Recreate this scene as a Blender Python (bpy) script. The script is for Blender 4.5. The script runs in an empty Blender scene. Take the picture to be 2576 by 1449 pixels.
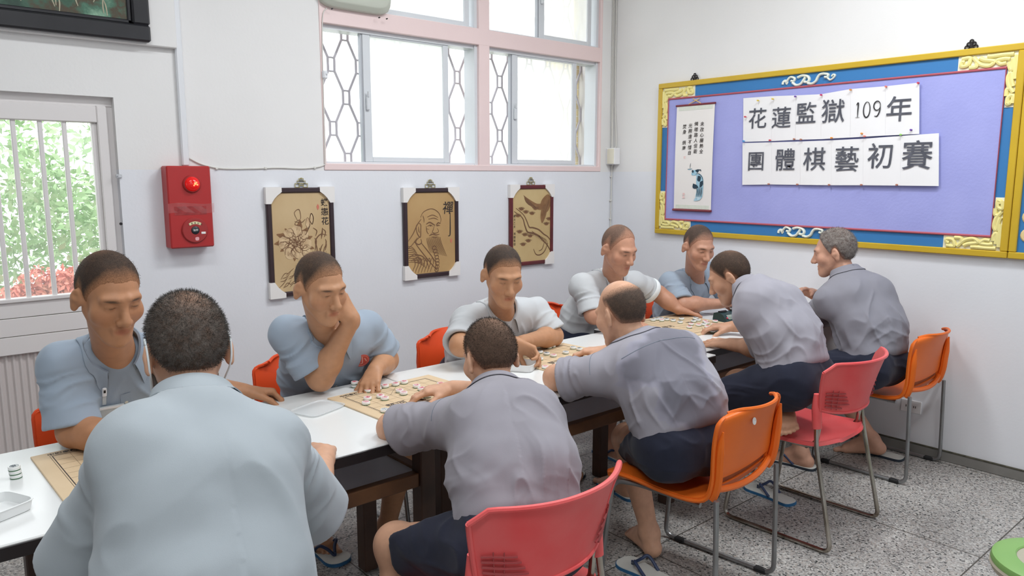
import bpy, math, random
import numpy as np
from mathutils import Vector, Matrix
from mathutils.bvhtree import BVHTree

random.seed(7)
rng = np.random.default_rng(7)
PI = math.pi
SC = bpy.context.scene
COL = SC.collection

# ------------------------------------------------------------------ camera
IMG_W, IMG_H, FPX = 2576.0, 1449.0, 1893.5
CAM_H = 1.55
PITCH = math.atan(283 / 1893.5)
YAW = math.atan2(2223, 283 * math.sin(PITCH) + 1893.5 * math.cos(PITCH))
FH = np.array([math.cos(YAW), math.sin(YAW), 0.0])
CR = np.array([math.sin(YAW), -math.cos(YAW), 0.0])
FW = FH * math.cos(PITCH) - np.array([0, 0, math.sin(PITCH)])
CU = FH * math.sin(PITCH) + np.array([0, 0, math.cos(PITCH)])
CC = np.array([0.0, 0.0, CAM_H])
cam_data = bpy.data.cameras.new('camera')
cam_data.sensor_width = 36.0
cam_data.lens = FPX / IMG_W * 36.0
cam_data.clip_start = 0.05
cam = bpy.data.objects.new('camera', cam_data)
COL.objects.link(cam)
cam.matrix_world = Matrix(((CR[0], CU[0], -FW[0], CC[0]), (CR[1], CU[1], -FW[1], CC[1]),
                           (CR[2], CU[2], -FW[2], CC[2]), (0, 0, 0, 1)))
SC.camera = cam

def ray(x, y):
    return CR * (x - IMG_W / 2) / FPX + CU * (IMG_H / 2 - y) / FPX + FW
def onz(x, y, z):
    d = ray(x, y); return CC + d * (z - CC[2]) / d[2]
def ony(x, y, Y):
    d = ray(x, y); return CC + d * (Y - CC[1]) / d[1]
def onx(x, y, X):
    d = ray(x, y); return CC + d * (X - CC[0]) / d[0]

# ------------------------------------------------------------------ world, lights, exposure
SC.view_settings.view_transform = 'Standard'
SC.view_settings.look = 'None'
SC.view_settings.gamma = 1.0
SC.view_settings.exposure = -0.08
SC.cycles.use_denoising = True
SC.cycles.max_bounces = 8
SC.cycles.diffuse_bounces = 4
SC.cycles.glossy_bounces = 3
SC.cycles.transmission_bounces = 6
SC.cycles.transparent_max_bounces = 12
SC.cycles.caustics_reflective = False
SC.cycles.caustics_refractive = False
SC.cycles.sample_clamp_indirect = 6.0
world = bpy.data.worlds.new('daylight'); SC.world = world
world.use_nodes = True
wn = world.node_tree
bg = wn.nodes['Background']
bg.inputs['Color'].default_value = (0.93, 0.97, 1.0, 1)
bg.inputs['Strength'].default_value = 3.0

def area_light(name, loc, size, size_y, power, color=(1, 1, 1), rot=(0, 0, 0)):
    d = bpy.data.lights.new(name, 'AREA'); d.shape = 'RECTANGLE'
    d.size = size; d.size_y = size_y; d.energy = power; d.color = color
    o = bpy.data.objects.new(name, d); COL.objects.link(o)
    o.location = loc; o.rotation_euler = rot
    return o
# unseen area lights added under the ceiling to brighten the walls and room
FILLC = (0.95, 0.98, 1.0)
area_light('ceiling_fill', (0.3, 2.2, 3.30), 1.2, 0.3, 20, FILLC)
area_light('ceiling_fill', (2.4, 2.2, 3.30), 1.2, 0.3, 37, FILLC)
area_light('ceiling_fill', (3.2, 1.0, 3.30), 0.3, 1.2, 44, FILLC)
area_light('ceiling_fill', (0.0, 0.0, 3.30), 1.2, 0.3, 46, FILLC)

# ------------------------------------------------------------------ materials
MATS = {}
def mat(name, color, rough=0.6, metal=0.0, spec=0.5, bump=None, var=None, alpha=1.0, trans=0.0, emit=None, coat=0.0, sheen=0.0):
    """principled material; bump=(scale,strength), var=(scale,amount,color2) add procedural noise"""
    if name in MATS: return MATS[name]
    m = bpy.data.materials.new(name); m.use_nodes = True
    nt = m.node_tree; p = nt.nodes['Principled BSDF']
    p.inputs['Base Color'].default_value = (*color, 1)
    p.inputs['Roughness'].default_value = rough
    p.inputs['Metallic'].default_value = metal
    p.inputs['Specular IOR Level'].default_value = spec
    p.inputs['Alpha'].default_value = alpha
    p.inputs['Transmission Weight'].default_value = trans
    p.inputs['Coat Weight'].default_value = coat
    p.inputs['Sheen Weight'].default_value = sheen
    tc = nt.nodes.new('ShaderNodeTexCoord')
    if var:
        n = nt.nodes.new('ShaderNodeTexNoise'); n.inputs['Scale'].default_value = var[0]; n.inputs['Detail'].default_value = 5
        nt.links.new(tc.outputs['Object'], n.inputs['Vector'])
        mx = nt.nodes.new('ShaderNodeMix'); mx.data_type = 'RGBA'
        mx.inputs['A'].default_value = (*color, 1); mx.inputs['B'].default_value = (*var[2], 1)
        rp = nt.nodes.new('ShaderNodeMapRange'); rp.inputs['From Min'].default_value = 0.35; rp.inputs['From Max'].default_value = 0.7
        rp.inputs['To Max'].default_value = var[1]
        nt.links.new(n.outputs['Fac'], rp.inputs['Value']); nt.links.new(rp.outputs['Result'], mx.inputs['Factor'])
        nt.links.new(mx.outputs['Result'], p.inputs['Base Color'])
    if bump:
        n2 = nt.nodes.new('ShaderNodeTexNoise'); n2.inputs['Scale'].default_value = bump[0]; n2.inputs['Detail'].default_value = 4
        nt.links.new(tc.outputs['Object'], n2.inputs['Vector'])
        b = nt.nodes.new('ShaderNodeBump'); b.inputs['Strength'].default_value = bump[1]; b.inputs['Distance'].default_value = 0.004
        nt.links.new(n2.outputs['Fac'], b.inputs['Height']); nt.links.new(b.outputs['Normal'], p.inputs['Normal'])
    if emit:
        p.inputs['Emission Color'].default_value = (*emit[0], 1); p.inputs['Emission Strength'].default_value = emit[1]
    MATS[name] = m
    return m
def S(r, g, b):
    """sRGB 0-255 to linear"""
    f = lambda c: (c / 255 / 12.92) if c <= 10 else ((c / 255 + 0.055) / 1.055) ** 2.4
    return (f(r), f(g), f(b))
def attr_mat(name, rough, bump=None, spec=0.4, noise=None, sheen=0.0):
    """material whose base colour is the mesh's own colour attribute 'Col' with fine procedural mottling"""
    if name in MATS: return MATS[name]
    m = bpy.data.materials.new(name); m.use_nodes = True
    nt = m.node_tree; p = nt.nodes['Principled BSDF']
    a = nt.nodes.new('ShaderNodeAttribute'); a.attribute_name = 'Col'
    tc = nt.nodes.new('ShaderNodeTexCoord')
    n = nt.nodes.new('ShaderNodeTexNoise'); n.inputs['Scale'].default_value = noise[0]; n.inputs['Detail'].default_value = 6
    nt.links.new(tc.outputs['Object'], n.inputs['Vector'])
    rp = nt.nodes.new('ShaderNodeMapRange'); rp.inputs['From Min'].default_value = 0.3; rp.inputs['From Max'].default_value = 0.7
    rp.inputs['To Min'].default_value = 1 - noise[1]; rp.inputs['To Max'].default_value = 1 + noise[1]
    nt.links.new(n.outputs['Fac'], rp.inputs['Value'])
    mu = nt.nodes.new('ShaderNodeVectorMath'); mu.operation = 'SCALE'
    nt.links.new(a.outputs['Color'], mu.inputs[0]); nt.links.new(rp.outputs['Result'], mu.inputs['Scale'])
    nt.links.new(mu.outputs['Vector'], p.inputs['Base Color'])
    p.inputs['Roughness'].default_value = rough; p.inputs['Specular IOR Level'].default_value = spec
    p.inputs['Sheen Weight'].default_value = sheen
    if bump:
        n2 = nt.nodes.new('ShaderNodeTexNoise'); n2.inputs['Scale'].default_value = bump[0]; n2.inputs['Detail'].default_value = 4
        nt.links.new(tc.outputs['Object'], n2.inputs['Vector'])
        b = nt.nodes.new('ShaderNodeBump'); b.inputs['Strength'].default_value = bump[1]; b.inputs['Distance'].default_value = bump[2]
        nt.links.new(n2.outputs['Fac'], b.inputs['Height']); nt.links.new(b.outputs['Normal'], p.inputs['Normal'])
    MATS[name] = m
    return m

# ------------------------------------------------------------------ mesh helpers
def tag(o, label=None, cat=None, group=None, kind=None):
    if label: o['label'] = label
    if cat: o['category'] = cat
    if group: o['group'] = group
    if kind: o['kind'] = kind
    return o
def thing(name, label, cat, loc=(0, 0, 0), rz=0.0, group=None):
    o = bpy.data.objects.new(name, None); COL.objects.link(o)
    o.empty_display_size = 0.05
    o.location = loc; o.rotation_euler = (0, 0, rz)
    return tag(o, label, cat, group)
def mesh_np(name, V, Q):
    """mesh from numpy verts (n,3) and faces (m,3 or 4)"""
    me = bpy.data.meshes.new(name)
    V = np.asarray(V, np.float32); Q = np.asarray(Q, np.int32)
    k = Q.shape[1]
    me.vertices.add(len(V)); me.vertices.foreach_set('co', V.ravel())
    me.loops.add(Q.size); me.loops.foreach_set('vertex_index', Q.ravel())
    me.polygons.add(len(Q)); me.polygons.foreach_set('loop_start', np.arange(0, Q.size, k, dtype=np.int32))
    me.update(calc_edges=True); me.validate()
    return me
def set_col(me, C):
    a = me.color_attributes.new('Col', 'FLOAT_COLOR', 'POINT')
    C4 = np.ones((len(C), 4), np.float32); C4[:, :3] = C
    a.data.foreach_set('color', C4.ravel())
def smooth(me, on=True):
    me.polygons.foreach_set('use_smooth', np.full(len(me.polygons), on))
def link(name, me, m=None, parent=None, loc=None):
    o = bpy.data.objects.new(name, me); COL.objects.link(o)
    if m: me.materials.append(m)
    if parent: o.parent = parent
    if loc is not None: o.location = loc
    return o

def rotm(axis, ang):
    return np.array(Matrix.Rotation(ang, 3, Vector(axis)))
def nrm(v):
    v = np.asarray(v, float); return v / (np.linalg.norm(v) + 1e-12)
def basis(d, ref=(0, 0, 1)):
    d = nrm(d); ref = np.asarray(ref, float)
    if abs(d @ ref) > 0.98: ref = np.array([1.0, 0, 0])
    u = nrm(np.cross(ref, d)); v = np.cross(d, u)
    return u, v, d

class MB:
    """collects shapes, links them as ONE mesh object"""
    def __init__(self): self.v = []; self.f = []
    def add(self, V, F, M=None, t=None):
        V = np.asarray(V, float)
        if M is not None: V = V @ np.asarray(M, float).T
        if t is not None: V = V + np.asarray(t, float)
        n = len(self.v); self.v += [tuple(p) for p in V]; self.f += [tuple(i + n for i in q) for q in F]
        return self
    def box(self, c, s, bev=0.0, M=None):
        c = np.asarray(c, float); h = np.asarray(s, float) / 2
        b = min(bev, h.min() * 0.9)
        if b <= 0:
            V = [(sx * h[0], sy * h[1], sz * h[2]) for sx in (-1, 1) for sy in (-1, 1) for sz in (-1, 1)]
            F = [(0, 1, 3, 2), (4, 6, 7, 5), (0, 4, 5, 1), (2, 3, 7, 6), (0, 2, 6, 4), (1, 5, 7, 3)]
        else:
            V = []; idx = {}
            for sx in (-1, 1):
                for sy in (-1, 1):
                    for sz in (-1, 1):
                        for a in range(3):
                            p = np.array([sx, sy, sz]) * (h - b); p[a] = (sx, sy, sz)[a] * h[a]
                            idx[(sx, sy, sz, a)] = len(V); V.append(p)
            F = []
            for a in range(3):
                o1, o2 = [(1, 2), (2, 0), (0, 1)][a]
                for s1 in (-1, 1):
                    q = []
                    for u, w in ((-1, -1), (1, -1), (1, 1), (-1, 1)):
                        k = [0, 0, 0]; k[a] = s1; k[o1] = u; k[o2] = w; q.append(idx[(*k, a)])
                    F.append(tuple(q if s1 > 0 else q[::-1]))
                for u in (-1, 1):
                    for w in (-1, 1):
                        k0 = [0, 0, 0]; k1 = [0, 0, 0]
                        k0[a] = -1; k1[a] = 1; k0[o1] = k1[o1] = u; k0[o2] = k1[o2] = w
                        q = [idx[(*k0, o1)], idx[(*k1, o1)], idx[(*k1, o2)], idx[(*k0, o2)]]
                        F.append(tuple(q if u * w < 0 else q[::-1]))
            for sx in (-1, 1):
                for sy in (-1, 1):
                    for sz in (-1, 1):
                        q = [idx[(sx, sy, sz, 0)], idx[(sx, sy, sz, 1)], idx[(sx, sy, sz, 2)]]
                        F.append(tuple(q if sx * sy * sz > 0 else q[::-1]))
        return self.add(V, F, M, c)
    def box2(self, lo, hi, bev=0.0):
        lo = np.asarray(lo, float); hi = np.asarray(hi, float)
        return self.box((lo + hi) / 2, hi - lo, bev)
    def cyl(self, a, b, r0, r1=None, n=16, cap=True):
        r1 = r0 if r1 is None else r1
        a = np.asarray(a, float); b = np.asarray(b, float); u, v, d = basis(b - a)
        ang = np.arange(n) * 2 * math.pi / n
        V = [a + r0 * (math.cos(t) * u + math.sin(t) * v) for t in ang] + [b + r1 * (math.cos(t) * u + math.sin(t) * v) for t in ang]
        F = [(i, (i + 1) % n, n + (i + 1) % n, n + i) for i in range(n)]
        if cap: F += [tuple(range(n))[::-1], tuple(range(n, 2 * n))]
        return self.add(V, F)
    def tube(self, pts, r, n=8, closed=False, flat=1.0, cap=True):
        P = [np.asarray(p, float) for p in pts]; N = len(P)
        rr = r if hasattr(r, '__len__') else [r] * N
        T = [nrm(P[(i + 1) % N] - P[i - 1]) if (closed or 0 < i < N - 1) else (nrm(P[1] - P[0]) if i == 0 else nrm(P[-1] - P[-2])) for i in range(N)]
        u, v, _ = basis(T[0]); V = []
        for i in range(N):
            u = nrm(u - T[i] * (u @ T[i])); v = np.cross(T[i], u)
            for k in range(n):
                t = 2 * math.pi * k / n; V.append(P[i] + rr[i] * (math.cos(t) * u + math.sin(t) * v * flat))
        F = []
        for i in range(N if closed else N - 1):
            j = (i + 1) % N
            for k in range(n):
                F.append((i * n + k, i * n + (k + 1) % n, j * n + (k + 1) % n, j * n + k))
        if not closed and cap: F += [tuple(range(n))[::-1], tuple(range((N - 1) * n, N * n))]
        return self.add(V, F)
    def lathe(self, prof, n=24, c=(0, 0, 0), M=None, cap=True):
        V = []; m = len(prof)
        for k in range(n):
            t = 2 * math.pi * k / n
            for r, z in prof: V.append((r * math.cos(t), r * math.sin(t), z))
        F = [(k * m + i, ((k + 1) % n) * m + i, ((k + 1) % n) * m + i + 1, k * m + i + 1) for k in range(n) for i in range(m - 1)]
        if cap:
            F += [tuple(k * m for k in range(n))[::-1], tuple(k * m + m - 1 for k in range(n))]
        return self.add(V, F, M, c)
    def sphere(self, c, r, n=16, M=None):
        rr = np.asarray(r if hasattr(r, '__len__') else (r, r, r), float)
        V = []; m = n // 2
        for i in range(m + 1):
            th = math.pi * i / m
            for k in range(n):
                ph = 2 * math.pi * k / n
                V.append(rr * np.array([math.sin(th) * math.cos(ph), math.sin(th) * math.sin(ph), math.cos(th)]))
        F = [(i * n + k, (i + 1) * n + k, (i + 1) * n + (k + 1) % n, i * n + (k + 1) % n) for i in range(m) for k in range(n)]
        return self.add(V, F, M, c)
    def prism(self, poly, lo, hi, axes=(0, 1, 2)):
        """polygon in plane axes[0],axes[1] extruded lo..hi along axes[2]"""
        n = len(poly); V = []
        for z in (lo, hi):
            for p in poly:
                q = [0, 0, 0]; q[axes[0]] = p[0]; q[axes[1]] = p[1]; q[axes[2]] = z; V.append(q)
        F = [tuple(range(n))[::-1], tuple(range(n, 2 * n))] + [(i, (i + 1) % n, n + (i + 1) % n, n + i) for i in range(n)]
        return self.add(V, F)
    def grid(self, fn, nu, nv, thick=0.0, nrm_off=None):
        """surface fn(u,v) u,v in 0..1; with thick>0 a closed shell along nrm_off(u,v) or computed normals"""
        P = np.array([[fn(i / nu, j / nv) for j in range(nv + 1)] for i in range(nu + 1)], float)
        F = [(i * (nv + 1) + j, (i + 1) * (nv + 1) + j, (i + 1) * (nv + 1) + j + 1, i * (nv + 1) + j + 1) for i in range(nu) for j in range(nv)]
        V = P.reshape(-1, 3)
        if thick == 0: return self.add(V, F)
        du = np.gradient(P, axis=0); dv = np.gradient(P, axis=1)
        N = np.cross(du, dv); N /= (np.linalg.norm(N, axis=2, keepdims=True) + 1e-12)
        V2 = (P - N * thick).reshape(-1, 3); n = len(V)
        F2 = [tuple(i + n for i in q)[::-1] for q in F]
        w = nv + 1; B = []
        B += [(j, j + 1) for j in range(nv)]
        B += [(nu * w + j + 1, nu * w + j) for j in range(nv)]
        B += [((i + 1) * w, i * w) for i in range(nu)]
        B += [(i * w + nv, (i + 1) * w + nv) for i in range(nu)]
        F3 = [(a, b, b + n, a + n) for a, b in B]
        return self.add(np.vstack([V, V2]), F + F2 + F3)
    def build(self, name, m, parent=None, sm=True, label=None, loc=None, world=True, angle=35, kind=None, cat=None, group=None):
        me = bpy.data.meshes.new(name)
        V = np.asarray(self.v, float)
        if parent is not None and world: V = V - world_loc(parent)
        me.from_pydata([tuple(p) for p in V], [], self.f)
        if sm:
            smooth(me); me.set_sharp_from_angle(angle=math.radians(angle))
        o = link(name, me, m, parent, loc)
        tag(o, label, cat, group, kind)
        return o
def world_loc(o):
    v = np.array(o.location, float)
    while o.parent: o = o.parent; v = v + np.array(o.location, float)
    return v
def copy_tree(o, parent=None):
    c = o.copy(); COL.objects.link(c)
    if parent: c.parent = parent
    for ch in list(o.children): copy_tree(ch, c)
    return c
def retag(o, label, group=None):
    o['label'] = label
    if group: o['group'] = group
    return o
def bez(p0, p1, p2, p3, n=10):
    t = np.linspace(0, 1, n)[:, None]; p0, p1, p2, p3 = [np.asarray(p, float) for p in (p0, p1, p2, p3)]
    return (1 - t) ** 3 * p0 + 3 * (1 - t) ** 2 * t * p1 + 3 * (1 - t) * t ** 2 * p2 + t ** 3 * p3
def spline(pts, n=8):
    """Catmull-Rom through points"""
    P = [np.asarray(p, float) for p in pts]; P = [2 * P[0] - P[1]] + P + [2 * P[-1] - P[-2]]
    out = []
    for i in range(1, len(P) - 2):
        for k in range(n):
            t = k / n; a, b, c, d = P[i - 1], P[i], P[i + 1], P[i + 2]
            out.append(0.5 * (2 * b + (c - a) * t + (2 * a - 5 * b + 4 * c - d) * t * t + (3 * b - a - 3 * c + d) * t ** 3))
    out.append(P[-2]); return out
def fillet(pts, r=0.04, n=6):
    """polyline with rounded corners"""
    P = [np.asarray(p, float) for p in pts]; out = [P[0]]
    for i in range(1, len(P) - 1):
        a = nrm(P[i - 1] - P[i]); b = nrm(P[i + 1] - P[i])
        rr = min(r, np.linalg.norm(P[i - 1] - P[i]) * .49, np.linalg.norm(P[i + 1] - P[i]) * .49)
        s, e = P[i] + a * rr, P[i] + b * rr
        for k in range(n + 1):
            t = k / n; out.append((1 - t) ** 2 * s + 2 * (1 - t) * t * P[i] + t * t * e)
    out.append(P[-1]); return out
_TXT = {}
def text_geo(body, size=1.0, align='CENTER', extrude=0.0, shear=0.0, bold=0.0):
    """tessellated lettering as (verts, faces), centred on origin in the XY plane"""
    key = (body, size, align, extrude, shear, bold)
    if key in _TXT: return _TXT[key]
    cu = bpy.data.curves.new('lettering', 'FONT'); cu.body = body; cu.size = size
    cu.align_x = align; cu.align_y = 'CENTER'; cu.extrude = extrude; cu.shear = shear; cu.offset = bold
    cu.resolution_u = 3
    o = bpy.data.objects.new('lettering', cu); COL.objects.link(o)
    dg = bpy.context.evaluated_depsgraph_get(); dg.update()
    me = bpy.data.meshes.new_from_object(o.evaluated_get(dg))
    V = [tuple(v.co) for v in me.vertices]; F = [tuple(p.vertices) for p in me.polygons]
    bpy.data.objects.remove(o); bpy.data.curves.remove(cu); bpy.data.meshes.remove(me)
    _TXT[key] = (V, F); return V, F
def frame_m(right, up):
    """3x3 mapping local x->right, y->up, z->right x up"""
    r = nrm(right); u = nrm(up); return np.array([r, u, np.cross(r, u)]).T
# ------------------------------------------------------------------ room shell
X0, Y0, ZC = 4.38, 3.92, 3.35      # right wall plane, window wall plane, ceiling height
TZ = 0.715                          # table top height
def bw(x, y, d=0.0): return ony(x, y, Y0 - d)
def rw(x, y, d=0.0): return onx(x, y, X0 - d)

def wall_material(name):
    m = bpy.data.materials.new(name); m.use_nodes = True
    nt = m.node_tree; p = nt.nodes['Principled BSDF']; p.inputs['Roughness'].default_value = 0.55
    p.inputs['Specular IOR Level'].default_value = 0.25
    g = nt.nodes.new('ShaderNodeNewGeometry'); sp = nt.nodes.new('ShaderNodeSeparateXYZ')
    nt.links.new(g.outputs['Position'], sp.inputs['Vector'])
    st = nt.nodes.new('ShaderNodeMath'); st.operation = 'GREATER_THAN'; st.inputs[1].default_value = 1.578
    nt.links.new(sp.outputs['Z'], st.inputs[0])
    mx = nt.nodes.new('ShaderNodeMix'); mx.data_type = 'RGBA'
    mx.inputs['A'].default_value = (*S(229, 231, 236), 1)      # lower paint, a little cooler
    mx.inputs['B'].default_value = (*S(232, 231, 230), 1)      # upper paint
    nt.links.new(st.outputs[0], mx.inputs['Factor'])
    n = nt.nodes.new('ShaderNodeTexNoise'); n.inputs['Scale'].default_value = 1.7; n.inputs['Detail'].default_value = 6
    nt.links.new(g.outputs['Position'], n.inputs['Vector'])
    rp = nt.nodes.new('ShaderNodeMapRange'); rp.inputs['From Min'].default_value = 0.3; rp.inputs['From Max'].default_value = 0.7
    rp.inputs['To Min'].default_value = 0.97; rp.inputs['To Max'].default_value = 1.02
    nt.links.new(n.outputs['Fac'], rp.inputs['Value'])
    mu = nt.nodes.new('ShaderNodeVectorMath'); mu.operation = 'SCALE'
    nt.links.new(mx.outputs['Result'], mu.inputs[0]); nt.links.new(rp.outputs['Result'], mu.inputs['Scale'])
    nt.links.new(mu.outputs['Vector'], p.inputs['Base Color'])
    n2 = nt.nodes.new('ShaderNodeTexNoise'); n2.inputs['Scale'].default_value = 60; n2.inputs['Detail'].default_value = 3
    nt.links.new(g.outputs['Position'], n2.inputs['Vector'])
    b = nt.nodes.new('ShaderNodeBump'); b.inputs['Strength'].default_value = 0.12; b.inputs['Distance'].default_value = 0.004
    nt.links.new(n2.outputs['Fac'], b.inputs['Height']); nt.links.new(b.outputs['Normal'], p.inputs['Normal'])
    return m
M_wall = wall_material('painted_plaster')
M_ceil = mat('ceiling_paint', S(232, 232, 230), 0.8, bump=(40, 0.1))

def floor_material():
    m = bpy.data.materials.new('terrazzo'); m.use_nodes = True
    nt = m.node_tree; L = nt.links.new; p = nt.nodes['Principled BSDF']
    g = nt.nodes.new('ShaderNodeNewGeometry')
    def vor(scale, off):
        ma = nt.nodes.new('ShaderNodeMapping'); ma.inputs['Location'].default_value = off
        L(g.outputs['Position'], ma.inputs['Vector'])
        nz = nt.nodes.new('ShaderNodeTexNoise'); nz.inputs['Scale'].default_value = scale * .8
        L(ma.outputs['Vector'], nz.inputs['Vector'])
        ad = nt.nodes.new('ShaderNodeVectorMath'); ad.operation = 'MULTIPLY_ADD'
        ad.inputs[1].default_value = (0.012, 0.012, 0); L(nz.outputs['Color'], ad.inputs[0]); L(ma.outputs['Vector'], ad.inputs[2])
        v = nt.nodes.new('ShaderNodeTexVoronoi'); v.inputs['Scale'].default_value = scale
        L(ad.outputs['Vector'], v.inputs['Vector']); return v
    v1 = vor(70, (0, 0, 0)); v2 = vor(150, (3.1, 1.7, 0))
    def chips(v, stops):
        sp = nt.nodes.new('ShaderNodeSeparateColor'); L(v.outputs['Color'], sp.inputs['Color'])
        r = nt.nodes.new('ShaderNodeValToRGB'); r.color_ramp.interpolation = 'CONSTANT'
        e = r.color_ramp.elements; e[0].position = 0; e[0].color = (*stops[0][1], 1); e[1].position = stops[1][0]; e[1].color = (*stops[1][1], 1)
        for pos, c in stops[2:]:
            q = e.new(pos); q.color = (*c, 1)
        L(sp.outputs['Red'], r.inputs['Fac']); return r
    c1 = chips(v1, [(0, S(168, 166, 162)), (.22, S(186, 185, 180)), (.42, S(150, 148, 145)), (.55, S(200, 199, 194)), (.70, S(172, 164, 158)), (.84, S(128, 128, 126)), (.93, S(84, 88, 88))])
    c2 = chips(v2, [(0, S(172, 170, 166)), (.3, S(158, 155, 152)), (.5, S(192, 190, 186)), (.72, S(120, 120, 118)), (.84, S(166, 158, 150)), (.94, S(66, 70, 70))])
    mx = nt.nodes.new('ShaderNodeMix'); mx.data_type = 'RGBA'
    gt = nt.nodes.new('ShaderNodeMath'); gt.operation = 'GREATER_THAN'; gt.inputs[1].default_value = 0.36
    mu = nt.nodes.new('ShaderNodeMath'); mu.operation = 'MULTIPLY'; mu.inputs[1].default_value = 1.0
    L(v1.outputs['Distance'], gt.inputs[0]); L(gt.outputs[0], mu.inputs[0])
    L(mu.outputs[0], mx.inputs['Factor']); L(c1.outputs['Color'], mx.inputs['A']); L(c2.outputs['Color'], mx.inputs['B'])
    # dirt clouds
    n = nt.nodes.new('ShaderNodeTexNoise'); n.inputs['Scale'].default_value = 2.2; n.inputs['Detail'].default_value = 7
    L(g.outputs['Position'], n.inputs['Vector'])
    rp = nt.nodes.new('ShaderNodeMapRange'); rp.inputs['From Min'].default_value = .3; rp.inputs['From Max'].default_value = .7
    rp.inputs['To Min'].default_value = .86; rp.inputs['To Max'].default_value = 1.05; L(n.outputs['Fac'], rp.inputs['Value'])
    sc = nt.nodes.new('ShaderNodeVectorMath'); sc.operation = 'SCALE'; L(mx.outputs['Result'], sc.inputs[0]); L(rp.outputs['Result'], sc.inputs['Scale'])
    # dividing joints about every metre
    sp = nt.nodes.new('ShaderNodeSeparateXYZ'); L(g.outputs['Position'], sp.inputs['Vector'])
    def joint(out, off, per):
        a = nt.nodes.new('ShaderNodeMath'); a.operation = 'SUBTRACT'; a.inputs[1].default_value = off; L(sp.outputs[out], a.inputs[0])
        w = nt.nodes.new('ShaderNodeMath'); w.operation = 'PINGPONG'; w.inputs[1].default_value = per / 2; L(a.outputs[0], w.inputs[0])
        l = nt.nodes.new('ShaderNodeMath'); l.operation = 'LESS_THAN'; l.inputs[1].default_value = 0.0028; L(w.outputs[0], l.inputs[0]); return l
    j1 = joint('X', 2.355, 0.99); j2 = joint('Y', 0.935, 0.93)
    mxm = nt.nodes.new('ShaderNodeMath'); mxm.operation = 'MAXIMUM'; L(j1.outputs[0], mxm.inputs[0]); L(j2.outputs[0], mxm.inputs[1])
    m2 = nt.nodes.new('ShaderNodeMix'); m2.data_type = 'RGBA'; m2.inputs['B'].default_value = (*S(78, 74, 68), 1)
    L(mxm.outputs[0], m2.inputs['Factor']); L(sc.outputs['Vector'], m2.inputs['A'])
    L(m2.outputs['Result'], p.inputs['Base Color'])
    p.inputs['Roughness'].default_value = 0.42; p.inputs['Specular IOR Level'].default_value = 0.35
    return m
M_floor = floor_material()
MB().box2((-4, -4.5, -0.1), (X0 + .25, Y0 + .25, 0)).build('floor', M_floor, sm=False, kind='structure')
MB().box2((-4, -4.5, ZC), (X0 + .25, Y0 + .25, ZC + .1)).build('ceiling', M_ceil, sm=False, kind='structure')
MB().box2((X0, -4.5, 0), (X0 + .25, Y0 + .25, ZC)).build('wall_right', M_wall, sm=False, kind='structure')

# window wall with the door opening and the window opening
DX0, DX1, DZ = -0.45, bw(285, 245)[0], bw(285, 245)[2]
WX0, WX1 = bw(811, 300)[0], bw(1512, 300)[0]
WZ0, WZ1 = bw(818, 428)[2], 3.1
WT = 0.24
w = MB()
w.box2((-4, Y0, 0), (DX0, Y0 + WT, ZC)); w.box2((DX0, Y0, DZ), (DX1, Y0 + WT, ZC))
w.box2((DX1, Y0, 0), (WX0, Y0 + WT, ZC)); w.box2((WX0, Y0, 0), (WX1, Y0 + WT, WZ0))
w.box2((WX0, Y0, WZ1), (WX1, Y0 + WT, ZC)); w.box2((WX1, Y0, 0), (X0, Y0 + WT, ZC))
w.build('wall_back', M_wall, sm=False, kind='structure')
# the walls behind and beside the camera, with openings added to tune the daylight
b_ = MB(); b_.box2((-4.2, -4.7, 0), (X0 + .25, -4.5, 1.7)); b_.box2((-4.2, -4.7, 2.7), (X0 + .25, -4.5, ZC))
for x in (-4.2, -1.2, 1.6, X0 - .05): b_.box2((x, -4.7, 1.7), (x + .6, -4.5, 2.7))
b_.build('wall_front', M_wall, sm=False, kind='structure')
l_ = MB(); l_.box2((-4.2, -4.5, 0), (-4, Y0 + WT, ZC))
l_.build('wall_left', M_wall, sm=False, kind='structure')
# projecting boxed panel above the door that carries the painting
PX1, PZ0 = bw(440, 122)[0], bw(440, 124)[2]
MB().box2((-0.9, Y0 - .035, PZ0), (PX1, Y0, ZC), .004).build('trim_1', M_wall, kind='structure')
# skirting
M_skirt = mat('skirting_cement', S(132, 130, 126), 0.7, var=(6, .5, S(104, 102, 96)), bump=(90, .2))
s = MB(); s.box2((X0 - .012, -4.5, 0), (X0, Y0, .055), .003); s.build('baseboard_right', M_skirt, kind='structure')
M_skirtline = mat('dark_skirting_line', S(60, 58, 46), 0.9, var=(30, .6, S(110, 106, 92)))  # dark mottled line along the top of the skirting
MB().box2((X0 - .014, -4.5, .055), (X0, Y0, .060)).build('trim_2', M_skirtline, kind='structure')
MB().box2((DX1 + .0, Y0 - .012, 0), (X0 - .013, Y0, .055), .003).build('baseboard_back', M_skirt, kind='structure')

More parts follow.
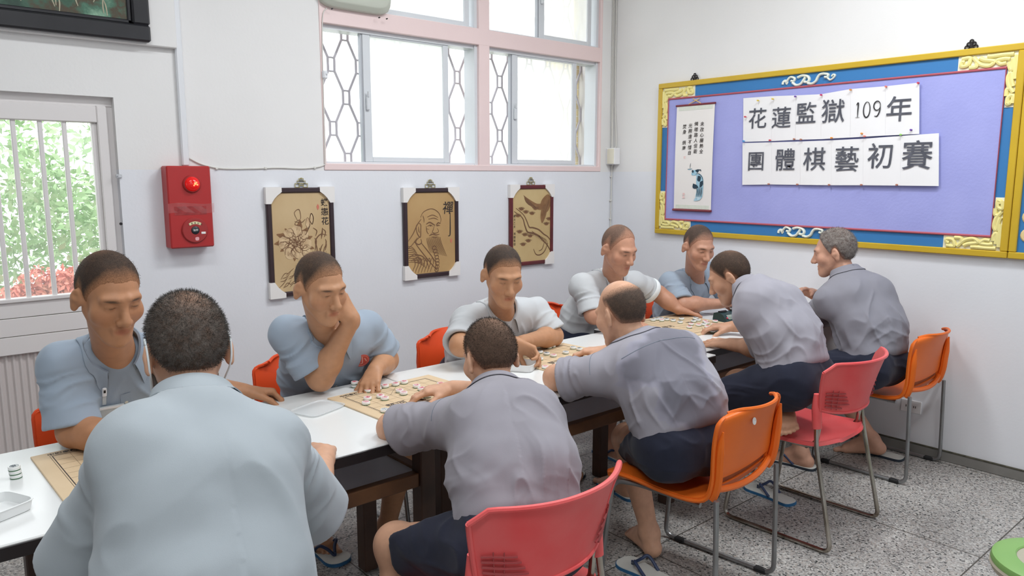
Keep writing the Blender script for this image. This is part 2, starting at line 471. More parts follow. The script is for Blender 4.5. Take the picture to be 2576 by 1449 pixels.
# ------------------------------------------------------------------ window_1 : pink frame, sliding sashes, security grille
M_pink = mat('pink_paint', S(236, 214, 212), 0.45, var=(3, .3, S(228, 204, 204)), bump=(50, .06))
M_alu = mat('white_aluminium', S(214, 218, 222), 0.35, spec=.5, bump=(30, .03))
M_alud = mat('aluminium_channel', S(176, 180, 186), 0.35, metal=.2, bump=(30, .03))
def glass_mat(name, clear, col=(1, 1, 1)):
    m = bpy.data.materials.new(name); m.use_nodes = True; nt = m.node_tree; L = nt.links.new
    for n in list(nt.nodes):
        if n.type != 'OUTPUT_MATERIAL': nt.nodes.remove(n)
    out = nt.nodes['Material Output']
    t = nt.nodes.new('ShaderNodeBsdfTransparent'); d = nt.nodes.new('ShaderNodeBsdfTranslucent'); d.inputs['Color'].default_value = (*col, 1)
    n = nt.nodes.new('ShaderNodeTexNoise'); n.inputs['Scale'].default_value = 3
    rp = nt.nodes.new('ShaderNodeMapRange'); rp.inputs['To Min'].default_value = 1 - clear - .04; rp.inputs['To Max'].default_value = 1 - clear + .04
    L(n.outputs['Fac'], rp.inputs['Value'])
    mx = nt.nodes.new('ShaderNodeMixShader'); L(rp.outputs['Result'], mx.inputs[0]); L(t.outputs[0], mx.inputs[1]); L(d.outputs[0], mx.inputs[2])
    gl = nt.nodes.new('ShaderNodeBsdfGlossy'); gl.inputs['Roughness'].default_value = .05
    m2 = nt.nodes.new('ShaderNodeMixShader'); m2.inputs[0].default_value = .04; L(mx.outputs[0], m2.inputs[1]); L(gl.outputs[0], m2.inputs[2])
    L(m2.outputs[0], out.inputs['Surface']); return m
M_frost = glass_mat('frosted_glass', .22); M_clear = glass_mat('dusty_glass', .55); M_glass = glass_mat('door_glass', .93)
win = bpy.data.objects.new('window_1', None); COL.objects.link(win); win.location = (WX0, Y0, WZ0); tag(win, kind='structure')
BZ0, BZ1 = bw(1205, 113)[2], bw(1205, 72)[2]
MX0, MX1 = bw(1206, 300)[0], bw(1232, 300)[0]
SZ = bw(818, 411)[2]; JX1 = bw(817, 300)[0]; RX0 = bw(1500, 300)[0]
fr = MB()
fr.box2((WX0, Y0 - .006, WZ0), (WX1, Y0 + .14, SZ), .003); fr.box2((WX0, Y0 - .004, BZ0), (WX1, Y0 + .14, BZ1), .003)
fr.box2((WX0, Y0 - .005, WZ0), (JX1, Y0 + .14, WZ1), .003); fr.box2((MX0, Y0 - .003, WZ0), (MX1, Y0 + .14, WZ1), .003)
fr.box2((RX0 + .03, Y0 - .005, WZ0), (WX1, Y0 + .14, WZ1), .003)
fr.build('window_frame', M_pink, win)
# inner white channels
ch = MB()
for x0, x1 in ((JX1, MX0), (MX1, RX0 + .03)):
    for z0, z1 in ((SZ, BZ0), (BZ1, WZ1)):
        ch.box2((x0, Y0 + .03, z0), (x1, Y0 + .13, z0 + .012)); ch.box2((x0, Y0 + .03, z1 - .022), (x1, Y0 + .13, z1))
        ch.box2((x1 - .022, Y0 + .02, z0), (x1, Y0 + .13, z1)); ch.box2((x0, Y0 + .03, z0), (x0 + .012, Y0 + .13, z1))
ch.build('window_channel', M_alu, win)
def sash(x0, x1, z0, z1, y, glass, sw=.05, rw_=.03):
    m = MB()
    m.box2((x0, y - .012, z0), (x0 + sw, y + .012, z1), .003); m.box2((x1 - sw * .8, y - .012, z0), (x1, y + .012, z1), .003)
    m.box2((x0 + sw, y - .012, z0), (x1 - sw * .8, y + .012, z0 + rw_), .003); m.box2((x0 + sw, y - .012, z1 - rw_), (x1 - sw * .8, y + .012, z1), .003)
    o = m.build('window_sash', M_alu, win)
    g = MB().box2((x0 + sw - .005, y - .002, z0 + rw_ - .005), (x1 - sw * .8 + .005, y + .002, z1 - rw_ + .005)); g.build('glass_pane', glass, o, sm=False)
    k = MB(); k.box2((x0 + .010, y - .03, (z0 + z1) / 2 - .075), (x0 + .030, y - .012, (z0 + z1) / 2 + .0), .004)
    k.tube([(x0 + .02, y - .028, (z0 + z1) / 2 + .0), (x0 + .016, y - .036, (z0 + z1) / 2 + .03)], .006, 6)
    k.build('sash_latch', M_alu, o)
    e = MB().box2((x0 - .012, y - .006, z0), (x0 - .001, y + .02, z1)).build('sash_edge', M_alud, o)
    return o
sash(bw(924, 250)[0], bw(1138, 250)[0], SZ + .012, BZ0 - .002, Y0 + .05, M_frost)
sash(bw(1298, 300)[0], bw(1459, 300)[0], SZ + .012, BZ0 - .002, Y0 + .05, M_clear)
sash(bw(952, 30)[0], bw(1190, 60)[0], BZ1 + .008, WZ1 - .01, Y0 + .05, M_frost)
sash(bw(1366, 45)[0], bw(1497, 90)[0], BZ1 + .008, WZ1 - .01, Y0 + .05, M_clear)
# louvred glass fixed lights behind the sashes of the upper row
gp = MB().box2((MX1 + .01, Y0 + .098, BZ1 + .015), (bw(1380, 45)[0], Y0 + .102, WZ1 - .02)); gp.build('glass_pane', M_clear, win, sm=False)
# hexagon security grille on the outside face
M_grille = mat('grille_paint', S(176, 172, 178), 0.5, bump=(60, .05))
gy = Y0 + WT - .03; cp = .0915; per = .367; gap = .021; ln = .078
gx0 = bw(877, 150)[0]; gz0 = bw(877, 151)[2]
gr = MB()
m0 = int((WX0 - gx0) / cp) - 1; m1 = int((WX1 - gx0) / cp) + 1
for m in range(m0, m1):
    pts = []
    for k in range(-9, 10):
        zc = gz0 + k * per / 2
        even = (m + k) % 2 == 0            # which column carries the link at this level
        x = gx0 + m * cp + (gap if even else cp - gap)
        for zz in (zc - ln / 2, zc + ln / 2):
            if WZ0 - .02 < zz < WZ1 + .02: pts.append((x, gy, zz))
        if even and WZ0 < zc < WZ1:
            for zz in (zc - ln / 2, zc + ln / 2):
                gr.tube([(gx0 + m * cp - gap, gy, zz), (gx0 + m * cp + gap, gy, zz)],   .0060, 5)
    pts = [p for p in pts if WX0 < p[0] < WX1]
    if len(pts) > 1: gr.tube(pts, .0080, 6)
gr.build('security_grille', M_grille, win)
# fixing straps of the grille on the tiled reveal
M_steel = mat('galvanised_strap', S(206, 208, 212), .35, metal=.5, bump=(40, .05))
st = MB()
for px, py in ((1477, 70), (1474, 226), (1474, 388)):
    p = ony(px, py, Y0 + .20)
    st.box2((p[0] - .035, Y0 + .195, p[2] - .012), (p[0] + .03, Y0 + .20, p[2] + .012), .002)
    st.cyl((p[0] - .005, Y0 + .188, p[2]), (p[0] - .005, Y0 + .195, p[2]), .006, n=8); st.cyl((p[0] + .014, Y0 + .188, p[2]), (p[0] + .014, Y0 + .195, p[2]), .006, n=8)
st.build('grille_strap', M_steel, win)
# tiled outside pier seen through the right-hand gap
def tile_mat():
    m = bpy.data.materials.new('cream_tiles'); m.use_nodes = True; nt = m.node_tree; L = nt.links.new; p = nt.nodes['Principled BSDF']
    g = nt.nodes.new('ShaderNodeNewGeometry'); sp = nt.nodes.new('ShaderNodeSeparateXYZ'); L(g.outputs['Position'], sp.inputs['Vector'])
    cb = nt.nodes.new('ShaderNodeCombineXYZ'); ad = nt.nodes.new('ShaderNodeMath'); ad.operation = 'ADD'
    L(sp.outputs['X'], ad.inputs[0]); L(sp.outputs['Y'], ad.inputs[1]); L(ad.outputs[0], cb.inputs['X']); L(sp.outputs['Z'], cb.inputs['Y'])
    br = nt.nodes.new('ShaderNodeTexBrick'); br.offset = 0; br.inputs['Scale'].default_value = 1
    br.inputs['Brick Width'].default_value = .048; br.inputs['Row Height'].default_value = .05; br.inputs['Mortar Size'].default_value = .003
    br.inputs['Color1'].default_value = (*S(238, 220, 160), 1); br.inputs['Color2'].default_value = (*S(232, 212, 150), 1); br.inputs['Mortar'].default_value = (*S(244, 240, 226), 1)
    L(cb.outputs[0], br.inputs['Vector']); L(br.outputs['Color'], p.inputs['Base Color']); p.inputs['Roughness'].default_value = .35
    return m
M_tile = tile_mat()
MB().box2((WX1 - .055, Y0 + WT, .3), (X0 + .4, Y0 + .55, 3.6)).build('wall_pier', M_tile, sm=False, kind='structure')

# ------------------------------------------------------------------ door_1
door = bpy.data.objects.new('door_1', None); COL.objects.link(door); door.location = (DX1, Y0, 0); tag(door, kind='structure')
M_door = mat('white_door_aluminium', S(226, 222, 221), .4, bump=(25, .03), var=(2, .3, S(218, 212, 211)))
dy = Y0 + .045
fx1 = bw(271, 265)[0] - .004; fz1 = ony(100, 259, Y0 + .02)[2]; fx0 = ony(240, 300, dy)[0]; gz1 = ony(100, 304, dy)[2]; gz0_ = ony(50, 752, dy)[2]
pz = ony(50, 890, dy)[2]
f = MB()
f.box2((fx0, dy - .03, 0.012), (fx1, dy + .03, fz1), .004); f.box2((DX0, dy - .028, gz1), (fx0, dy + .03, fz1), .004)
f.box2((fx0 - .022, dy - .012, gz0_), (fx0, dy + .02, gz1), .002)
f.box2((DX0, dy - .005, fz1), (DX1, dy + .05, DZ + .02), .002); f.box2((fx1, dy + .0, .012), (DX1 + .02, dy + .05, DZ), .002)
f.build('door_frame', M_door, door)
r = MB()
hh = (gz0_ - pz) / 3
for i in range(3):
    r.box2((DX0, dy - .018, pz + i * hh + .0015), (fx0, dy + .018, pz + (i + 1) * hh - .0015), .002)
r.box2((DX0, dy - .03, gz0_ - .012), (fx0, dy + .02, gz0_ + .006), .003)
r.build('door_rail', M_door, door)
c = MB(); n = int((fx0 - DX0) / .028)
poly = []
for i in range(n * 4 + 1):
    x = DX0 + i * .007; ph = (i % 4); y = dy + (.008, .0, .0, .008)[ph] - .0
    poly.append((x, y))
c.prism([(p[0], p[1]) for p in poly] + [(poly[-1][0], dy + .014), (poly[0][0], dy + .014)], .012, pz)
c.build('corrugated_panel', mat('corrugated_panel', S(206, 198, 196), .5, bump=(20, .04)), door, sm=False)
b = MB()
for px, py in ((15, 700), (72, 742), (137, 736), (195, 727)):
    x = ony(px, py, dy)[0]; b.box2((x - .0095, dy - .016, gz0_), (x + .0095, dy + .003, gz1 + .004), .003)
b.build('door_bar', M_door, door)
MB().box2((DX0, dy + .010, gz0_), (fx0, dy + .013, gz1)).build('glass_pane', M_glass, door, sm=False)
# latch and hole in the door reveal
k = MB(); p = ony(302, 443, Y0 + .0); k.box2((p[0] - .02, Y0 - .012, p[2] - .008), (p[0] + .006, Y0, p[2] + .008), .002); k.tube([(p[0] - .012, Y0 - .012, p[2]), (p[0] - .02, Y0 - .03, p[2] + .004)], .003, 6)
k.build('door_latch', M_steel, door)
M_blk = mat('black_plastic', S(28, 28, 30), .45, bump=(60, .04))
p = ony(304, 563, Y0); MB().cyl((p[0], Y0 - .002, p[2]), (p[0], Y0 + .0, p[2]), .007, n=12).build('screw_hole', M_blk, door)

# ------------------------------------------------------------------ outside: ground, hedge and flowers
M_ground = mat('garden_ground', S(150, 160, 130), .9, var=(4, .5, S(190, 180, 160)))
MB().box2((-8, Y0 + .25, -.1), (9, 12, -.02)).build('ground', M_ground, sm=False, kind='structure')
def leaf_cloud(n, centres, size, seed):
    r = np.random.default_rng(seed); V = []; Q = []
    cs = np.asarray(centres, float)
    idx = r.integers(0, len(cs), n)
    d = r.normal(size=(n, 3)); d /= np.linalg.norm(d, axis=1, keepdims=True)
    rad = cs[idx, 3:4] * (r.uniform(.55, 1.05, (n, 1)))
    P = cs[idx, :3] + d * rad * np.array([1.15, .9, 1.0])
    a = r.normal(size=(n, 3)) * .7 + d; a /= np.linalg.norm(a, axis=1, keepdims=True)
    b = np.cross(a, r.normal(size=(n, 3))); b /= np.linalg.norm(b, axis=1, keepdims=True)
    c = np.cross(a, b)
    s = size * r.uniform(.6, 1.3, (n, 1))
    V = np.stack([P - b * s, P + c * s * .45 + a * s * .15, P + b * s, P - c * s * .45 + a * s * .15], 1).reshape(-1, 3)
    Q = np.arange(4 * n).reshape(n, 4)
    V[:, 2] = np.maximum(V[:, 2], 0.0)
    return V, Q
rr = np.random.default_rng(11)
cents = [(rr.uniform(-1.2, 2.2), rr.uniform(6.0, 7.3), rr.uniform(.2, 1.45), rr.uniform(.28, .45)) for _ in range(46)]
cents += [(.7, 6.2, 1.62, .33), (1.1, 6.6, 1.75, .36), (.2, 6.3, 1.55, .3)]
V, Q = leaf_cloud(20000, cents, .036, 3)
me = mesh_np('hedge', V, Q); 
M_leaf = mat('hedge_leaves', S(142, 186, 116), .6, var=(5, .9, S(206, 224, 182)))
M_leaf.node_tree.nodes['Principled BSDF'].inputs['Specular IOR Level'].default_value = .3
hedge = link('hedge', me, M_leaf); tag(hedge, 'bright green leafy hedge growing outside the barred door window', 'hedge', kind='stuff')
cents = [(ony(px, py, 5.6)[0], 5.6 + .15 * ((px * 7) % 3), ony(px, py, 5.6)[2] - .04, .10) for px, py in ((120, 720), (60, 735), (215, 705), (180, 690), (150, 700), (90, 690), (30, 740), (235, 690), (205, 730), (165, 735), (115, 745))]
V, Q = leaf_cloud(2200, cents, .022, 5)
flo = link('flower_cluster', mesh_np('flower_cluster', V, Q), mat('red_flowers', S(232, 110, 92), .6, var=(7, .9, S(246, 176, 156))))
tag(flo, 'red orange flowers blooming low in front of the green hedge', 'flowers', kind='stuff')
# ------------------------------------------------------------------ tables
M_lam = mat('white_laminate', S(228, 230, 230), .22, spec=.5, var=(1.3, .25, S(220, 220, 214)), bump=(200, .01))
M_edge = mat('black_edging', S(34, 31, 33), .4, bump=(40, .08))
M_wood = mat('dark_wood', S(74, 50, 38), .5, var=(9, .7, S(48, 32, 27)), bump=(30, .1))
M_wood2 = mat('brown_wood', S(112, 76, 48), .5, var=(9, .7, S(80, 52, 36)), bump=(30, .1))
M_shelf = mat('grey_shelf', S(216, 216, 222), .45, var=(2, .4, S(202, 202, 210)))
TY0, TY1 = 1.980, 2.668
def make_table(x0, x1, label, TY0=TY0, TY1=TY1):
    cx = (x0 + x1) / 2; cy = (TY0 + TY1) / 2
    t = thing('folding_table', label, 'table', (cx, cy, 0), group='long white tables in a row')
    top = MB().box2((x0, TY0, TZ - .012), (x1, TY1, TZ), .003).build('tabletop', M_lam, t, label='white laminate tabletop')
    e = MB()
    e.box2((x0, TY0 - .002, TZ - .040), (x1, TY0 + .02, TZ - .004), .003); e.box2((x0, TY1 - .02, TZ - .040), (x1, TY1 + .002, TZ - .004), .003)
    e.box2((x0 - .0015, TY0, TZ - .040), (x0 + .02, TY1, TZ - .004), .003); e.box2((x1 - .02, TY0, TZ - .040), (x1 + .0015, TY1, TZ - .004), .003)
    e.build('edge_band', M_edge, t, label='black edging of the tabletop')
    L = .060
    lx = (x0 + .165, x1 - .165 - L); ly = (TY0 + .085, TY1 - .135 - L)
    for i, x in enumerate(lx):
        for j, y in enumerate(ly):
            MB().box2((x, y, 0), (x + L, y + L, TZ - .03), .004).build('leg', M_wood, t)
    MB().box2((x0 + .02, TY0 + .02, TZ - .030), (x1 - .02, TY1 - .02, TZ - .012)).build('top_underside', M_shelf, t, label='pale underside of the top')
    r = MB()
    for y in ly: r.box2((lx[0] + L, y + .012, .488), (lx[1], y + .048, .538), .003)
    for x in lx: r.box2((x + .012, ly[0] + L, .488), (x + .048, ly[1], .538), .003)
    r.build('shelf_rail', M_wood2, t, label='brown rail carrying the lower shelf')
    MB().box2((lx[0] + .02, ly[0] + .03, .520), (lx[1] + L - .02, ly[1] + .03, .530)).build('lower_shelf', M_shelf, t, label='pale grey lower shelf')
    for x in lx: MB().box2((x + .02, ly[0] + .02, TZ - .055), (x + .042, ly[1] + .04, TZ - .03)).build('table_bearer', M_wood, t)
    return t
make_table(.10, 1.593, 'white table nearest the door, with the stack of three pieces')
make_table(1.599, 2.988, 'middle white table of the row, with the white plastic piece tray', 1.995, 2.705)
make_table(2.994, 4.365, 'white table at the far end of the row, carrying the chess clock', 2.07, 2.785)

# ------------------------------------------------------------------ chairs
M_or = mat('orange_plastic', S(232, 112, 34), .42, spec=.35, var=(5, .35, S(216, 96, 30)), bump=(130, .05))
M_orr = mat('red_orange_plastic', S(222, 78, 34), .42, spec=.35, var=(5, .35, S(206, 66, 30)), bump=(130, .05))
M_slot = mat('slot_shade_orange', S(150, 78, 44), .8, var=(20, .6, S(176, 104, 60)))  # darker orange painted as the shade inside the chair slot
M_pk = mat('pink_plastic', S(226, 74, 76), .42, spec=.4, var=(4, .75, S(228, 116, 114)), bump=(90, .06))
M_pkd = mat('pink_plastic_slits', S(168, 62, 66), .7, var=(12, .5, S(150, 90, 84)))
M_tube = mat('grey_steel_tube', S(150, 152, 154), .35, metal=.75, var=(14, .4, S(118, 112, 104)), bump=(60, .04))
M_chrome = mat('worn_chrome', S(196, 192, 184), .22, metal=1.0, var=(10, .75, S(128, 112, 92)), bump=(50, .05))
M_pad = mat('black_rubber', S(30, 30, 32), .8, bump=(80, .1))

ORP = spline([(.235, .412), (.222, .438), (.12, .442), (0, .432), (-.12, .432), (-.185, .455), (-.218, .52), (-.236, .60), (-.256, .675), (-.282, .738), (-.300, .765)], 5)
ORP = np.array(ORP); NP = len(ORP) - 1
def or_pt(u, v):
    """orange shell: u across -1..1, v along the profile 0..1"""
    f = v * NP; i = min(int(f), NP - 1); y, z = ORP[i] + (ORP[i + 1] - ORP[i]) * (f - i)
    back = max(0.0, (v - .5) / .5); w = .222 + .012 * min(1, back * 2) - .02 * max(0, 1 - v * 6)
    s = abs(u)
    y += (.075 * back ** 1.2) * s ** 2.3
    z += -.012 * (1 - back) * (1 - s ** 2) * (1 if v > .12 else v / .12) - (.014 * max(0, back - .7) / .3) * max(0, s - .70) ** 2 / .09
    if back > .72: w -= .075 * ((back - .72) / .28) ** 2
    return np.array([u * w, y, z])
def make_orange(m, label):
    t = thing('stacking_chair', label, 'chair')
    s = MB(); A, B = .56, .60; E = .84
    s.grid(lambda a, b: or_pt(a * 2 - 1, b * A), 22, 26, .007)
    s.grid(lambda a, b: or_pt((a * 2 - 1), B + b * (1 - B)), 22, 20, .007)
    s.grid(lambda a, b: or_pt(-1 + a * (1 - E), A + b * (B - A)), 3, 4, .007)
    s.grid(lambda a, b: or_pt(E + a * (1 - E), A + b * (B - A)), 3, 4, .007)
    # rolled lip behind the slot and the rims
    s.tube([or_pt(q, A) + np.array([0, -.006 - .022 * (1 - q * q), -.012 * (1 - q * q)]) for q in np.linspace(-.95, .95, 15)], .012, 8)
    for sg in (-1, 1):
        s.tube([or_pt(sg, q) + np.array([0, -.004, -.004]) for q in np.linspace(.02, .97, 34)], .0075, 6)
        s.tube([or_pt(sg * .95, q) + np.array([0, -.017, 0]) for q in np.linspace(.5, .84, 14)], [.013] * 10 + [.011, .009, .006, .003], 8, flat=1.3)
    s.tube([or_pt(q, .995) for q in np.linspace(-1, 1, 25)], .007, 6)
    s.tube([or_pt(q, .01) for q in np.linspace(-1, 1, 15)], .007, 6)
    sh = s.build('seat_shell', m, t)
    MB().grid(lambda a, b: or_pt((a * 2 - 1) * E, A + .002 + b * (B - A - .004)) + np.array([0, .008, 0]), 10, 3, .003).build('slot_shade', M_slot, sh)
    frame(t, M_tube, .232)
    return t
def frame(t, m, hx):
    f = MB()
    for sg in (-1, 1):
        x = sg * hx
        f.tube(fillet([(x, -.232, .46), (x, -.240, .2), (x, -.245, .011), (x, .245, .011), (x * .94, .205, .405), (x * .9, .10, .418), (x * .9, -.16, .415)], .045), .0095, 10)
    f.tube([(-hx * .9, .10, .414), (hx * .9, .10, .414)], .008, 8); f.tube([(-hx * .9, -.12, .412), (hx * .9, -.12, .412)], .008, 8)
    f.build('leg_frame', m, t, label='steel sled leg frame')
    for sg in (-1, 1):
        for y in (-.19, .17): MB().box((sg * hx, y, .0105), (.026, .05, .020), .005).build('rubber_pad', M_pad, t, world=False)
def make_pink(label):
    t = thing('stacking_chair', label, 'chair')
    # seat pan
    def seat(a, b):
        u = a * 2 - 1; y = -.19 + b * .42
        w = .225 * (1 - .10 * max(0, (.25 - b) / .25) ** 2) * (1 - .35 * max(0, (b - .82) / .18) ** 3) * (1 - .45 * max(0, (.12 - b) / .12) ** 2)
        z = .445 + .012 * abs(u) ** 3 - .012 * math.sin(math.pi * b) - .03 * max(0, (b - .86) / .14) ** 2
        return np.array([u * w, y, z])
    s = MB().grid(seat, 20, 24, .016)
    s.build('seat', M_pk, t)
    # backrest panel, curved round the sitter
    def back(a, b, o=0.0):
        u = a * 2 - 1; s_ = abs(u)
        w = .215 + .042 * b
        z = .575 + b * .225 - .02 * (1 - b) * (1 - s_ ** 2) * 0 - .035 * b * max(0, s_ - .86) / .14 * b + .02 * (1 - b) * s_ ** 4
        y = -.235 - .045 * b + .105 * s_ ** 2.2 * (.75 + .35 * b) - .018 * b * b
        return np.array([u * w, y + o, z])
    bk = MB().grid(lambda a, b: back(a, b), 30, 12, .008)
    bk.tube([back(q, 1) for q in np.linspace(0, 1, 31)], .0075, 8); bk.tube([back(q, 0) for q in np.linspace(0, 1, 31)], .006, 8)
    for sg in (0, 1): bk.tube([back(sg, q) for q in np.linspace(0, 1, 10)], .0075, 8)
    for sg in (-1, 1):
        x = sg * .212
        bk.tube([(x, -.138, .66), (x, -.140, .60), (x, -.148, .515)], [.012, .019, .0185], 12, flat=1.15)
    bo = bk.build('backrest', M_pk, t)
    for sd in (0, 1):
        sl = MB()
        for k in range(5):
            b_ = .10 + k * .075; ln = (.17, .24, .22, .2, .18)[k]
            q0, q1 = (.025, ln) if sd == 0 else (1 - ln, .975)
            sl.tube([back(q, b_, -.0075) for q in np.linspace(q0, q1, 8)], .0032, 5)
        for q in (.075, .12):
            qq = q if sd == 0 else 1 - q
            sl.tube([back(qq, b_, -.0078) for b_ in np.linspace(.06, .46, 5)], .0016, 5)
        sl.build('vent_slits', M_pkd, bo)
    f = MB()
    for sg in (-1, 1):
        x = sg * .212; xo = sg * .226; xi = sg * .196
        f.tube(fillet([(xo * .96, -.146, .54), (xo, -.155, .44), (sg * .240, -.25, .0105), (sg * .240, .25, .0105), (sg * .215, .19, .42), (xi, .12, .427), (xi, -.11, .424), (xi, -.142, .45), (xi, -.150, .54)], .045), .0095, 10)
    f.tube([(-.2, .10, .42), (.2, .10, .42)], .008, 8); f.tube([(-.2, -.10, .42), (.2, -.10, .42)], .008, 8)
    f.build('leg_frame', M_chrome, t, label='worn chrome sled leg frame')
    return t
CH = {}

o1 = make_orange(M_or, 'x'); o2 = make_orange(M_orr, 'x'); p1 = make_pink('x')
for pr, first in ((o1, None), (o2, None), (p1, None)): pr['proto'] = 1
def place(pr, *a):
    if pr.get('proto'):
        del pr['proto']; c = pr
    else:
        c = copy_tree(pr)
    key, x, y, rz, label = a
    c.location = (x, y, 0); c.rotation_euler = (0, 0, rz); retag(c, label, 'plastic stacking chairs round the tables'); CH[key] = c
place(o1, 'F', 2.305, 1.63, .10, 'bright orange chair with a small white sticker on its back')
place(o1, 'K', 4.09, 1.69, .02, 'bright orange chair beside the right wall, behind the grey-haired man')
place(p1, 'E', 1.235, 1.47, .0, 'worn pink chair nearest the camera, behind the crop-haired man')
place(p1, 'J', 3.12, 1.60, .03, 'pink chair with a bare foot resting on its seat')
place(o2, 'C', 1.438, 2.865, PI, 'red-orange chair under the man resting his chin on his hand')
place(o2, 'D', 2.255, 2.84, PI - .02, 'red-orange chair under the man lifting a game piece')
place(o2, 'G', 3.10, 3.10, PI + .05, 'red-orange chair under the man with the folded white cuff')
place(o2, 'I', 3.93, 2.93, PI, 'red-orange chair glimpsed behind the long reaching arm')
place(o2, 'A', .62, 2.78, PI, 'red-orange chair under the man with the name badge')
# white sticker on the back of the balding man's chair
stk = MB(); c = or_pt(-.30, .86); stk.cyl(c + np.array([0, -.0078, 0]), c + np.array([0, -.0092, .0002]), .013, n=20)
stk.tube([c + np.array([.006 * math.cos(q), -.0096, .006 * math.sin(q)]) for q in np.linspace(0, 5.5, 12)], .0012, 5)
stk.build('sticker', mat('white_sticker', S(232, 230, 228), .5, bump=(60, .05)), CH['F'], world=False, label='small round white sticker')
# ------------------------------------------------------------------ framed burnt-wood pictures on the window wall
M_frame_d = mat('dark_frame_wood', S(58, 42, 46), .4, var=(12, .5, S(40, 30, 36)), bump=(60, .06))
M_frame_r = mat('reddish_frame_wood', S(104, 36, 40), .35, var=(12, .6, S(66, 34, 38)), bump=(60, .06))
M_panel = mat('burnt_wood_panel', S(206, 180, 138), .5, var=(3, .7, S(184, 152, 106)), bump=(40, .04))
M_panel2 = mat('burnt_wood_panel_brown', S(192, 158, 108), .5, var=(3, .7, S(170, 132, 84)), bump=(40, .04))
M_panel3 = mat('burnt_wood_panel_pale', S(206, 182, 132), .5, var=(3, .7, S(184, 150, 98)), bump=(40, .04))
M_ink = mat('scorched_lines', S(116, 84, 60), .8, bump=(60, .05))
M_ink2 = mat('scorched_shading', S(150, 112, 76), .8, var=(25, .8, S(120, 84, 56)))
M_petal = mat('pale_petals', S(220, 194, 154), .7, var=(30, .6, S(176, 140, 102)))
M_blackink = mat('black_ink', S(52, 44, 42), .8, bump=(60, .05))
M_seal = mat('red_seal', S(206, 120, 100), .8, bump=(60, .05))
M_card = mat('white_card', S(236, 233, 230), .7, bump=(60, .05))
M_brass = mat('brass_hanger', S(196, 184, 128), .3, metal=.7, bump=(60, .05))

WM = frame_m((1, 0, 0), (0, 0, 1))           # local xy -> window wall plane (normal -y)
RM = frame_m((0, -1, 0), (0, 0, 1))          # local xy -> right wall plane (normal -x)

class Flat:
    """collects strokes in a plane: origin at lower left, unit square scaled by (w,h)"""
    def __init__(s, o, M, w, h): s.o = np.asarray(o, float); s.M = M; s.w = w; s.h = h; s.mb = MB(); s.k = 0
    def p(s, x, y, z=0.0): return s.o + s.M @ np.array([x * s.w, y * s.h, z])
    def stroke(s, pts, r=.006, z=.0008, sm=6):
        """tapered brush stroke of half-width r (fraction of width)"""
        P = np.array(spline([(a * s.w, b * s.h, 0) for a, b in pts], sm))[:, :2] if len(pts) > 2 else np.array([(a * s.w, b * s.h) for a, b in pts], float)
        n = len(P); T = np.gradient(P, axis=0); T /= (np.linalg.norm(T, axis=1, keepdims=True) + 1e-9)
        N = np.stack([-T[:, 1], T[:, 0]], 1); t = np.linspace(0, 1, n)
        wd = r * s.w * (0.35 + 0.65 * np.sin(np.pi * np.clip(t * .9 + .08, 0, 1)))[:, None]
        s.k += 1; zz = z + (s.k % 40) * 2e-6
        A = P + N * wd; B = P - N * wd
        V = [s.o + s.M @ np.array([q[0], q[1], zz]) for q in A] + [s.o + s.M @ np.array([q[0], q[1], zz]) for q in B]
        s.mb.add(V, [(i, i + 1, n + i + 1, n + i) for i in range(n - 1)]); return s
    def blob(s, pts, z=.0006, sm=6):
        P = spline([(a * s.w, b * s.h, 0) for a, b in pts] + [(pts[0][0] * s.w, pts[0][1] * s.h, 0)], sm)[:-1]
        s.k += 1; zz = z + (s.k % 60) * 4e-6
        c = np.mean(np.array(P), axis=0); n = len(P)
        V = [s.o + s.M @ np.array([q[0], q[1], zz]) for q in P] + [s.o + s.M @ np.array([c[0], c[1], zz])]
        s.mb.add(V, [(i, (i + 1) % n, n) for i in range(n)]); return s
    def text(s, body, x, y, size, z=.0009, bold=0.0, shear=0.0):
        V, F = text_geo(body, size, 'CENTER', 0, shear, bold)
        s.mb.add([s.o + s.M @ np.array([x * s.w + v[0], y * s.h + v[1], z]) for v in V], F); return s
    def column(s, chars, x, y0, size, step, z=.0009, shear=0.0, bold=0.0):
        for i, c in enumerate(chars):
            if c != ' ': s.text(c, x, y0 - i * step / s.h, size, z, bold, shear)
        return s
    def build(s, name, m, parent): return s.mb.build(name, m, parent, sm=False)

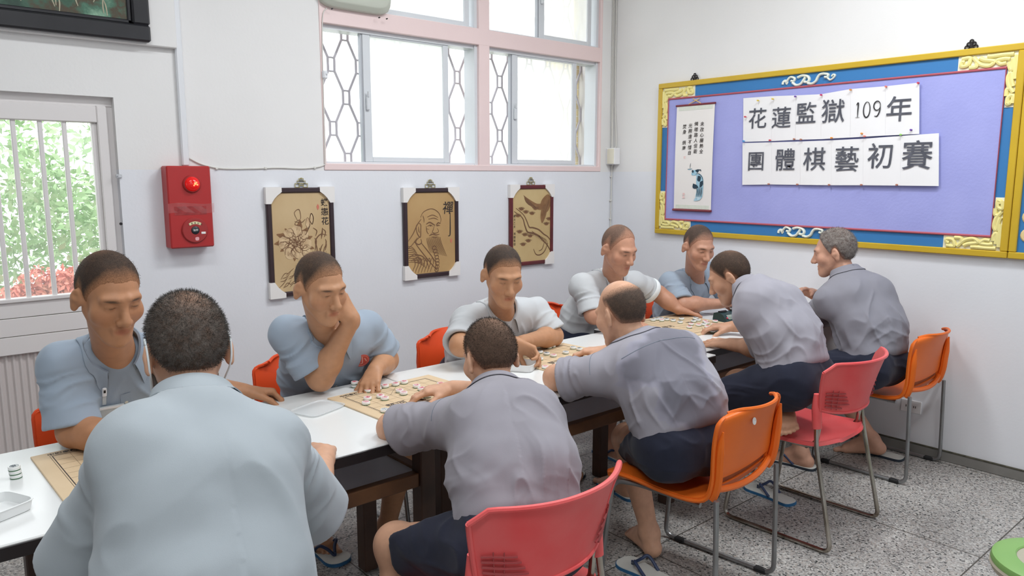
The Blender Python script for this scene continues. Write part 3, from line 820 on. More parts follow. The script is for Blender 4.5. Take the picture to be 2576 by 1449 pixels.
def picture(name, tl, br, mf, mp, label, corners, hook):
    a = bw(*tl, .02); b = bw(*br, .02)
    x0, x1, z0, z1 = a[0], b[0], b[2], a[2]; w, h = x1 - x0, z1 - z0
    t = thing('framed_picture', label, 'picture', ((x0 + x1) / 2, Y0 - .012, z0), group='burnt-wood pictures on the window wall')
    yf = Y0 - .026; fw = .028
    f = MB()
    f.box2((x0, yf, z0), (x0 + fw, Y0, z1), .006); f.box2((x1 - fw, yf, z0), (x1, Y0, z1), .006)
    f.box2((x0 + fw, yf, z0), (x1 - fw, Y0, z0 + fw), .006); f.box2((x0 + fw, yf, z1 - fw), (x1 - fw, Y0, z1), .006)
    f.build('picture_frame', mf, t)
    pn = MB().box2((x0 + fw * .7, Y0 - .016, z0 + fw * .7), (x1 - fw * .7, Y0 - .004, z1 - fw * .7)).build('picture_panel', mp, t, sm=False)
    cs = .085
    for i, (cx, cz, sx, sz) in enumerate(((x0, z1, 1, -1), (x1, z1, -1, -1), (x0, z0, 1, 1), (x1, z0, -1, 1))):
        if not corners[i]: continue
        e = .004
        P = [(cx - sx * e, cz - sz * e), (cx + sx * cs, cz - sz * e), (cx + sx * cs, cz + sz * .022), (cx + sx * .06, cz + sz * .040), (cx + sx * .042, cz + sz * .058), (cx + sx * .024, cz + sz * cs), (cx - sx * e, cz + sz * cs)]
        if sx * sz < 0: P = P[::-1]
        MB().prism(P, yf - .003, Y0 - .002, (0, 2, 1)).build('corner_protector', M_card, t, sm=False, label='white card corner protector')
    # brass fretwork hanger
    hx = bw(*hook)[0]; hz = z1
    k = MB(); r = .0028; y = Y0 - .006
    def rect(xa, za, xb, zb): k.tube([(xa, y, za), (xb, y, za), (xb, y, zb), (xa, y, zb)], r, 5, closed=True)
    rect(hx - .036, hz + .002, hx - .012, hz + .022); rect(hx + .012, hz + .002, hx + .036, hz + .022); rect(hx - .024, hz + .022, hx + .024, hz + .036); rect(hx - .013, hz + .036, hx + .013, hz + .048)
    k.tube([(hx - .012, y, hz + .012), (hx + .012, y, hz + .012)], r, 5); k.cyl((hx, Y0, hz + .05), (hx, y - .008, hz + .05), .004, n=8)
    k.build('hanger', M_brass, t)
    return t, pn, Flat((x0, Y0 - .0165, z0), WM, w, h)

# 1 peony and butterfly
t, pn, F = picture('a', (668, 473), (847, 733), M_frame_d, M_panel, 'framed burnt-wood picture of a peony, behind the man with his hand at his chin', (1, 1, 1, 1), (757, 470))
r = np.random.default_rng(2)
cx, cy = .40, .50
SH = Flat(F.o, WM, F.w, F.h); PT = Flat(F.o, WM, F.w, F.h); LN = F
def blot(x, y, rx, ry, n, z, jag, fl):
    pts = []
    for k in range(n):
        a = k / n * 2 * PI; q = 1 + jag * (r.uniform(-1, 1)); pts.append((x + math.cos(a) * rx * q, y + math.sin(a) * ry * q * .69))
    fl.blob(pts, z); return pts
for k in range(11):                                   # dark pointed leaves behind the bloom
    a = (.25, .8, 1.3, 2.2, 2.7, 3.15, 3.6, 4.1, 4.6, 5.3, 5.9)[k]; L = r.uniform(.24, .34)
    p = lambda d, o: (cx + math.cos(a + o) * d, cy + math.sin(a + o) * d * .66)
    SH.blob([p(.10, -.25), p(L * .7, -.22), p(L * .85, -.10), p(L, .02), p(L * .8, .12), p(L * .65, .24), p(.10, .2)], .0004)
    for e in (-.12, -.02, .09): LN.stroke([p(.17, e), p(L * .9, e * .5 + .02)], .0035)
for ring, (nr, rad, sz, sp_) in enumerate(((9, .165, .080, .25), (8, .115, .068, .3), (5, .060, .056, .4), (2, .018, .045, .5))):
    for k in range(nr):
        a = k / nr * 2 * PI + ring * .7 + r.uniform(-sp_, sp_); rd = rad * r.uniform(.75, 1.15)
        x, y = cx + math.cos(a) * rd, cy + math.sin(a) * rd * .66 - .01
        s1 = sz * r.uniform(.8, 1.2)
        pts = blot(x, y, s1, s1 * r.uniform(.75, 1.1), 11, .0006 + ring * .0001, .14, PT)
        j0 = int((a + PI * .65) / (2 * PI) * 11) % 11
        LN.stroke([pts[(j0 + j) % 11] for j in range(8)], .0055, .00095 + ring * .0001)
        if ring < 3: LN.stroke([(x, y), (x + math.cos(a) * s1 * .6, y + math.sin(a) * s1 * .42)], .0035, .00095 + ring * .0001)
for a0, b0 in ((.62, .70), (.56, .66)):               # bud upper right
    PT.blob([(a0, b0), (a0 + .03, b0 + .06), (a0 + .06, b0 + .02), (a0 + .04, b0 - .04)], .0007); LN.stroke([(a0, b0), (a0 + .03, b0 + .06), (a0 + .06, b0 + .02), (a0 + .04, b0 - .04), (a0, b0)], .007)
LN.stroke([(.55, .56), (.60, .62), (.63, .66)], .008)
for q in ((.44, .70, 1), (.44, .70, -.5)):            # butterfly
    LN.stroke([(q[0], q[1]), (q[0] - .04, q[1] + .07 * q[2]), (q[0] + .03, q[1] + .10 * q[2]), (q[0] + .05, q[1] + .02 * q[2]), (q[0], q[1])], .005)
LN.stroke([(.40, .69), (.50, .68), (.56, .71)], .006)
for k in range(20):                                   # rocks and twigs at the bottom and right
    x = r.uniform(.12, .5); y = r.uniform(.08, .24); LN.stroke([(x, y), (x + .06, y + r.uniform(0, .05)), (x + .12, y + r.uniform(.0, .09))], .0045)
for k in range(14):
    x = r.uniform(.68, .86); y = r.uniform(.30, .56); LN.stroke([(x, y), (x + .02, y + .05), (x + r.uniform(-.04, .06), y + .08)], .007)
LN.stroke([(.70, .30), (.72, .42), (.70, .50), (.78, .56), (.88, .55)], .009); LN.stroke([(.60, .35), (.74, .38), (.90, .34)], .009)
SH.build('picture_shading', M_ink2, pn); PT.build('picture_petals', M_petal, pn); LN.build('picture_lines', M_ink, pn)
T = Flat(F.o, WM, F.w, F.h); T.column('蝶戀花', .86, .855, .046, .052, bold=.0005); T.build('picture_lettering', M_blackink, pn)
Q = Flat(F.o, WM, F.w, F.h); Q.blob([(.735, .82), (.755, .845), (.775, .82), (.755, .79)]); Q.build('picture_seal', M_seal, pn)

# 2 bearded old monk
t, pn, F = picture('b', (1014, 474), (1155, 690), M_frame_d, M_panel2, 'framed brown picture of a bearded elder with earring, between the other two wall pictures', (1, 1, 1, 1), (1081, 468))
L = lambda *p, r=.008: F.stroke(list(p), r * .72)
L((.30, .68), (.36, .74), (.50, .77), (.62, .73), (.67, .66), (.66, .60)); L((.34, .70), (.36, .66), (.36, .62)); L((.42, .68), (.52, .70), (.62, .67)); L((.44, .655), (.54, .665), (.62, .645))
L((.40, .60), (.46, .62), (.52, .60), (.56, .585), r=.014); L((.58, .585), (.62, .61), (.66, .60), r=.014); L((.42, .575), (.47, .59), (.52, .575)); L((.58, .575), (.62, .585), (.655, .575))
F.blob([(.46, .58), (.475, .588), (.49, .58), (.475, .573)]); F.blob([(.60, .578), (.612, .585), (.625, .578), (.612, .571)])
L((.55, .59), (.53, .54), (.51, .51), (.55, .495), (.60, .50), (.625, .515), (.60, .55)); L((.50, .50), (.47, .48)); L((.45, .47), (.52, .485), (.58, .475), (.64, .48), r=.012)
L((.50, .455), (.56, .445), (.61, .455)); L((.40, .58), (.41, .52), (.44, .49)); L((.41, .55), (.45, .54))
for k in range(16):
    x = .40 + k * .017; L((x, .47 - abs(k - 8) * .003), (x + .02, .38), (x + .06 + .004 * k, .28 - .004 * k), r=.005)
L((.26, .62), (.22, .58), (.24, .50), (.29, .46), (.30, .54), (.30, .60), (.26, .62), r=.010); L((.26, .58), (.265, .53), (.28, .51))
L((.27, .46), (.22, .43), (.21, .40), (.26, .38), (.31, .40), (.30, .44), r=.012); L((.31, .66), (.24, .60), (.16, .50), (.07, .42), r=.010)
L((.24, .46), (.14, .38), (.06, .34)); L((.18, .42), (.26, .34), (.40, .22), (.55, .10), (.60, .07), r=.010); L((.30, .40), (.42, .30), (.54, .19), (.60, .10), r=.010)
for k in range(9):
    y = .37 - k * .022; L((.06, y), (.14 + .012 * k, y - .015), (.20 + .025 * k, y - .055 - .004 * k), r=.006)
for k in range(8):
    x = .54 + .055 * math.sin(k * .33); y = .33 - k * .036
    F.stroke([(x + .035 * math.cos(q), y + .021 * math.sin(q)) for q in np.linspace(0, 6.3, 9)], .007)
for k in range(7):
    x = .12 + k * .055; L((x, .20 - .01 * k), (x + .05, .22), (x + .07, .16), (x + .03, .10), (x + .01, .06), r=.008)
L((.08, .24), (.18, .27), (.32, .245), (.40, .18), (.44, .10), r=.010); L((.16, .20), (.22, .235), (.30, .215), (.28, .18), (.20, .18), r=.010)
F.build('picture_lines', M_ink, pn)
T = Flat(F.o, WM, F.w, F.h); T.text('禪', .80, .765, .085, bold=.0006, shear=.12)
T.stroke([(.845, .72), (.845, .60), (.842, .50), (.835, .46), (.80, .455)], .010); T.build('picture_lettering', M_blackink, pn)
Q = Flat(F.o, WM, F.w, F.h); Q.blob([(.84, .40), (.86, .425), (.875, .40), (.86, .37)]); Q.build('picture_seal', M_seal, pn)

# 3 eagle and pine
t, pn, F = picture('c', (1283, 466), (1391, 661), M_frame_r, M_panel3, 'red-framed picture of an eagle over a gnarled pine, nearest the room corner', (1, 1, 0, 1), (1334, 464))
SH = Flat(F.o, WM, F.w, F.h)
SH.blob([(.30, .88), (.42, .83), (.60, .77), (.72, .76), (.74, .70), (.66, .69), (.52, .72), (.40, .78)]); SH.blob([(.68, .74), (.74, .82), (.86, .88), (.94, .84), (.93, .74), (.86, .66), (.74, .66)]); SH.blob([(.72, .70), (.84, .68), (.82, .60), (.74, .52), (.70, .60)])
for k in range(12): F.stroke([(.32 + k * .02, .87 - k * .011), (.36 + k * .022, .80 - k * .008), (.44 + k * .02, .75 - k * .004)], .006)
for k in range(8): F.stroke([(.74 + k * .022, .72 + k * .015), (.78 + k * .018, .66 + k * .02), (.80 + k * .012, .60 + k * .022)], .006)
L = lambda *p, r=.010: F.stroke(list(p), r * .72)
L((.96, .14), (.86, .24), (.76, .30), (.66, .36), (.52, .40), (.40, .42), (.34, .50), (.28, .60), (.10, .68), r=.020); L((.98, .26), (.88, .34), (.78, .38), (.66, .44), (.52, .47), (.44, .48), (.38, .56), (.30, .64), (.14, .72), r=.016)
L((.88, .26), (.80, .16), (.70, .12), (.60, .13), (.54, .20), r=.014); L((.80, .28), (.74, .19), (.66, .17), r=.010)
for x, y in ((.18, .62), (.26, .70), (.36, .66), (.50, .64), (.58, .70), (.34, .38), (.22, .42), (.46, .36), (.84, .50), (.90, .56), (.30, .26), (.42, .30)):
    for k in range(6):
        a = PI * (.15 + k / 6 * .8); F.stroke([(x, y), (x + math.cos(a) * .05, y + math.sin(a) * .025), (x + math.cos(a) * .09, y + math.sin(a) * .035)], .006)
    SH.blob([(x - .05, y), (x, y + .03), (x + .05, y), (x, y - .012)])
for k in range(10): L((.50 + k * .035, .43 - .012 * k), (.54 + k * .035, .40 - .013 * k), (.55 + k * .035, .36 - .013 * k), r=.006)
SH.build('picture_shading', M_ink2, pn); F.build('picture_lines', M_ink, pn)
T = Flat(F.o, WM, F.w, F.h); T.column('歲次乙亥 鴻圖展翅', .105, .62, .020, .024); T.build('picture_lettering', M_blackink, pn)
Q = Flat(F.o, WM, F.w, F.h); Q.blob([(.91, .58), (.93, .60), (.945, .58), (.93, .55)]); Q.build('picture_seal', M_seal, pn)

# ------------------------------------------------------------------ big dark painting over the door
a = bw(380, 107, .06); M_pf = mat('black_frame_wood', S(44, 44, 48), .3, var=(10, .5, S(30, 30, 34)), bump=(50, .05))
px1, pz0 = a[0], a[2]; px0 = -.35; pz1 = pz0 + .95; yb = Y0 - .035
t = thing('oil_painting', 'dark green forest painting in a black frame above the barred door', 'painting', ((px0 + px1) / 2, yb, pz0))
f = MB(); fw = .075
f.box2((px0, yb - .035, pz0), (px1, yb, pz0 + fw), .008); f.box2((px1 - fw, yb - .035, pz0 + fw), (px1, yb, pz1), .008); f.box2((px0, yb - .035, pz0 + fw), (px0 + fw, yb, pz1), .008); f.box2((px0 + fw, yb - .035, pz1 - fw), (px1 - fw, yb, pz1), .008)
f.box2((px0 + fw, yb - .020, pz0 + fw), (px1 - fw, yb - .005, pz0 + fw + .018), .004); f.box2((px1 - fw - .018, yb - .020, pz0 + fw), (px1 - fw, yb - .005, pz1 - fw), .004)
f.build('picture_frame', M_pf, t)
def canvas_mat():
    m = bpy.data.materials.new('painted_forest'); m.use_nodes = True; nt = m.node_tree; Lk = nt.links.new; p = nt.nodes['Principled BSDF']
    tc = nt.nodes.new('ShaderNodeTexCoord'); n = nt.nodes.new('ShaderNodeTexNoise'); n.inputs['Scale'].default_value = 3.2; n.inputs['Detail'].default_value = 9; n.inputs['Roughness'].default_value = .65
    Lk(tc.outputs['Object'], n.inputs['Vector']); r = nt.nodes.new('ShaderNodeValToRGB'); e = r.color_ramp.elements
    e[0].position = .30; e[0].color = (*S(24, 36, 34), 1); e[1].position = .74; e[1].color = (*S(150, 186, 160), 1)
    for ps, c in ((.42, S(38, 66, 54)), (.50, S(62, 96, 78)), (.56, S(78, 62, 46)), (.63, S(70, 112, 92))):
        q = e.new(ps); q.color = (*c, 1)
    Lk(n.outputs['Fac'], r.inputs['Fac']); Lk(r.outputs['Color'], p.inputs['Base Color']); p.inputs['Roughness'].default_value = .35
    b = nt.nodes.new('ShaderNodeBump'); b.inputs['Strength'].default_value = .3; b.inputs['Distance'].default_value = .004; Lk(n.outputs['Fac'], b.inputs['Height']); Lk(b.outputs['Normal'], p.inputs['Normal'])
    return m
cv = MB().box2((px0 + fw, yb - .012, pz0 + fw), (px1 - fw, yb - .004, pz1 - fw)).build('canvas', canvas_mat(), t, sm=False)
tr = Flat((px0 + fw, yb - .0125, pz0 + fw), WM, px1 - px0 - 2 * fw, pz1 - pz0 - 2 * fw)
r = np.random.default_rng(8)
for k in range(26):
    x = r.uniform(.45, .97); y = r.uniform(.0, .2); tr.stroke([(x, y), (x + r.uniform(-.012, .012), y + .05), (x + r.uniform(-.02, .02), y + r.uniform(.08, .18))], .0022)
tr.build('birch_trunks', mat('pale_paint', S(170, 164, 140), .5, bump=(60, .1)), cv)

# ------------------------------------------------------------------ fire alarm box, conduit and cables
M_red = mat('red_enamel', S(176, 42, 42), .38, spec=.5, var=(4, .3, S(160, 36, 38)), bump=(70, .03))
M_redd = mat('red_plastic', S(160, 46, 46), .4, bump=(70, .04))
a, b = bw(418, 417, .09), bw(541, 620, .09)
x0, x1, z0, z1 = a[0], b[0], b[2], a[2]; xc = (x0 + x1) / 2; yf = Y0 - .085
t = thing('fire_alarm_box', 'red fire alarm box with a lit lamp on the wall right of the door', 'fire alarm', (xc, Y0, z0))
MB().box2((x0, yf, z0), (x1, Y0, z1), .006).build('housing', M_red, t)
lc = ony(482, 463, yf); l = MB(); l.lathe([(.043, 0), (.043, .006), (.038, .012)], 32, (lc[0], yf, lc[2]), frame_m((1, 0, 0), (0, 0, 1)))
l.build('lamp_ring', M_redd, t)
M_lamp = mat('red_lamp_glass', S(206, 24, 24), .15, spec=.6, emit=(S(255, 20, 14), .25), bump=(20, .05))
d = MB(); d.lathe([(.037, .004), (.035, .016), (.028, .027), (.016, .034), (.001, .036)], 28, (lc[0], yf, lc[2]), frame_m((1, 0, 0), (0, 0, 1)))
dome = d.build('lamp_dome', M_lamp, t)
M_bulb = mat('glowing_filament', S(255, 90, 60), .4, emit=(S(255, 70, 40), 9.0), bump=(90, .02))
g = MB()
for dx, dz, rr_ in ((.006, .002, .007), (.013, .008, .004), (.016, -.003, .0045), (.0, -.006, .004)): g.sphere((lc[0] + dx, yf - .034, lc[2] + dz), (rr_, .004, rr_), 10)
g.build('lamp_glow', M_bulb, t)
rc = ony(490, 579, yf); q = MB(); q.lathe([(.062, 0), (.062, .006), (.058, .010), (.020, .010), (.019, .007), (.001, .007)], 40, (rc[0], yf, rc[2]), WM)
pl = q.build('call_point', M_redd, t)
M_pblk = mat('dark_push_button', S(36, 40, 46), .35, bump=(60, .04))
k = MB(); k.lathe([(.019, .006), (.019, .012), (.016, .014), (.001, .014)], 24, (rc[0], yf, rc[2]), WM); k.build('push_button', M_pblk, pl)
sc = Flat((rc[0], yf - .0145, rc[2]), WM, 1, 1); sc.text('強押', 0, .0, .012, 0); sc.build('button_lettering', M_card, pl)
cz = Flat((rc[0], yf - .0105, rc[2]), WM, 1, 1)
cz.blob([(-.030, .034), (-.018, .040), (0, .0435), (.018, .040), (.030, .034), (.026, .024), (.012, .029), (0, .030), (-.012, .029), (-.026, .024)], 0)
cz.build('name_label', mat('pale_label', S(232, 222, 176), .5, bump=(60, .03)), pl)
tx = Flat((rc[0], yf - .0112, rc[2]), WM, 1, 1)
for i, ch_ in enumerate('火警報知機'):
    an = math.radians(28 - i * 14); tx.text(ch_, math.sin(-an) * .062, math.cos(an) * .062 - .027, .0095, 0)
tx.build('label_lettering', M_blackink, pl)
o_ = MB(); o_.box((rc[0] + .038, yf - .011, rc[2] - .014), (.021, .002, .011), .001); o_.build('paper_tag', M_card, pl)
e_ = Flat((rc[0] + .006, yf - .0108, rc[2] - .042), WM, 1, 1); e_.blob([(-.009, .006), (0, .009), (.009, .006), (.008, -.006), (0, -.009), (-.008, -.006)], 0); e_.build('emblem', mat('pink_emblem', S(230, 170, 176), .5, bump=(60, .03)), pl)
M_tape = mat('clear_tape', S(206, 120, 120), .15, spec=.6, alpha=.32, bump=(35, .5))
tp = MB(); tz = ony(480, 525, yf)[2]
tp.grid(lambda u, v: np.array([x0 - .004 + (x1 - x0 + .012) * u, yf - .0012 - .0008 * math.sin(17 * u + 5 * v), tz - .020 + .046 * v + .004 * math.sin(6 * u)]), 24, 6)
tp.build('clear_tape', M_tape, t, label='crumpled clear tape across the red box')
MB().box2((x0 + .025, yf - .001, tz - .03), (x1 - .03, yf, tz + .012)).build('faded_notice', mat('faded_notice', S(166, 54, 54), .6, var=(40, .8, S(120, 34, 36))), t)
# conduit
M_cond = mat('white_conduit', S(226, 228, 232), .45, bump=(50, .05))
cx_ = bw(454, 200)[0]; t2 = MB()
t2.box2((cx_ - .022, Y0 - .022, z1 + .0), (cx_ + .012, Y0, ZC - .001), .006)
c = t2.build('cable_conduit', M_cond); tag(c, 'white cable conduit running down the wall to the red alarm box', 'conduit')
M_cable = mat('pale_cable', S(216, 214, 208), .5, bump=(50, .05))
cb = MB(); P = [bw(*p, .006) for p in ((470, 392), (480, 400), (510, 414), (560, 424), (640, 424), (700, 422), (760, 424), (800, 420), (818, 414))]
cb.tube(spline(P, 6), .0032, 6)
for p in ((545, 424), (668, 423), (792, 422)): q = bw(*p, .006); cb.box(q, (.014, .010, .012), .002)
c = cb.build('wall_cable', M_cable); tag(c, 'thin cable running along the wall from the red alarm box to the window', 'cable')
cb = MB(); cb.tube(spline([bw(*p, .008) for p in ((822, 20), (812, 40), (811, 120), (814, 240), (816, 330), (818, 412))], 6), .003, 6)
c = cb.build('wall_cable', M_cable); tag(c, 'thin cable hanging down the left window edge from the exhaust fan', 'cable')
# small pull-cord switch on the left edge of the window
p = bw(817, 188, .012); c = MB().box(p, (.028, .024, .045), .006); c.box(p + np.array([.006, -.014, .004]), (.010, .006, .012), .002)
c = c.build('switch_box', M_cond); tag(c, 'small white switch box on the left edge of the pink window frame', 'switch')

# ------------------------------------------------------------------ exhaust fan in the upper left of the window
M_fan = mat('grey_green_enamel', S(196, 200, 188), .4, var=(5, .3, S(184, 188, 174)), bump=(50, .04))
fx0, fx1 = ony(806, 20, Y0 - .05)[0], ony(989, 40, Y0 - .05)[0]; fz0 = ony(990, 47, Y0 - .05)[2]; fs = fx1 - fx0; fcx = (fx0 + fx1) / 2; fcz = fz0 + fs / 2 + .015
t = thing('exhaust_fan', 'grey-green exhaust fan set in the upper left corner of the window', 'fan', (fcx, Y0, fz0))
def rsq(u, hs, rc_):
    """rounded square outline point"""
    a = u * 2 * PI; x, z = math.cos(a), math.sin(a); n_ = 7
    k = (abs(x) ** n_ + abs(z) ** n_) ** (-1 / n_); return x * k * hs, z * k * hs
f = MB(); hr = .165
prof = [(1.0, -.005, 0), (1.0, -.030, 0), (.975, -.042, 0), (.93, -.046, 0), (.90, -.058, 0), (.86, -.062, 0)]
N = 64; V = []; rings = []
for s_, y, _ in prof: rings.append([(fcx + rsq(i / N, fs / 2, .05)[0] * s_, Y0 + y, fcz + rsq(i / N, fs / 2, .05)[1] * s_) for i in range(N)])
for rad, y in ((hr, -.062), (hr - .006, -.050), (hr - .008, .08)): rings.append([(fcx + rad * math.cos(2 * PI * i / N), Y0 + y, fcz + rad * math.sin(2 * PI * i / N)) for i in range(N)])
V = [p for r_ in rings for p in r_]; F_ = [(a * N + i, a * N + (i + 1) % N, (a + 1) * N + (i + 1) % N, (a + 1) * N + i) for a in range(len(rings) - 1) for i in range(N)]
f.add(V, F_); f.build('fan_housing', M_fan, t, label='rounded square housing', angle=50)
b_ = MB(); b_.lathe([(.060, -.01), (.060, .03), (.052, .045), (.001, .05)], 32, (fcx, Y0 - .01, fcz), WM); b_.build('motor', mat('grey_motor', S(160, 162, 160), .4, bump=(50, .05)), t)
for k in range(5):
    a = k * 2 * PI / 5 + .3; bl = MB()
    bl.grid(lambda u, v: np.array([fcx + (.055 + .095 * u) * math.cos(a + (v - .5) * (.75 - .1 * u)), Y0 + .012 + .03 * (v - .5), fcz + (.055 + .095 * u) * math.sin(a + (v - .5) * (.75 - .1 * u))]), 6, 6, .003)
    bl.build('fan_blade', M_alu, t)
b_ = MB()
for k in range(4):
    a = k * PI / 2 + PI / 4; b_.tube([(fcx + .05 * math.cos(a), Y0 + .05, fcz + .05 * math.sin(a)), (fcx + hr * math.cos(a), Y0 + .05, fcz + hr * math.sin(a))], .008, 6)
b_.build('motor_bracket', M_fan, t)
h_ = MB()
for px, py in ((836, 22), (955, 44), (974, 47), (838, 1), (856, 7)): q = ony(px, py, Y0 - .045); h_.cyl(q + np.array([0, -.003, 0]), q + np.array([0, .01, 0]), .0035, n=10)
h_.build('screw', M_blk, t)

# ------------------------------------------------------------------ junction box and cables in the room corner
p0 = bw(1532, 392, .03); M_box = mat('cream_box', S(228, 224, 206), .5, bump=(50, .04)); M_boxw = mat('white_box', S(236, 236, 238), .5, bump=(50, .04))
t = thing('junction_box', 'cream junction box with cables in the room corner right of the window', 'junction box', (X0 - .03, Y0 - .03, bw(1532, 412)[2]))
zb, zt = onx(1540, 414, X0 - .03)[2], onx(1540, 373, X0 - .03)[2]
MB().box2((X0 - .065, Y0 - .085, zb), (X0, Y0 - .0, zt), .004).build('box_body', M_boxw, t)
MB().box2((X0 - .070, Y0 - .080, zb + .004), (X0 - .062, Y0 - .015, zt - .004), .003).build('box_lid', M_box, t)
for dx, dy_, nm in ((-.012, -.012, 0), (-.022, -.008, 1), (-.006, -.026, 2)):
    cb = MB(); cb.tube(spline([(X0 + dx, Y0 + dy_, ZC - .002), (X0 + dx - .003, Y0 + dy_, 2.6), (X0 + dx, Y0 + dy_ - .003, 2.1), (X0 + dx - .004, Y0 + dy_ - .006 - .01 * nm, zt + .05), (X0 + dx - .012, Y0 + dy_ - .02, zt - .002)], 6), .0042, 6)
    cb.build('box_cable', M_cable, t)
cb = MB(); cb.tube(spline([(X0 - .02, Y0 - .03, zb + .004), (X0 - .010, Y0 - .012, zb - .06), (X0 - .010, Y0 - .010, 1.2), (X0 - .010, Y0 - .010, .9), (X0 - .010, Y0 - .010, .2)], 6), .0045, 6)
for z in (zb - .09, 1.36, 1.22, 1.0, .7): cb.box((X0 - .012, Y0 - .008, z), (.016, .016, .012), .002)
c = cb.build('wall_cable', M_cable); tag(c, 'pale cable running down the room corner below the cream junction box', 'cable')

# ------------------------------------------------------------------ notice board on the right wall
M_yel = mat('yellow_frame', S(206, 172, 46), .35, var=(6, .35, S(190, 152, 40)), bump=(50, .04))
M_blue = mat('blue_board', S(54, 124, 186), .6, var=(3, .3, S(48, 112, 172)), bump=(120, .05))
M_felt = mat('lavender_felt', S(164, 168, 226), .9, var=(5, .55, S(152, 156, 216)), bump=(70, .25), sheen=.2)
M_cord = mat('dusty_red_cord', S(184, 92, 104), .8, bump=(150, .3))
M_cream = mat('cream_relief_base', S(238, 236, 214), .6, bump=(60, .04))
M_yrel = mat('pale_yellow_relief', S(238, 226, 150), .55, bump=(60, .05))
M_orn = mat('white_relief', S(232, 238, 226), .55, bump=(60, .05))
D = .03
by0 = rw(1651, 400, D)[1]; by1 = rw(2556, 400, D)[1]; bz1 = rw(1651, 212, D)[2]; bz0 = rw(1640, 586, D)[2]
t = thing('notice_board', 'large lavender notice board with a yellow and blue border on the right wall', 'notice board', (X0, (by0 + by1) / 2, bz0))
fw = .034; f = MB()
f.box2((X0 - D, by1, bz0), (X0, by0, bz0 + fw), .004); f.box2((X0 - D, by1, bz1 - fw), (X0, by0, bz1), .004)
f.box2((X0 - D, by0 - fw, bz0 + fw), (X0, by0, bz1 - fw), .004); f.box2((X0 - D, by1, bz0 + fw), (X0, by1 + fw, bz1 - fw), .004)
f.build('board_frame', M_yel, t, label='yellow outer frame')
MB().box2((X0 - .014, by1 + fw * .8, bz0 + fw * .8), (X0 - .002, by0 - fw * .8, bz1 - fw * .8)).build('board_backing', M_blue, t, sm=False, label='blue border panel')
iy0 = rw(1681, 300, .02)[1]; iy1 = rw(2520, 300, .02)[1]; iz1 = rw(1681, 250, .02)[2]; iz0 = rw(1676, 551, .02)[2]
iw, ih = iy0 - iy1, iz1 - iz0
MB().box2((X0 - .019, iy1, iz0), (X0 - .010, iy0, iz1)).build('felt_panel', M_felt, t, sm=False, label='lavender felt panel')
cd = MB(); cd.tube([(X0 - .020, iy0, iz0), (X0 - .020, iy1, iz0), (X0 - .020, iy1, iz1), (X0 - .020, iy0, iz1)], .0065, 8, closed=True); cd.build('border_cord', M_cord, t, label='dusty red border cord')
# corner reliefs : L shaped plates with winding key pattern
oy0, oy1, oz0, oz1 = by0 - fw, by1 + fw, bz0 + fw, bz1 - fw
cl = .33; cw_y0 = oy0 - iy0; cw_y1 = iy1 - oy1; cwz1 = oz1 - iz1; cwz0 = iz0 - oz0
for nm, yc, zc, sy, sz, cwy, cwz in (('tl', oy0, oz1, -1, -1, cw_y0, cwz1), ('tr', oy1, oz1, 1, -1, cw_y1, cwz1), ('bl', oy0, oz0, -1, 1, cw_y0, cwz0), ('br', oy1, oz0, 1, 1, cw_y1, cwz0)):
    L1 = .27 if sy < 0 else .27
    q = lambda a, b: (yc + sy * a, zc + sz * b)
    P = [q(0, 0), q(L1, 0), q(L1, cwz - .005), q(cwy - .005, cwz - .005), q(cwy - .005, L1), q(0, L1)]
    pl = MB().prism(P, X0 - .0165, X0 - .013, (1, 2, 0)).build('corner_relief', M_cream, t, sm=False, label='cream corner plate with yellow scroll relief')
    rl = MB(); xr = X0 - .018
    def run(pts, r_=.0112): rl.tube(spline([(xr, *q(a, b)) for a, b in pts], 6), r_, 8, flat=1.0)
    m = (min(cwy, cwz)) / .085
    A, B = cwy, cwz
    for sw in (0, 1):
        c_ = (lambda u, v: (u, v * B / .085)) if sw == 0 else (lambda u, v: (v * A / .085, u))
        z_ = [c_(.252, .015), c_(.215, .014), c_(.222, .05), c_(.252, .055), c_(.25, .034), c_(.238, .034)]
        run(z_); run([c_(.20, .014), c_(.165, .055), c_(.125, .066), c_(.105, .045), c_(.15, .032), c_(.17, .020)]); run([c_(.215, .068), c_(.185, .066), c_(.18, .045)])
        run([c_(.02, .015), c_(.07, .014), c_(.115, .016), c_(.135, .014)]); run([c_(.035, .04), c_(.06, .036), c_(.09, .042), c_(.075, .062), c_(.05, .06)])
    rl.build('scroll_relief', M_yrel, pl)
# white scroll ornaments at the middle of top and bottom border
for zc, yc in (((iz1 + oz1) / 2, rw(2033, 196, .02)[1]), ((iz0 + oz0) / 2, rw(2020, 583, .02)[1])):
    o_ = MB(); xr = X0 - .018; s_ = .165
    def run(pts, r_): o_.tube(spline([(xr, yc - a * s_, zc + b * .027) for a, b in pts], 7), r_ * 1.35, 8, flat=.6)
    run([(-1.0, -.5), (-.98, .0), (-.90, .25), (-.82, -.1), (-.86, -.5)], .006)
    run([(-.86, -.2), (-.7, .9), (-.52, .55), (-.56, .0), (-.66, .1)], .009); run([(-.60, -.3), (-.45, -.95), (-.28, -.8), (-.18, -.1), (-.10, .6)], .010)
    run([(-.40, .7), (-.22, 1.0), (-.02, .7), (.05, .0), (-.02, -.5), (-.14, -.4)], .010); run([(.0, -.8), (.16, -.95), (.30, -.5), (.36, .2), (.44, .8), (.58, .95)], .010)
    run([(.58, .95), (.74, .7), (.72, .15), (.62, .2)], .009); run([(.70, .2), (.82, -.5), (.94, -.2), (1.0, .35), (.93, .55), (.88, .2)], .007)
    o_.build('scroll_ornament', M_orn, t, label='white scroll ornament on the blue border')
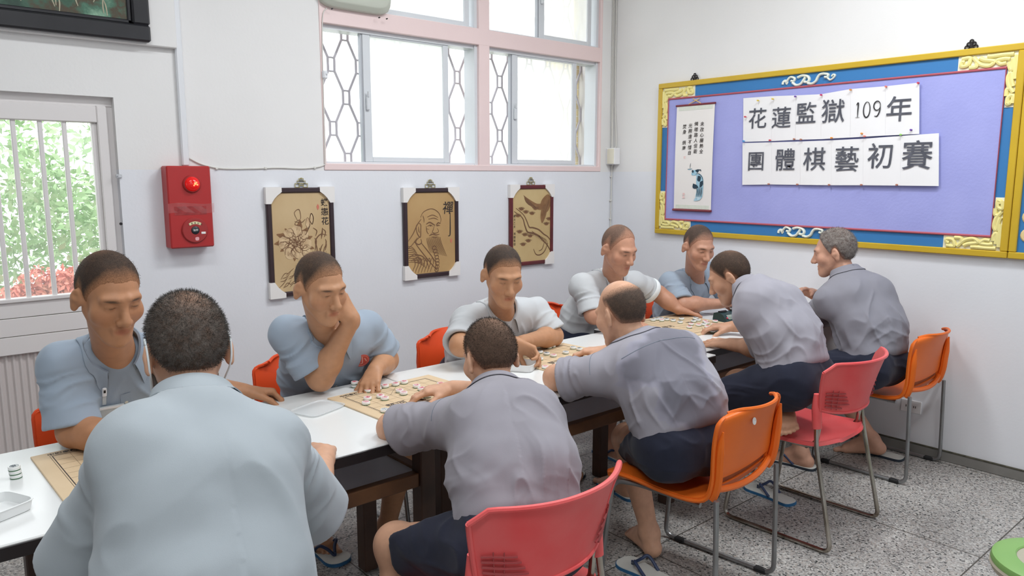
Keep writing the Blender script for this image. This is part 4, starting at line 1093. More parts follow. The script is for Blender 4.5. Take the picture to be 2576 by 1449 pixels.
# hangers above the board
M_iron = mat('black_fretwork', S(40, 36, 38), .4, metal=.4, bump=(50, .05))
for px, py in ((1747, 201), (2443, 119)):
    c0 = rw(px, py, .01); k = MB(); y, z = c0[1], bz1
    for a, b, r_ in ((-.020, .008, .010), (.020, .008, .010), (-.012, .024, .009), (.012, .024, .009), (0, .038, .008)):
        k.tube([(X0 - .008, y + a + r_ * math.cos(q), z + b + r_ * math.sin(q)) for q in np.linspace(0, 2 * PI, 12)[:-1]], .0036, 6, closed=True)
    k.box((X0 - .010, y, z + .02), (.006, .012, .03), .002)
    k.build('board_hanger', M_iron, t, label='black fretwork hanger')

# hanging scroll
a, b = rw(1702, 268, .035), rw(1787, 528, .035)
sy0, sy1, sz1, sz0 = a[1], b[1], a[2], rw(1697, 526, .035)[2]; sw_, sh_ = sy0 - sy1, sz1 - sz0
t = thing('hanging_scroll', 'narrow white hanging scroll with calligraphy and a blue figure on the lavender board', 'scroll', (X0 - .03, (sy0 + sy1) / 2, sz0))
M_paper = mat('scroll_paper', S(240, 236, 232), .7, var=(4, .3, S(232, 226, 224)), bump=(80, .03)); M_brocade = mat('scroll_brocade', S(222, 226, 214), .7, var=(60, .5, S(206, 212, 198)), bump=(120, .1))
MB().grid(lambda u, v: np.array([X0 - .030 - .004 * math.sin(PI * v), sy0 - sw_ * u, sz0 + sh_ * v]), 2, 12, .0015).build('scroll_sheet', M_paper, t)
br_ = MB()
for v0, v1 in ((.008, .045), (.955, .992)):
    br_.box2((X0 - .0316, sy1 + .016, sz0 + sh_ * v0), (X0 - .0305, sy0 - .016, sz0 + sh_ * v1))
br_.build('scroll_band', M_brocade, t, sm=False)
M_rod = mat('dark_red_rod', S(122, 42, 54), .4, bump=(60, .05))
MB().tube([(X0 - .031, sy0 + .006, sz1 + .003), (X0 - .031, sy1 - .006, sz1 + .003)], .0065, 8).build('scroll_rod', M_rod, t); MB().tube([(X0 - .031, sy0 + .008, sz0 - .004), (X0 - .031, sy1 - .004, sz0 - .004)], .008, 8).build('scroll_rod', M_rod, t)
cd = MB(); ym = (sy0 + sy1) / 2; cd.tube([(X0 - .032, ym + .055, sz1 + .008), (X0 - .028, ym - .03, sz1 + .042)], .003, 6); cd.tube([(X0 - .032, ym - .045, sz1 + .008), (X0 - .028, ym + .025, sz1 + .044)], .003, 6); cd.build('hanging_cord', mat('golden_cord', S(226, 190, 120), .7, bump=(150, .2)), t)
FS = Flat((X0 - .0348, sy0, sz0), RM, sw_, sh_)
cs_ = .031; st_ = .0365
for ci, col in enumerate(('未改心腸熱全', '憐暗路人但能', '光照遠不惜自', '焚身 炳南')):
    FS.column(col, .70 - ci * .155, .815 - (0.0, -.003, .01, .015)[ci], cs_, st_, shear=.12, bold=.0003)
FS.build('calligraphy', M_blackink, t)
G = Flat((X0 - .0348, sy0, sz0), RM, sw_, sh_)
G.blob([(.60, .345), (.72, .34), (.78, .30), (.79, .22), (.76, .12), (.60, .115), (.62, .20), (.60, .27)]); G.blob([(.47, .37), (.55, .385), (.62, .365), (.58, .335), (.48, .335)]); G.blob([(.58, .115), (.74, .12), (.70, .095), (.56, .088)]); G.blob([(.36, .394), (.48, .397), (.46, .388), (.38, .386)])
G.build('painted_figure', mat('blue_wash', S(140, 190, 212), .8, var=(50, .9, S(206, 224, 232))), t)
G = Flat((X0 - .0352, sy0, sz0), RM, sw_, sh_)
G.blob([(.47, .375), (.50, .355), (.53, .37), (.50, .385)]); G.blob([(.57, .385), (.66, .39), (.64, .36), (.58, .37)]); G.stroke([(.64, .38), (.70, .385), (.72, .37)], .012); G.blob([(.52, .255), (.62, .24), (.66, .215), (.56, .205), (.51, .22)]); G.blob([(.64, .33), (.72, .32), (.70, .275), (.63, .285)]); G.blob([(.70, .27), (.78, .28), (.77, .235), (.70, .22)])
for k in range(6): G.stroke([(.62 + k * .028, .22), (.63 + k * .026, .17), (.62 + k * .024, .125)], .008)
G.stroke([(.425, .40), (.43, .43), (.44, .45)], .006); G.stroke([(.36, .392), (.48, .396)], .008); G.stroke([(.60, .35), (.68, .345), (.76, .31), (.79, .24)], .008)
G.build('painted_ink', mat('blue_black_ink', S(40, 62, 78), .8, bump=(60, .05)), t)
G = Flat((X0 - .0350, sy0, sz0), RM, sw_, sh_)
for u, v in ((.27, .505), (.27, .15), (.27, .12)): G.blob([(u - .03, v - .010), (u + .03, v - .010), (u + .03, v + .012), (u - .03, v + .012)], sm=1)
G.build('seal_stamp', mat('faint_red_seal', S(236, 196, 192), .8, var=(90, .9, S(240, 232, 228))), t)

# paper banner sheets with one big character each
M_sheet = mat('printed_paper', S(240, 239, 240), .7, var=(3, .3, S(232, 231, 233)), bump=(40, .04))
M_print = mat('grey_print', S(74, 76, 86), .7, var=(30, .5, S(112, 114, 124))); M_print2 = mat('black_print', S(36, 34, 38), .7, bump=(60, .03))
def sheets(xl, tops, bots, chars, row, cy, csz):
    n = len(chars)
    for i, chx in enumerate(chars):
        d = .024 + .0022 * i if row == 0 else .026 + .0018 * i
        P = [rw(xl[i], tops[i], d), rw(xl[i + 1], tops[i + 1], d), rw(xl[i + 1], bots[i + 1], d), rw(xl[i], bots[i], d)]
        c = np.mean(P, axis=0)
        t = thing('banner_sheet', 'white banner sheet with %s, %s from left in the %s row' % (('one large character' if chx != '109' else 'the number 109'), ('first', 'second', 'third', 'fourth', 'fifth', 'sixth')[i], ('upper', 'lower')[row]), 'paper sheet', tuple(c), group='printed sheets of the banner')
        ph = i * 1.3 + row
        MB().grid(lambda u, v: (1 - u) * ((1 - v) * P[0] + v * P[3]) + u * ((1 - v) * P[1] + v * P[2]) + np.array([-.0035 * math.sin(PI * u) * (.6 + .4 * math.sin(ph + 3 * v)) - .003 * v * v, 0, 0]), 6, 8, .0006).build('paper', M_sheet, t)
        k = Flat((X0 - d - .0058, c[1], c[2]), RM, 1, 1)
        ccy = rw((xl[i] + xl[i + 1]) / 2, cy[i], d); ccx = rw(cy[i + n], cy[i], d)
        k.o = np.array([X0 - d - .0082, ccx[1], ccx[2]])
        if chx == '109':
            # slim serif-like figures : drawn as strokes so that they read light and tall
            k.stroke([(-.060, .026), (-.050, .036), (-.050, .0), (-.050, -.036)], .0036, 0, 4); k.stroke([(-.062, -.036), (-.038, -.036)], .002, 0)
            k.stroke([(.018 * math.cos(q), .038 * math.sin(q)) for q in np.linspace(PI / 2, PI / 2 + 2 * PI, 20)], .0034, 0, 2)
            k.stroke([(.056 + .018 * math.cos(q), .016 + .022 * math.sin(q)) for q in np.linspace(0, 2 * PI, 18)], .0032, 0, 2); k.stroke([(.074, .016), (.072, -.010), (.060, -.034), (.044, -.034)], .0034, 0, 5)
            k.mb.v = [tuple(k.o + (np.array(v) - k.o) * np.array([1, 1, 1.12])) for v in k.mb.v]
            k.build('lettering', M_print2, t)
        else:
            k.text(chx, 0, 0, csz[i], 0, bold=.0009); k.build('lettering', M_print, t)
sheets((1870, 1942, 2002, 2066, 2140, 2228, 2313), (247, 242, 240, 237, 224, 217, 208), (357, 355, 352, 350, 346, 341, 337), ['花', '蓮', '監', '獄', '109', '年'], 0,
       (302, 300, 289, 284, 276, 279, 1907, 1967, 2029, 2097, 2182, 2263), (.135, .135, .135, .145, 0, .145))
sheets((1868, 1942, 2014, 2092, 2172, 2266, 2362), (360, 358, 356, 353, 349, 342, 335), (465, 464, 465, 466, 466, 467, 468), ['團', '體', '棋', '藝', '初', '賽'], 1,
       (409, 406, 405, 405, 397, 396, 1903, 1976, 2050, 2131, 2216, 2308), (.130, .142, .145, .150, .150, .165))
# push pins
PINC = {'yellow': S(226, 200, 90), 'purple': S(110, 70, 160), 'pink': S(206, 60, 110), 'orange': S(226, 150, 70), 'red': S(204, 60, 80), 'blue': S(60, 150, 210), 'green': S(150, 206, 110), 'salmon': S(226, 130, 120), 'brown': S(176, 120, 100)}
pins = [(1908, 253, 'yellow'), (1945, 249, 'yellow'), (2002, 243, 'purple'), (2067, 239, 'pink'), (2141, 226, 'orange'), (2230, 218, 'salmon'), (2311, 209, 'red'), (1876, 294, 'red'), (1872, 355, 'blue'), (1938, 353, 'red'), (1999, 350, 'brown'), (2016, 351, 'brown'), (2093, 347, 'orange'), (2169, 336, 'orange'), (2176, 343, 'salmon'), (2267, 339, 'green'), (2293, 327, 'purple'), (1935, 463, 'brown'), (2007, 464, 'brown'), (2087, 465, 'brown'), (2168, 465, 'brown'), (2257, 465, 'brown')]
ordn = {}
for px, py, cn in pins:
    ordn[cn] = ordn.get(cn, 0) + 1; tot = sum(1 for p in pins if p[2] == cn)
    mm = mat('pin_' + cn, PINC[cn], .35, bump=(60, .03)); q = rw(px, py, .040)
    m = MB(); M_ = frame_m((0, -1, 0), (0, 0, 1)); m.lathe([(.0012, -.012), (.0012, 0), (.005, .0), (.005, .002), (.0032, .004), (.0032, .009), (.0052, .011), (.0052, .013), (.001, .0135)], 12, q, M_)
    o = m.build('push_pin', mm)
    lab = ('%s push pin in the white banner sheets' % cn) if tot == 1 else ('%s push pin on the banner sheets, %s from left among the %s ones' % (cn, ('first', 'second', 'third', 'fourth', 'fifth', 'sixth', 'seventh')[ordn[cn] - 1], cn))
    tag(o, lab, 'push pin', 'push pins holding the banner')

# second board, only its edge in view
t = thing('notice_board', 'yellow-edged notice board cut off at the right side of the picture', 'notice board', (X0, by1 - .6, bz0))
f = MB(); e0 = by1 - .003
f.box2((X0 - D, e0 - 1.2, bz0), (X0, e0, bz0 + fw), .004); f.box2((X0 - D, e0 - 1.2, bz1 - fw), (X0, e0, bz1), .004); f.box2((X0 - D, e0 - fw, bz0 + fw), (X0, e0, bz1 - fw), .004)
f.build('board_frame', M_yel, t); MB().box2((X0 - .014, e0 - 1.2, bz0 + fw * .8), (X0 - .002, e0 - fw * .8, bz1 - fw * .8)).build('board_backing', M_blue, t, sm=False)
c_ = MB()
for zz in (bz0 + .12, bz0 + .21): c_.lathe([(.03, 0), (.036, .003), (.030, .008), (.001, .009)], 16, (X0 - .014, e0 - fw - .045, zz), RM)
c_.build('shell_relief', mat('peach_relief', S(232, 206, 150), .6, bump=(60, .05)), t)
# wall socket low on the right wall
q = rw(2292, 1022, .004); t = thing('wall_socket', 'white wall socket plate low on the right wall behind the chair leg', 'socket', (X0, q[1], q[2] - .035))
MB().box2((X0 - .008, q[1] - .055, q[2] - .036), (X0, q[1] + .055, q[2] + .036), .003).build('socket_plate', M_boxw, t)
s_ = MB()
for d_ in (-.02, .02): s_.box((X0 - .0085, q[1] + d_ - .005, q[2]), (.002, .003, .012)); s_.box((X0 - .0085, q[1] + d_ + .005, q[2]), (.002, .003, .012))
s_.build('socket_slot', M_blk, t)
# ------------------------------------------------------------------ game boards
M_board = mat('fibre_board', S(214, 190, 156), .6, var=(7, .5, S(202, 176, 140)), bump=(140, .05))
M_line = mat('board_ink', S(56, 50, 50), .7, bump=(60, .03))
M_lineg = mat('board_faint_ink', S(150, 130, 104), .7, bump=(60, .03))
BT = .006
def game_board(c, ang, w, h, label, faint=False):
    """board with 9 files along its width and 10 ranks along its depth; c = centre, w along local x"""
    t = thing('xiangqi_board', label, 'game board', (c[0], c[1], TZ), ang, 'game boards on the tables')
    b = MB().box2((-w / 2, -h / 2, .0), (w / 2, h / 2, BT), .0015); b.build('board_panel', M_board, t, world=False)
    mx, my = w * .105, h * .085; gx, gy = w - 2 * mx, h - 2 * my; cx, cy = gx / 8, gy / 9
    F = Flat((-gx / 2, -gy / 2, BT), np.eye(3), 1, 1); z = .0004
    def ln(a, b_, wd): 
        d = nrm(np.array([b_[0] - a[0], b_[1] - a[1], 0])); n = np.array([-d[1], d[0], 0]) * wd / 2
        A = np.array([a[0], a[1], z]); B = np.array([b_[0], b_[1], z]); o = F.o
        F.mb.add([o + A + n, o + A - n, o + B - n, o + B + n], [(0, 1, 2, 3)])
    for i in (0, gx): ln((i, 0), (i, gy), .0026)
    for j in (0, gy): ln((0, j), (gx, j), .0026)
    e = .006
    for i in (-e, gx + e): ln((i, -e), (i, gy + e), .0010)
    for j in (-e, gy + e): ln((-e, j), (gx + e, j), .0010)
    for s in (0, 1):
        y0 = 0 if s == 0 else gy; d = cy * (1 if s == 0 else -1)
        ln((3 * cx, y0), (5 * cx, y0 + 2 * d), .0010); ln((5 * cx, y0), (3 * cx, y0 + 2 * d), .0010)
    F.mb.build('board_border', M_line, t, sm=False, world=False)
    F = Flat((-gx / 2, -gy / 2, BT), np.eye(3), 1, 1); z = .0003
    for i in range(1, 8): ln((i * cx, 0), (i * cx, 4 * cy), .0012); ln((i * cx, 5 * cy), (i * cx, gy), .0012)
    for j in range(1, 9): ln((0, j * cy), (gx, j * cy), .0012)
    F.mb.build('board_grid', M_lineg, t, sm=False, world=False)
    T = Flat((0, 0, BT), np.eye(3), 1, 1)
    for x, s in ((-gx * .26, '楚河'), (gx * .26, '漢界')): T.text(s, x, 0, cy * .95, .0005, .0004)
    T.text('中國象棋', -gx / 2 + .030, gy / 2 + my * .42, .020, .0005, .0004)
    T.mb.build('board_lettering', M_line, t, sm=False, world=False)
    return t
def brd(fl, fr_, w, h, label, right=True):
    """board from the pixels of its far-left and far-right corners"""
    a = onz(*fl, TZ + BT); b = onz(*fr_, TZ + BT); d = b - a; w = np.linalg.norm(d[:2]) if w is None else w
    ang = math.atan2(d[1], d[0]); ex = np.array([math.cos(ang), math.sin(ang), 0]); ey = np.array([-ex[1], ex[0], 0])
    c = (b - ex * w / 2 if right else a + ex * w / 2) - ey * h / 2; return game_board(c, ang, w, h, label)
brd((823, 1001), (1078, 942), None, .50, 'tan game board in front of the man resting his chin on his hand')
brd((1290, 892), (1416, 862), .46, .48, 'tan game board between the man lifting a piece and the balding man')
brd((1600, 806.5), (1702, 789), .50, .47, 'tan game board beside the chess clock on the farthest table')
brd((76, 1149), (165, 1130), .47, .48, 'tan game board mostly hidden by the man with the mask loops', False)

# ------------------------------------------------------------------ pieces
M_pwhite = mat('piece_white', S(238, 240, 238), .3, spec=.5, bump=(90, .03))
M_pgreen = mat('piece_green', S(44, 104, 60), .4, bump=(90, .03))
M_pred = mat('piece_red_ink', S(206, 70, 92), .5, bump=(60, .03)); M_pblack = mat('piece_dark_ink', S(40, 62, 78), .5, bump=(60, .03))
PR, PH = .0152, .0115
_pc = {}
def piece_proto(color, chx):
    if (color, chx) in _pc: return _pc[(color, chx)]
    m = MB().lathe([(.001, .0022), (PR * .97, .0022), (PR, .0034), (PR, PH - .0016), (PR * .93, PH), (.001, PH)], 28)
    root = m.build('xiangqi_piece', M_pwhite)
    MB().lathe([(.001, 0), (PR * .95, 0), (PR * .99, .0010), (PR * .985, .0026), (.001, .0026)], 28).build('green_base', M_pgreen, root, world=False, label='green base ring')
    k = MB(); k.tube([(PR * .72 * math.cos(q), PR * .72 * math.sin(q), PH) for q in np.linspace(0, 2 * PI, 25)[:-1]], .0006, 4, closed=True)
    V, F = text_geo(chx, PR * 1.12, 'CENTER', 0, 0, .00022); k.add(np.array(V) + np.array([0, 0, PH + .0004]), F)
    k.build('marking', M_pred if color == 'red' else M_pblack, root, sm=False, world=False, label='%s ring and character' % ('red' if color == 'red' else 'black'))
    root['unused'] = 1; _pc[(color, chx)] = root; return root
def piece(color, chx, loc, rot, label, group):
    p = piece_proto(color, chx)
    if p.get('unused'): del p['unused']; c = p
    else: c = copy_tree(p)
    c.location = tuple(loc); c.rotation_euler = rot; tag(c, label, 'game piece', group); return c
ORD = ('first', 'second', 'third', 'fourth', 'fifth', 'sixth', 'seventh', 'eighth', 'ninth', 'tenth', 'eleventh', 'twelfth', 'thirteenth', 'fourteenth', 'fifteenth', 'sixteenth')
RC = '俥傌相仕帥仕相傌俥炮炮兵兵兵兵兵'; BC = '車馬象士將士象馬車包包卒卒卒卒卒'
def scatter(red, black, place_, group):
    for color, pts, chs in (('red', red, RC), ('black', black, BC)):
        pts = sorted(pts); n = len(pts)
        for i, (px, py) in enumerate(pts):
            q = onz(px, py, TZ + BT + PH * .85); word = 'red-lettered' if color == 'red' else 'dark-lettered'
            lab = '%s piece, %s %s from left on %s' % (word, ORD[i], word.split('-')[0], place_)
            piece(color, chs[(i * 5 + 3) % 16], (q[0], q[1], TZ + BT), (0, 0, rng.uniform(-.5, .5) + (PI if color == 'red' else 0)), lab, group)
z1 = lambda L: [(780 + x / 6.44, 900 + y / 6.44) for x, y in L]
scatter(z1([(940, 515), (1095, 480), (1215, 442), (1385, 412), (1525, 380), (1725, 443), (1805, 487), (2115, 410), (1450, 520), (1515, 557), (1140, 605), (1210, 640), (930, 640), (905, 715), (1485, 765), (2145, 605)]),
        z1([(1895, 600), (1825, 685), (1208, 835), (1605, 815)]), 'the board before the chin-resting man', 'pieces on the nearest full board')
z2 = lambda L: [(1260 + x / 9.908, 820 + y / 9.908) for x, y in L]
scatter(z2([(1105, 1003), (1310, 715), (1225, 1105)]), z2([(500, 660), (655, 632), (970, 628), (1140, 668), (975, 797), (1195, 507), (1290, 480), (1800, 525), (1960, 556), (1615, 640), (445, 837), (565, 872), (1420, 932)]), 'the middle board', 'pieces on the middle board')
z3 = lambda L: [(1620 + x / 9.057, 740 + y / 9.057) for x, y in L]
scatter(z3([(405, 577), (1395, 605), (1435, 640), (1625, 600), (1590, 682), (1075, 665), (1245, 687), (1035, 732), (1440, 727), (1565, 828), (1640, 810), (1760, 782), (1830, 757), (1930, 732)]),
        z3([(295, 550), (390, 535), (520, 557), (665, 580), (825, 622), (855, 545), (1175, 537), (1235, 572), (1130, 597), (1370, 672), (205, 572)]), 'the far board by the clock', 'pieces on the far board')
# stack of three at the lower left, stack of two under the chin-resting man's hand
b0 = onz(41, 1202, TZ)
for k in range(3):
    sc_ = piece('black', BC[k], (b0[0] - .0012 * k, b0[1] + .0004 * k, TZ + .0002 + k * (PH + .0002)), (0, 0, .3 * k), 'dark-lettered piece, %s of the stack of three at the left edge' % ('lowest', 'middle', 'topmost')[k], 'stack of pieces at the left edge')
b1_ = onz(893, 974, TZ)
for k in range(2):
    piece('red', RC[k], (b1_[0], b1_[1], TZ + .0002 + k * (PH + .0002)), (0, 0, .4 * k), '%s piece of the stack of two under the chin-resting man\'s fingertips' % ('lower', 'upper')[k], 'stack of pieces under a hand')
# the piece lifted by the man on the far side
hp = onz(1344, 886, TZ + .032)
piece('black', '將', tuple(hp), (math.radians(66), math.radians(-12), math.radians(-30)), 'dark-lettered piece held tilted between finger and thumb above the middle board', 'pieces on the middle board')

# ------------------------------------------------------------------ trays, lid, clock, papers
def translucent(name, col, al):
    return mat(name, col, .25, spec=.5, alpha=al, bump=(40, .05))
M_tray = translucent('milky_plastic', S(240, 242, 242), .86); M_lid = translucent('clear_lid_plastic', S(236, 240, 242), .42)
def tray(name, c, w, d, h, ang, m, label, cat, r=.02, th=.0018, floor=True):
    N = 40; t = MB()
    def ol(u, inset):
        a = u * 2 * PI; x, y = math.cos(a), math.sin(a); n_ = 6; k = (abs(x) ** n_ + abs(y) ** n_) ** (-1 / n_)
        return x * k * (w / 2 - inset), y * k * (d / 2 - inset)
    prof = [(.006, 0), (.004, .002), (0, h), (-.002, h), (-.002, h + .0015), (th, h + .0015), (th + .004, .003)]
    V = []
    for ins, z in prof: V += [(*ol(i / N, ins), z) for i in range(N)]
    F = [(a * N + i, a * N + (i + 1) % N, (a + 1) * N + (i + 1) % N, (a + 1) * N + i) for a in range(len(prof) - 1) for i in range(N)]
    F += [tuple(range(N))[::-1], tuple(range((len(prof) - 1) * N, len(prof) * N))]
    t.add(V, F); o = t.build(name, m, loc=(c[0], c[1], TZ + .0005), world=False); o.rotation_euler = (0, 0, ang); tag(o, label, cat); return o
c = onz(1303, 928, TZ); tray('piece_tray', c, .115, .155, .030, .55, M_tray, 'white plastic piece tray on the middle table beside the cropped head', 'tray')
c = onz(800, 1030, TZ); tray('tray_lid', c, .17, .13, .006, .35, M_lid, 'clear plastic lid lying flat left of the nearest full board', 'lid')
c = onz(0, 1290, TZ); tray('piece_tray', c, .11, .12, .026, .45, M_tray, 'white plastic tray cut by the left edge of the picture', 'tray')
# chess clock
c = onz(1830, 806, TZ); t = thing('chess_clock', 'dark green digital chess clock on the far table', 'chess clock', (c[0] + .02, c[1], TZ), -.12)
prof = [(-.050, 0), (-.052, .010), (-.020, .042), (.020, .052), (.046, .044), (.052, .010), (.050, 0)]
MB().prism([(y, z) for y, z in prof], -.085, .085, (1, 2, 0)).build('clock_body', mat('dark_green_plastic', S(34, 58, 58), .4, bump=(60, .05)), t, world=False, angle=25)
d = MB()
d.add([(-.062, -.0475, .0163), (.062, -.0475, .0163), (.062, -.0255, .0384), (-.062, -.0255, .0384)], [(0, 1, 2, 3)], None, (0, -.0010, .0008)); d.build('clock_display', mat('lcd_grey', S(150, 160, 150), .25, bump=(30, .03)), t, sm=False, world=False)
T = MB()
for sx in (-1, 1):
    T.add([(sx * .035 + a, -.0405 + b * .7 - .0012, .0236 + b * .7 + .0012) for a, b in ((-.018, -.006), (.018, -.006), (.018, .006), (-.018, .006))], [(0, 1, 2, 3)])
T.build('display_digits', mat('lcd_shade', S(126, 138, 128), .3, bump=(30, .03)), t, sm=False, world=False)
b = MB()
for x in (-.05, .05): b.tube([(x - .03, .012, .052), (x + .03, .012, .052)], .008, 8)
b.build('rocker_button', M_blk, t, world=False); MB().cyl((-.070, -.0400, .024), (-.070, -.044, .0265), .005, n=10).build('start_button', M_pred, t, world=False)
# score sheets
M_sheet2 = mat('score_paper', S(236, 237, 240), .7, bump=(50, .04)); M_rule = mat('ruled_lines', S(180, 180, 196), .7, bump=(50, .03))
for px, py, ang, w, h, lab, dz in ((1788, 781, -.1, .21, .29, 'white score sheet lying left of the chess clock on the far table', .001), (1838, 766, .35, .21, .26, 'white score sheet under the forearm of the far blue-shirted man', .0025)):
    c = onz(px, py, TZ); m = MB().grid(lambda u, v: np.array([(u - .5) * w, (v - .5) * h, .001 + .004 * max(0, u - .6) ** 2 * (1 + math.sin(5 * v))]), 8, 8, .0006)
    o = m.build('score_sheet', M_sheet2, loc=(c[0], c[1], TZ + dz), world=False); o.rotation_euler = (0, 0, ang); tag(o, lab, 'paper', 'score sheets on the far table')
    k = MB()
    for j in range(12): y = -h / 2 + .03 + j * .018; k.add([(-w * .42, y, .0018), (w * .05, y, .0018), (w * .05, y + .001, .0018), (-w * .42, y + .001, .0018)], [(0, 1, 2, 3)])
    k.build('printed_rules', M_rule, o, sm=False, world=False)
# round plastic stool at the lower right corner
c = onz(2662, 1418, .40); t = thing('round_stool', 'round green and beige stool in the lower right corner', 'stool', (c[0], c[1], 0))
M_green = mat('green_plastic', S(132, 176, 100), .45, var=(5, .3, S(118, 162, 90)), bump=(80, .05)); M_beige = mat('beige_cushion', S(178, 172, 154), .6, bump=(80, .1))
MB().lathe([(.168, .372), (.172, .384), (.168, .398), (.155, .404), (.108, .405), (.104, .402), (.104, .372)], 48, cap=False).build('seat_ring', M_green, t, world=False)
MB().lathe([(.001, .399), (.060, .400), (.106, .400), (.108, .392), (.001, .392)], 40).build('seat_pad', M_beige, t, world=False)
MB().lathe([(.170, .380), (.174, .372), (.168, .355), (.150, .352), (.001, .352)], 48).build('seat_rim', M_beige, t, world=False)
for k in range(4):
    a = k * PI / 2 + .5; MB().cyl((.115 * math.cos(a), .115 * math.sin(a), .36), (.15 * math.cos(a), .15 * math.sin(a), 0), .020, .016, 12).build('leg', M_green, t, world=False)
# ------------------------------------------------------------------ people: implicit surfaces polygonised with surface nets
f32 = np.float32
class Grid:
    def __init__(s, lo, hi, h):
        s.h = h; s.lo = np.asarray(lo, float) - 3 * h; n = np.ceil((np.asarray(hi) + 3 * h - s.lo) / h).astype(int) + 1
        s.n = n; s.D = np.full(n, .05, f32)
    def sub(s, lo, hi):
        a = np.clip(np.floor((np.asarray(lo) - s.lo) / s.h).astype(int), 0, s.n); b = np.clip(np.ceil((np.asarray(hi) - s.lo) / s.h).astype(int) + 1, 0, s.n)
        if np.any(b <= a): return None
        g = [(s.lo[i] + s.h * np.arange(a[i], b[i])).astype(f32) for i in range(3)]
        X = g[0][:, None, None]; Y = g[1][None, :, None]; Z = g[2][None, None, :]
        return (slice(a[0], b[0]), slice(a[1], b[1]), slice(a[2], b[2])), X, Y, Z
    def op(s, fn, lo, hi, k=.01, mode='add'):
        q = s.sub(np.asarray(lo) - k - .012, np.asarray(hi) + k + .012)
        if q is None: return
        sl, X, Y, Z = q; d = fn(X, Y, Z); a = s.D[sl]
        if mode == 'add': s.D[sl] = smin(a, d, k)
        elif mode == 'cut': s.D[sl] = -smin(-a, d, k)
        elif mode == 'and': s.D[sl] = -smin(-a, -d, k)
    def cap(s, a, b, ra, rb=None, k=.02, mode='add', flat=None):
        rb = ra if rb is None else rb; a = np.asarray(a, float); b = np.asarray(b, float); r = max(ra, rb)
        s.op(lambda X, Y, Z: d_cap(X, Y, Z, a, b, ra, rb, flat), np.minimum(a, b) - r, np.maximum(a, b) + r, k, mode)
    def ball(s, c, r, k=.02, mode='add', M=None):
        c = np.asarray(c, float); r = np.asarray(r if hasattr(r, '__len__') else (r, r, r), float); m = r.max()
        s.op(lambda X, Y, Z: d_ell(X, Y, Z, c, r, M), c - m, c + m, k, mode)
    def mesh(s): return surface_nets(s.D, s.lo, s.h)
def smin(a, b, k):
    if k <= 0: return np.minimum(a, b)
    h = np.maximum(k - np.abs(a - b), 0) / k
    return np.minimum(a, b) - h * h * (k * .25)
def d_cap(X, Y, Z, a, b, ra, rb, flat=None):
    ba = b - a; L2 = float(ba @ ba) + 1e-12
    px, py, pz = X - f32(a[0]), Y - f32(a[1]), Z - f32(a[2])
    t = np.clip((px * f32(ba[0]) + py * f32(ba[1]) + pz * f32(ba[2])) / f32(L2), 0, 1)
    qx, qy, qz = px - t * f32(ba[0]), py - t * f32(ba[1]), pz - t * f32(ba[2])
    if flat is not None:                      # flat=(axis, factor): squeeze distance along axis
        ax, fc = flat; m = (qx * f32(ax[0]) + qy * f32(ax[1]) + qz * f32(ax[2])) * f32(1 / fc - 1)
        qx = qx + m * f32(ax[0]); qy = qy + m * f32(ax[1]); qz = qz + m * f32(ax[2])
    return np.sqrt(qx * qx + qy * qy + qz * qz) - (f32(ra) + t * f32(rb - ra))
def d_ell(X, Y, Z, c, r, M=None):
    px, py, pz = X - f32(c[0]), Y - f32(c[1]), Z - f32(c[2])
    if M is not None:                         # columns of M are the ellipsoid axes
        px, py, pz = [px * f32(M[0, i]) + py * f32(M[1, i]) + pz * f32(M[2, i]) for i in range(3)]
    k0 = np.sqrt((px / f32(r[0])) ** 2 + (py / f32(r[1])) ** 2 + (pz / f32(r[2])) ** 2)
    k1 = np.sqrt((px / f32(r[0] ** 2)) ** 2 + (py / f32(r[1] ** 2)) ** 2 + (pz / f32(r[2] ** 2)) ** 2) + f32(1e-9)
    return k0 * (k0 - 1) / k1
def surface_nets(D, lo, h):
    s = D < 0; n = D.shape
    c = np.zeros((n[0] - 1, n[1] - 1, n[2] - 1), np.uint8)
    for i in (0, 1):
        for j in (0, 1):
            for k in (0, 1): c += s[i:n[0] - 1 + i, j:n[1] - 1 + j, k:n[2] - 1 + k]
    I, J, K = np.nonzero((c > 0) & (c < 8)); N = len(I)
    ids = np.full(c.shape, -1, np.int32); ids[I, J, K] = np.arange(N)
    P = np.zeros((N, 3)); cnt = np.zeros(N)
    cr = [(i, j, k) for i in (0, 1) for j in (0, 1) for k in (0, 1)]
    val = {q: D[I + q[0], J + q[1], K + q[2]].astype(float) for q in cr}
    for a in cr:
        for ax in range(3):
            if a[ax]: continue
            b = list(a); b[ax] = 1; b = tuple(b); va, vb = val[a], val[b]; m = (va < 0) != (vb < 0)
            t = np.where(m, va / np.where(m, va - vb, 1), 0)
            q = np.array(a, float)[None] + t[:, None] * (np.array(b) - np.array(a))[None]
            P += q * m[:, None]; cnt += m
    V = (np.stack([I, J, K], 1) + P / cnt[:, None]) * h + lo
    Q = []
    for ax in range(3):
        o1, o2 = (ax + 1) % 3, (ax + 2) % 3
        A = [slice(None)] * 3; B = [slice(None)] * 3; A[ax] = slice(0, -1); B[ax] = slice(1, None)
        sa, sb = s[tuple(A)], s[tuple(B)]; e = np.stack(np.nonzero(sa != sb), 1)
        ok = (e[:, o1] > 0) & (e[:, o2] > 0) & (e[:, o1] < n[o1] - 1) & (e[:, o2] < n[o2] - 1); e = e[ok]
        fl = sa[e[:, 0], e[:, 1], e[:, 2]]
        def at(d1, d2):
            q = e.copy(); q[:, o1] -= d1; q[:, o2] -= d2; return ids[q[:, 0], q[:, 1], q[:, 2]]
        q = np.stack([at(1, 1), at(0, 1), at(0, 0), at(1, 0)], 1); q[~fl] = q[~fl][:, ::-1]; Q.append(q)
    return V, np.concatenate(Q)
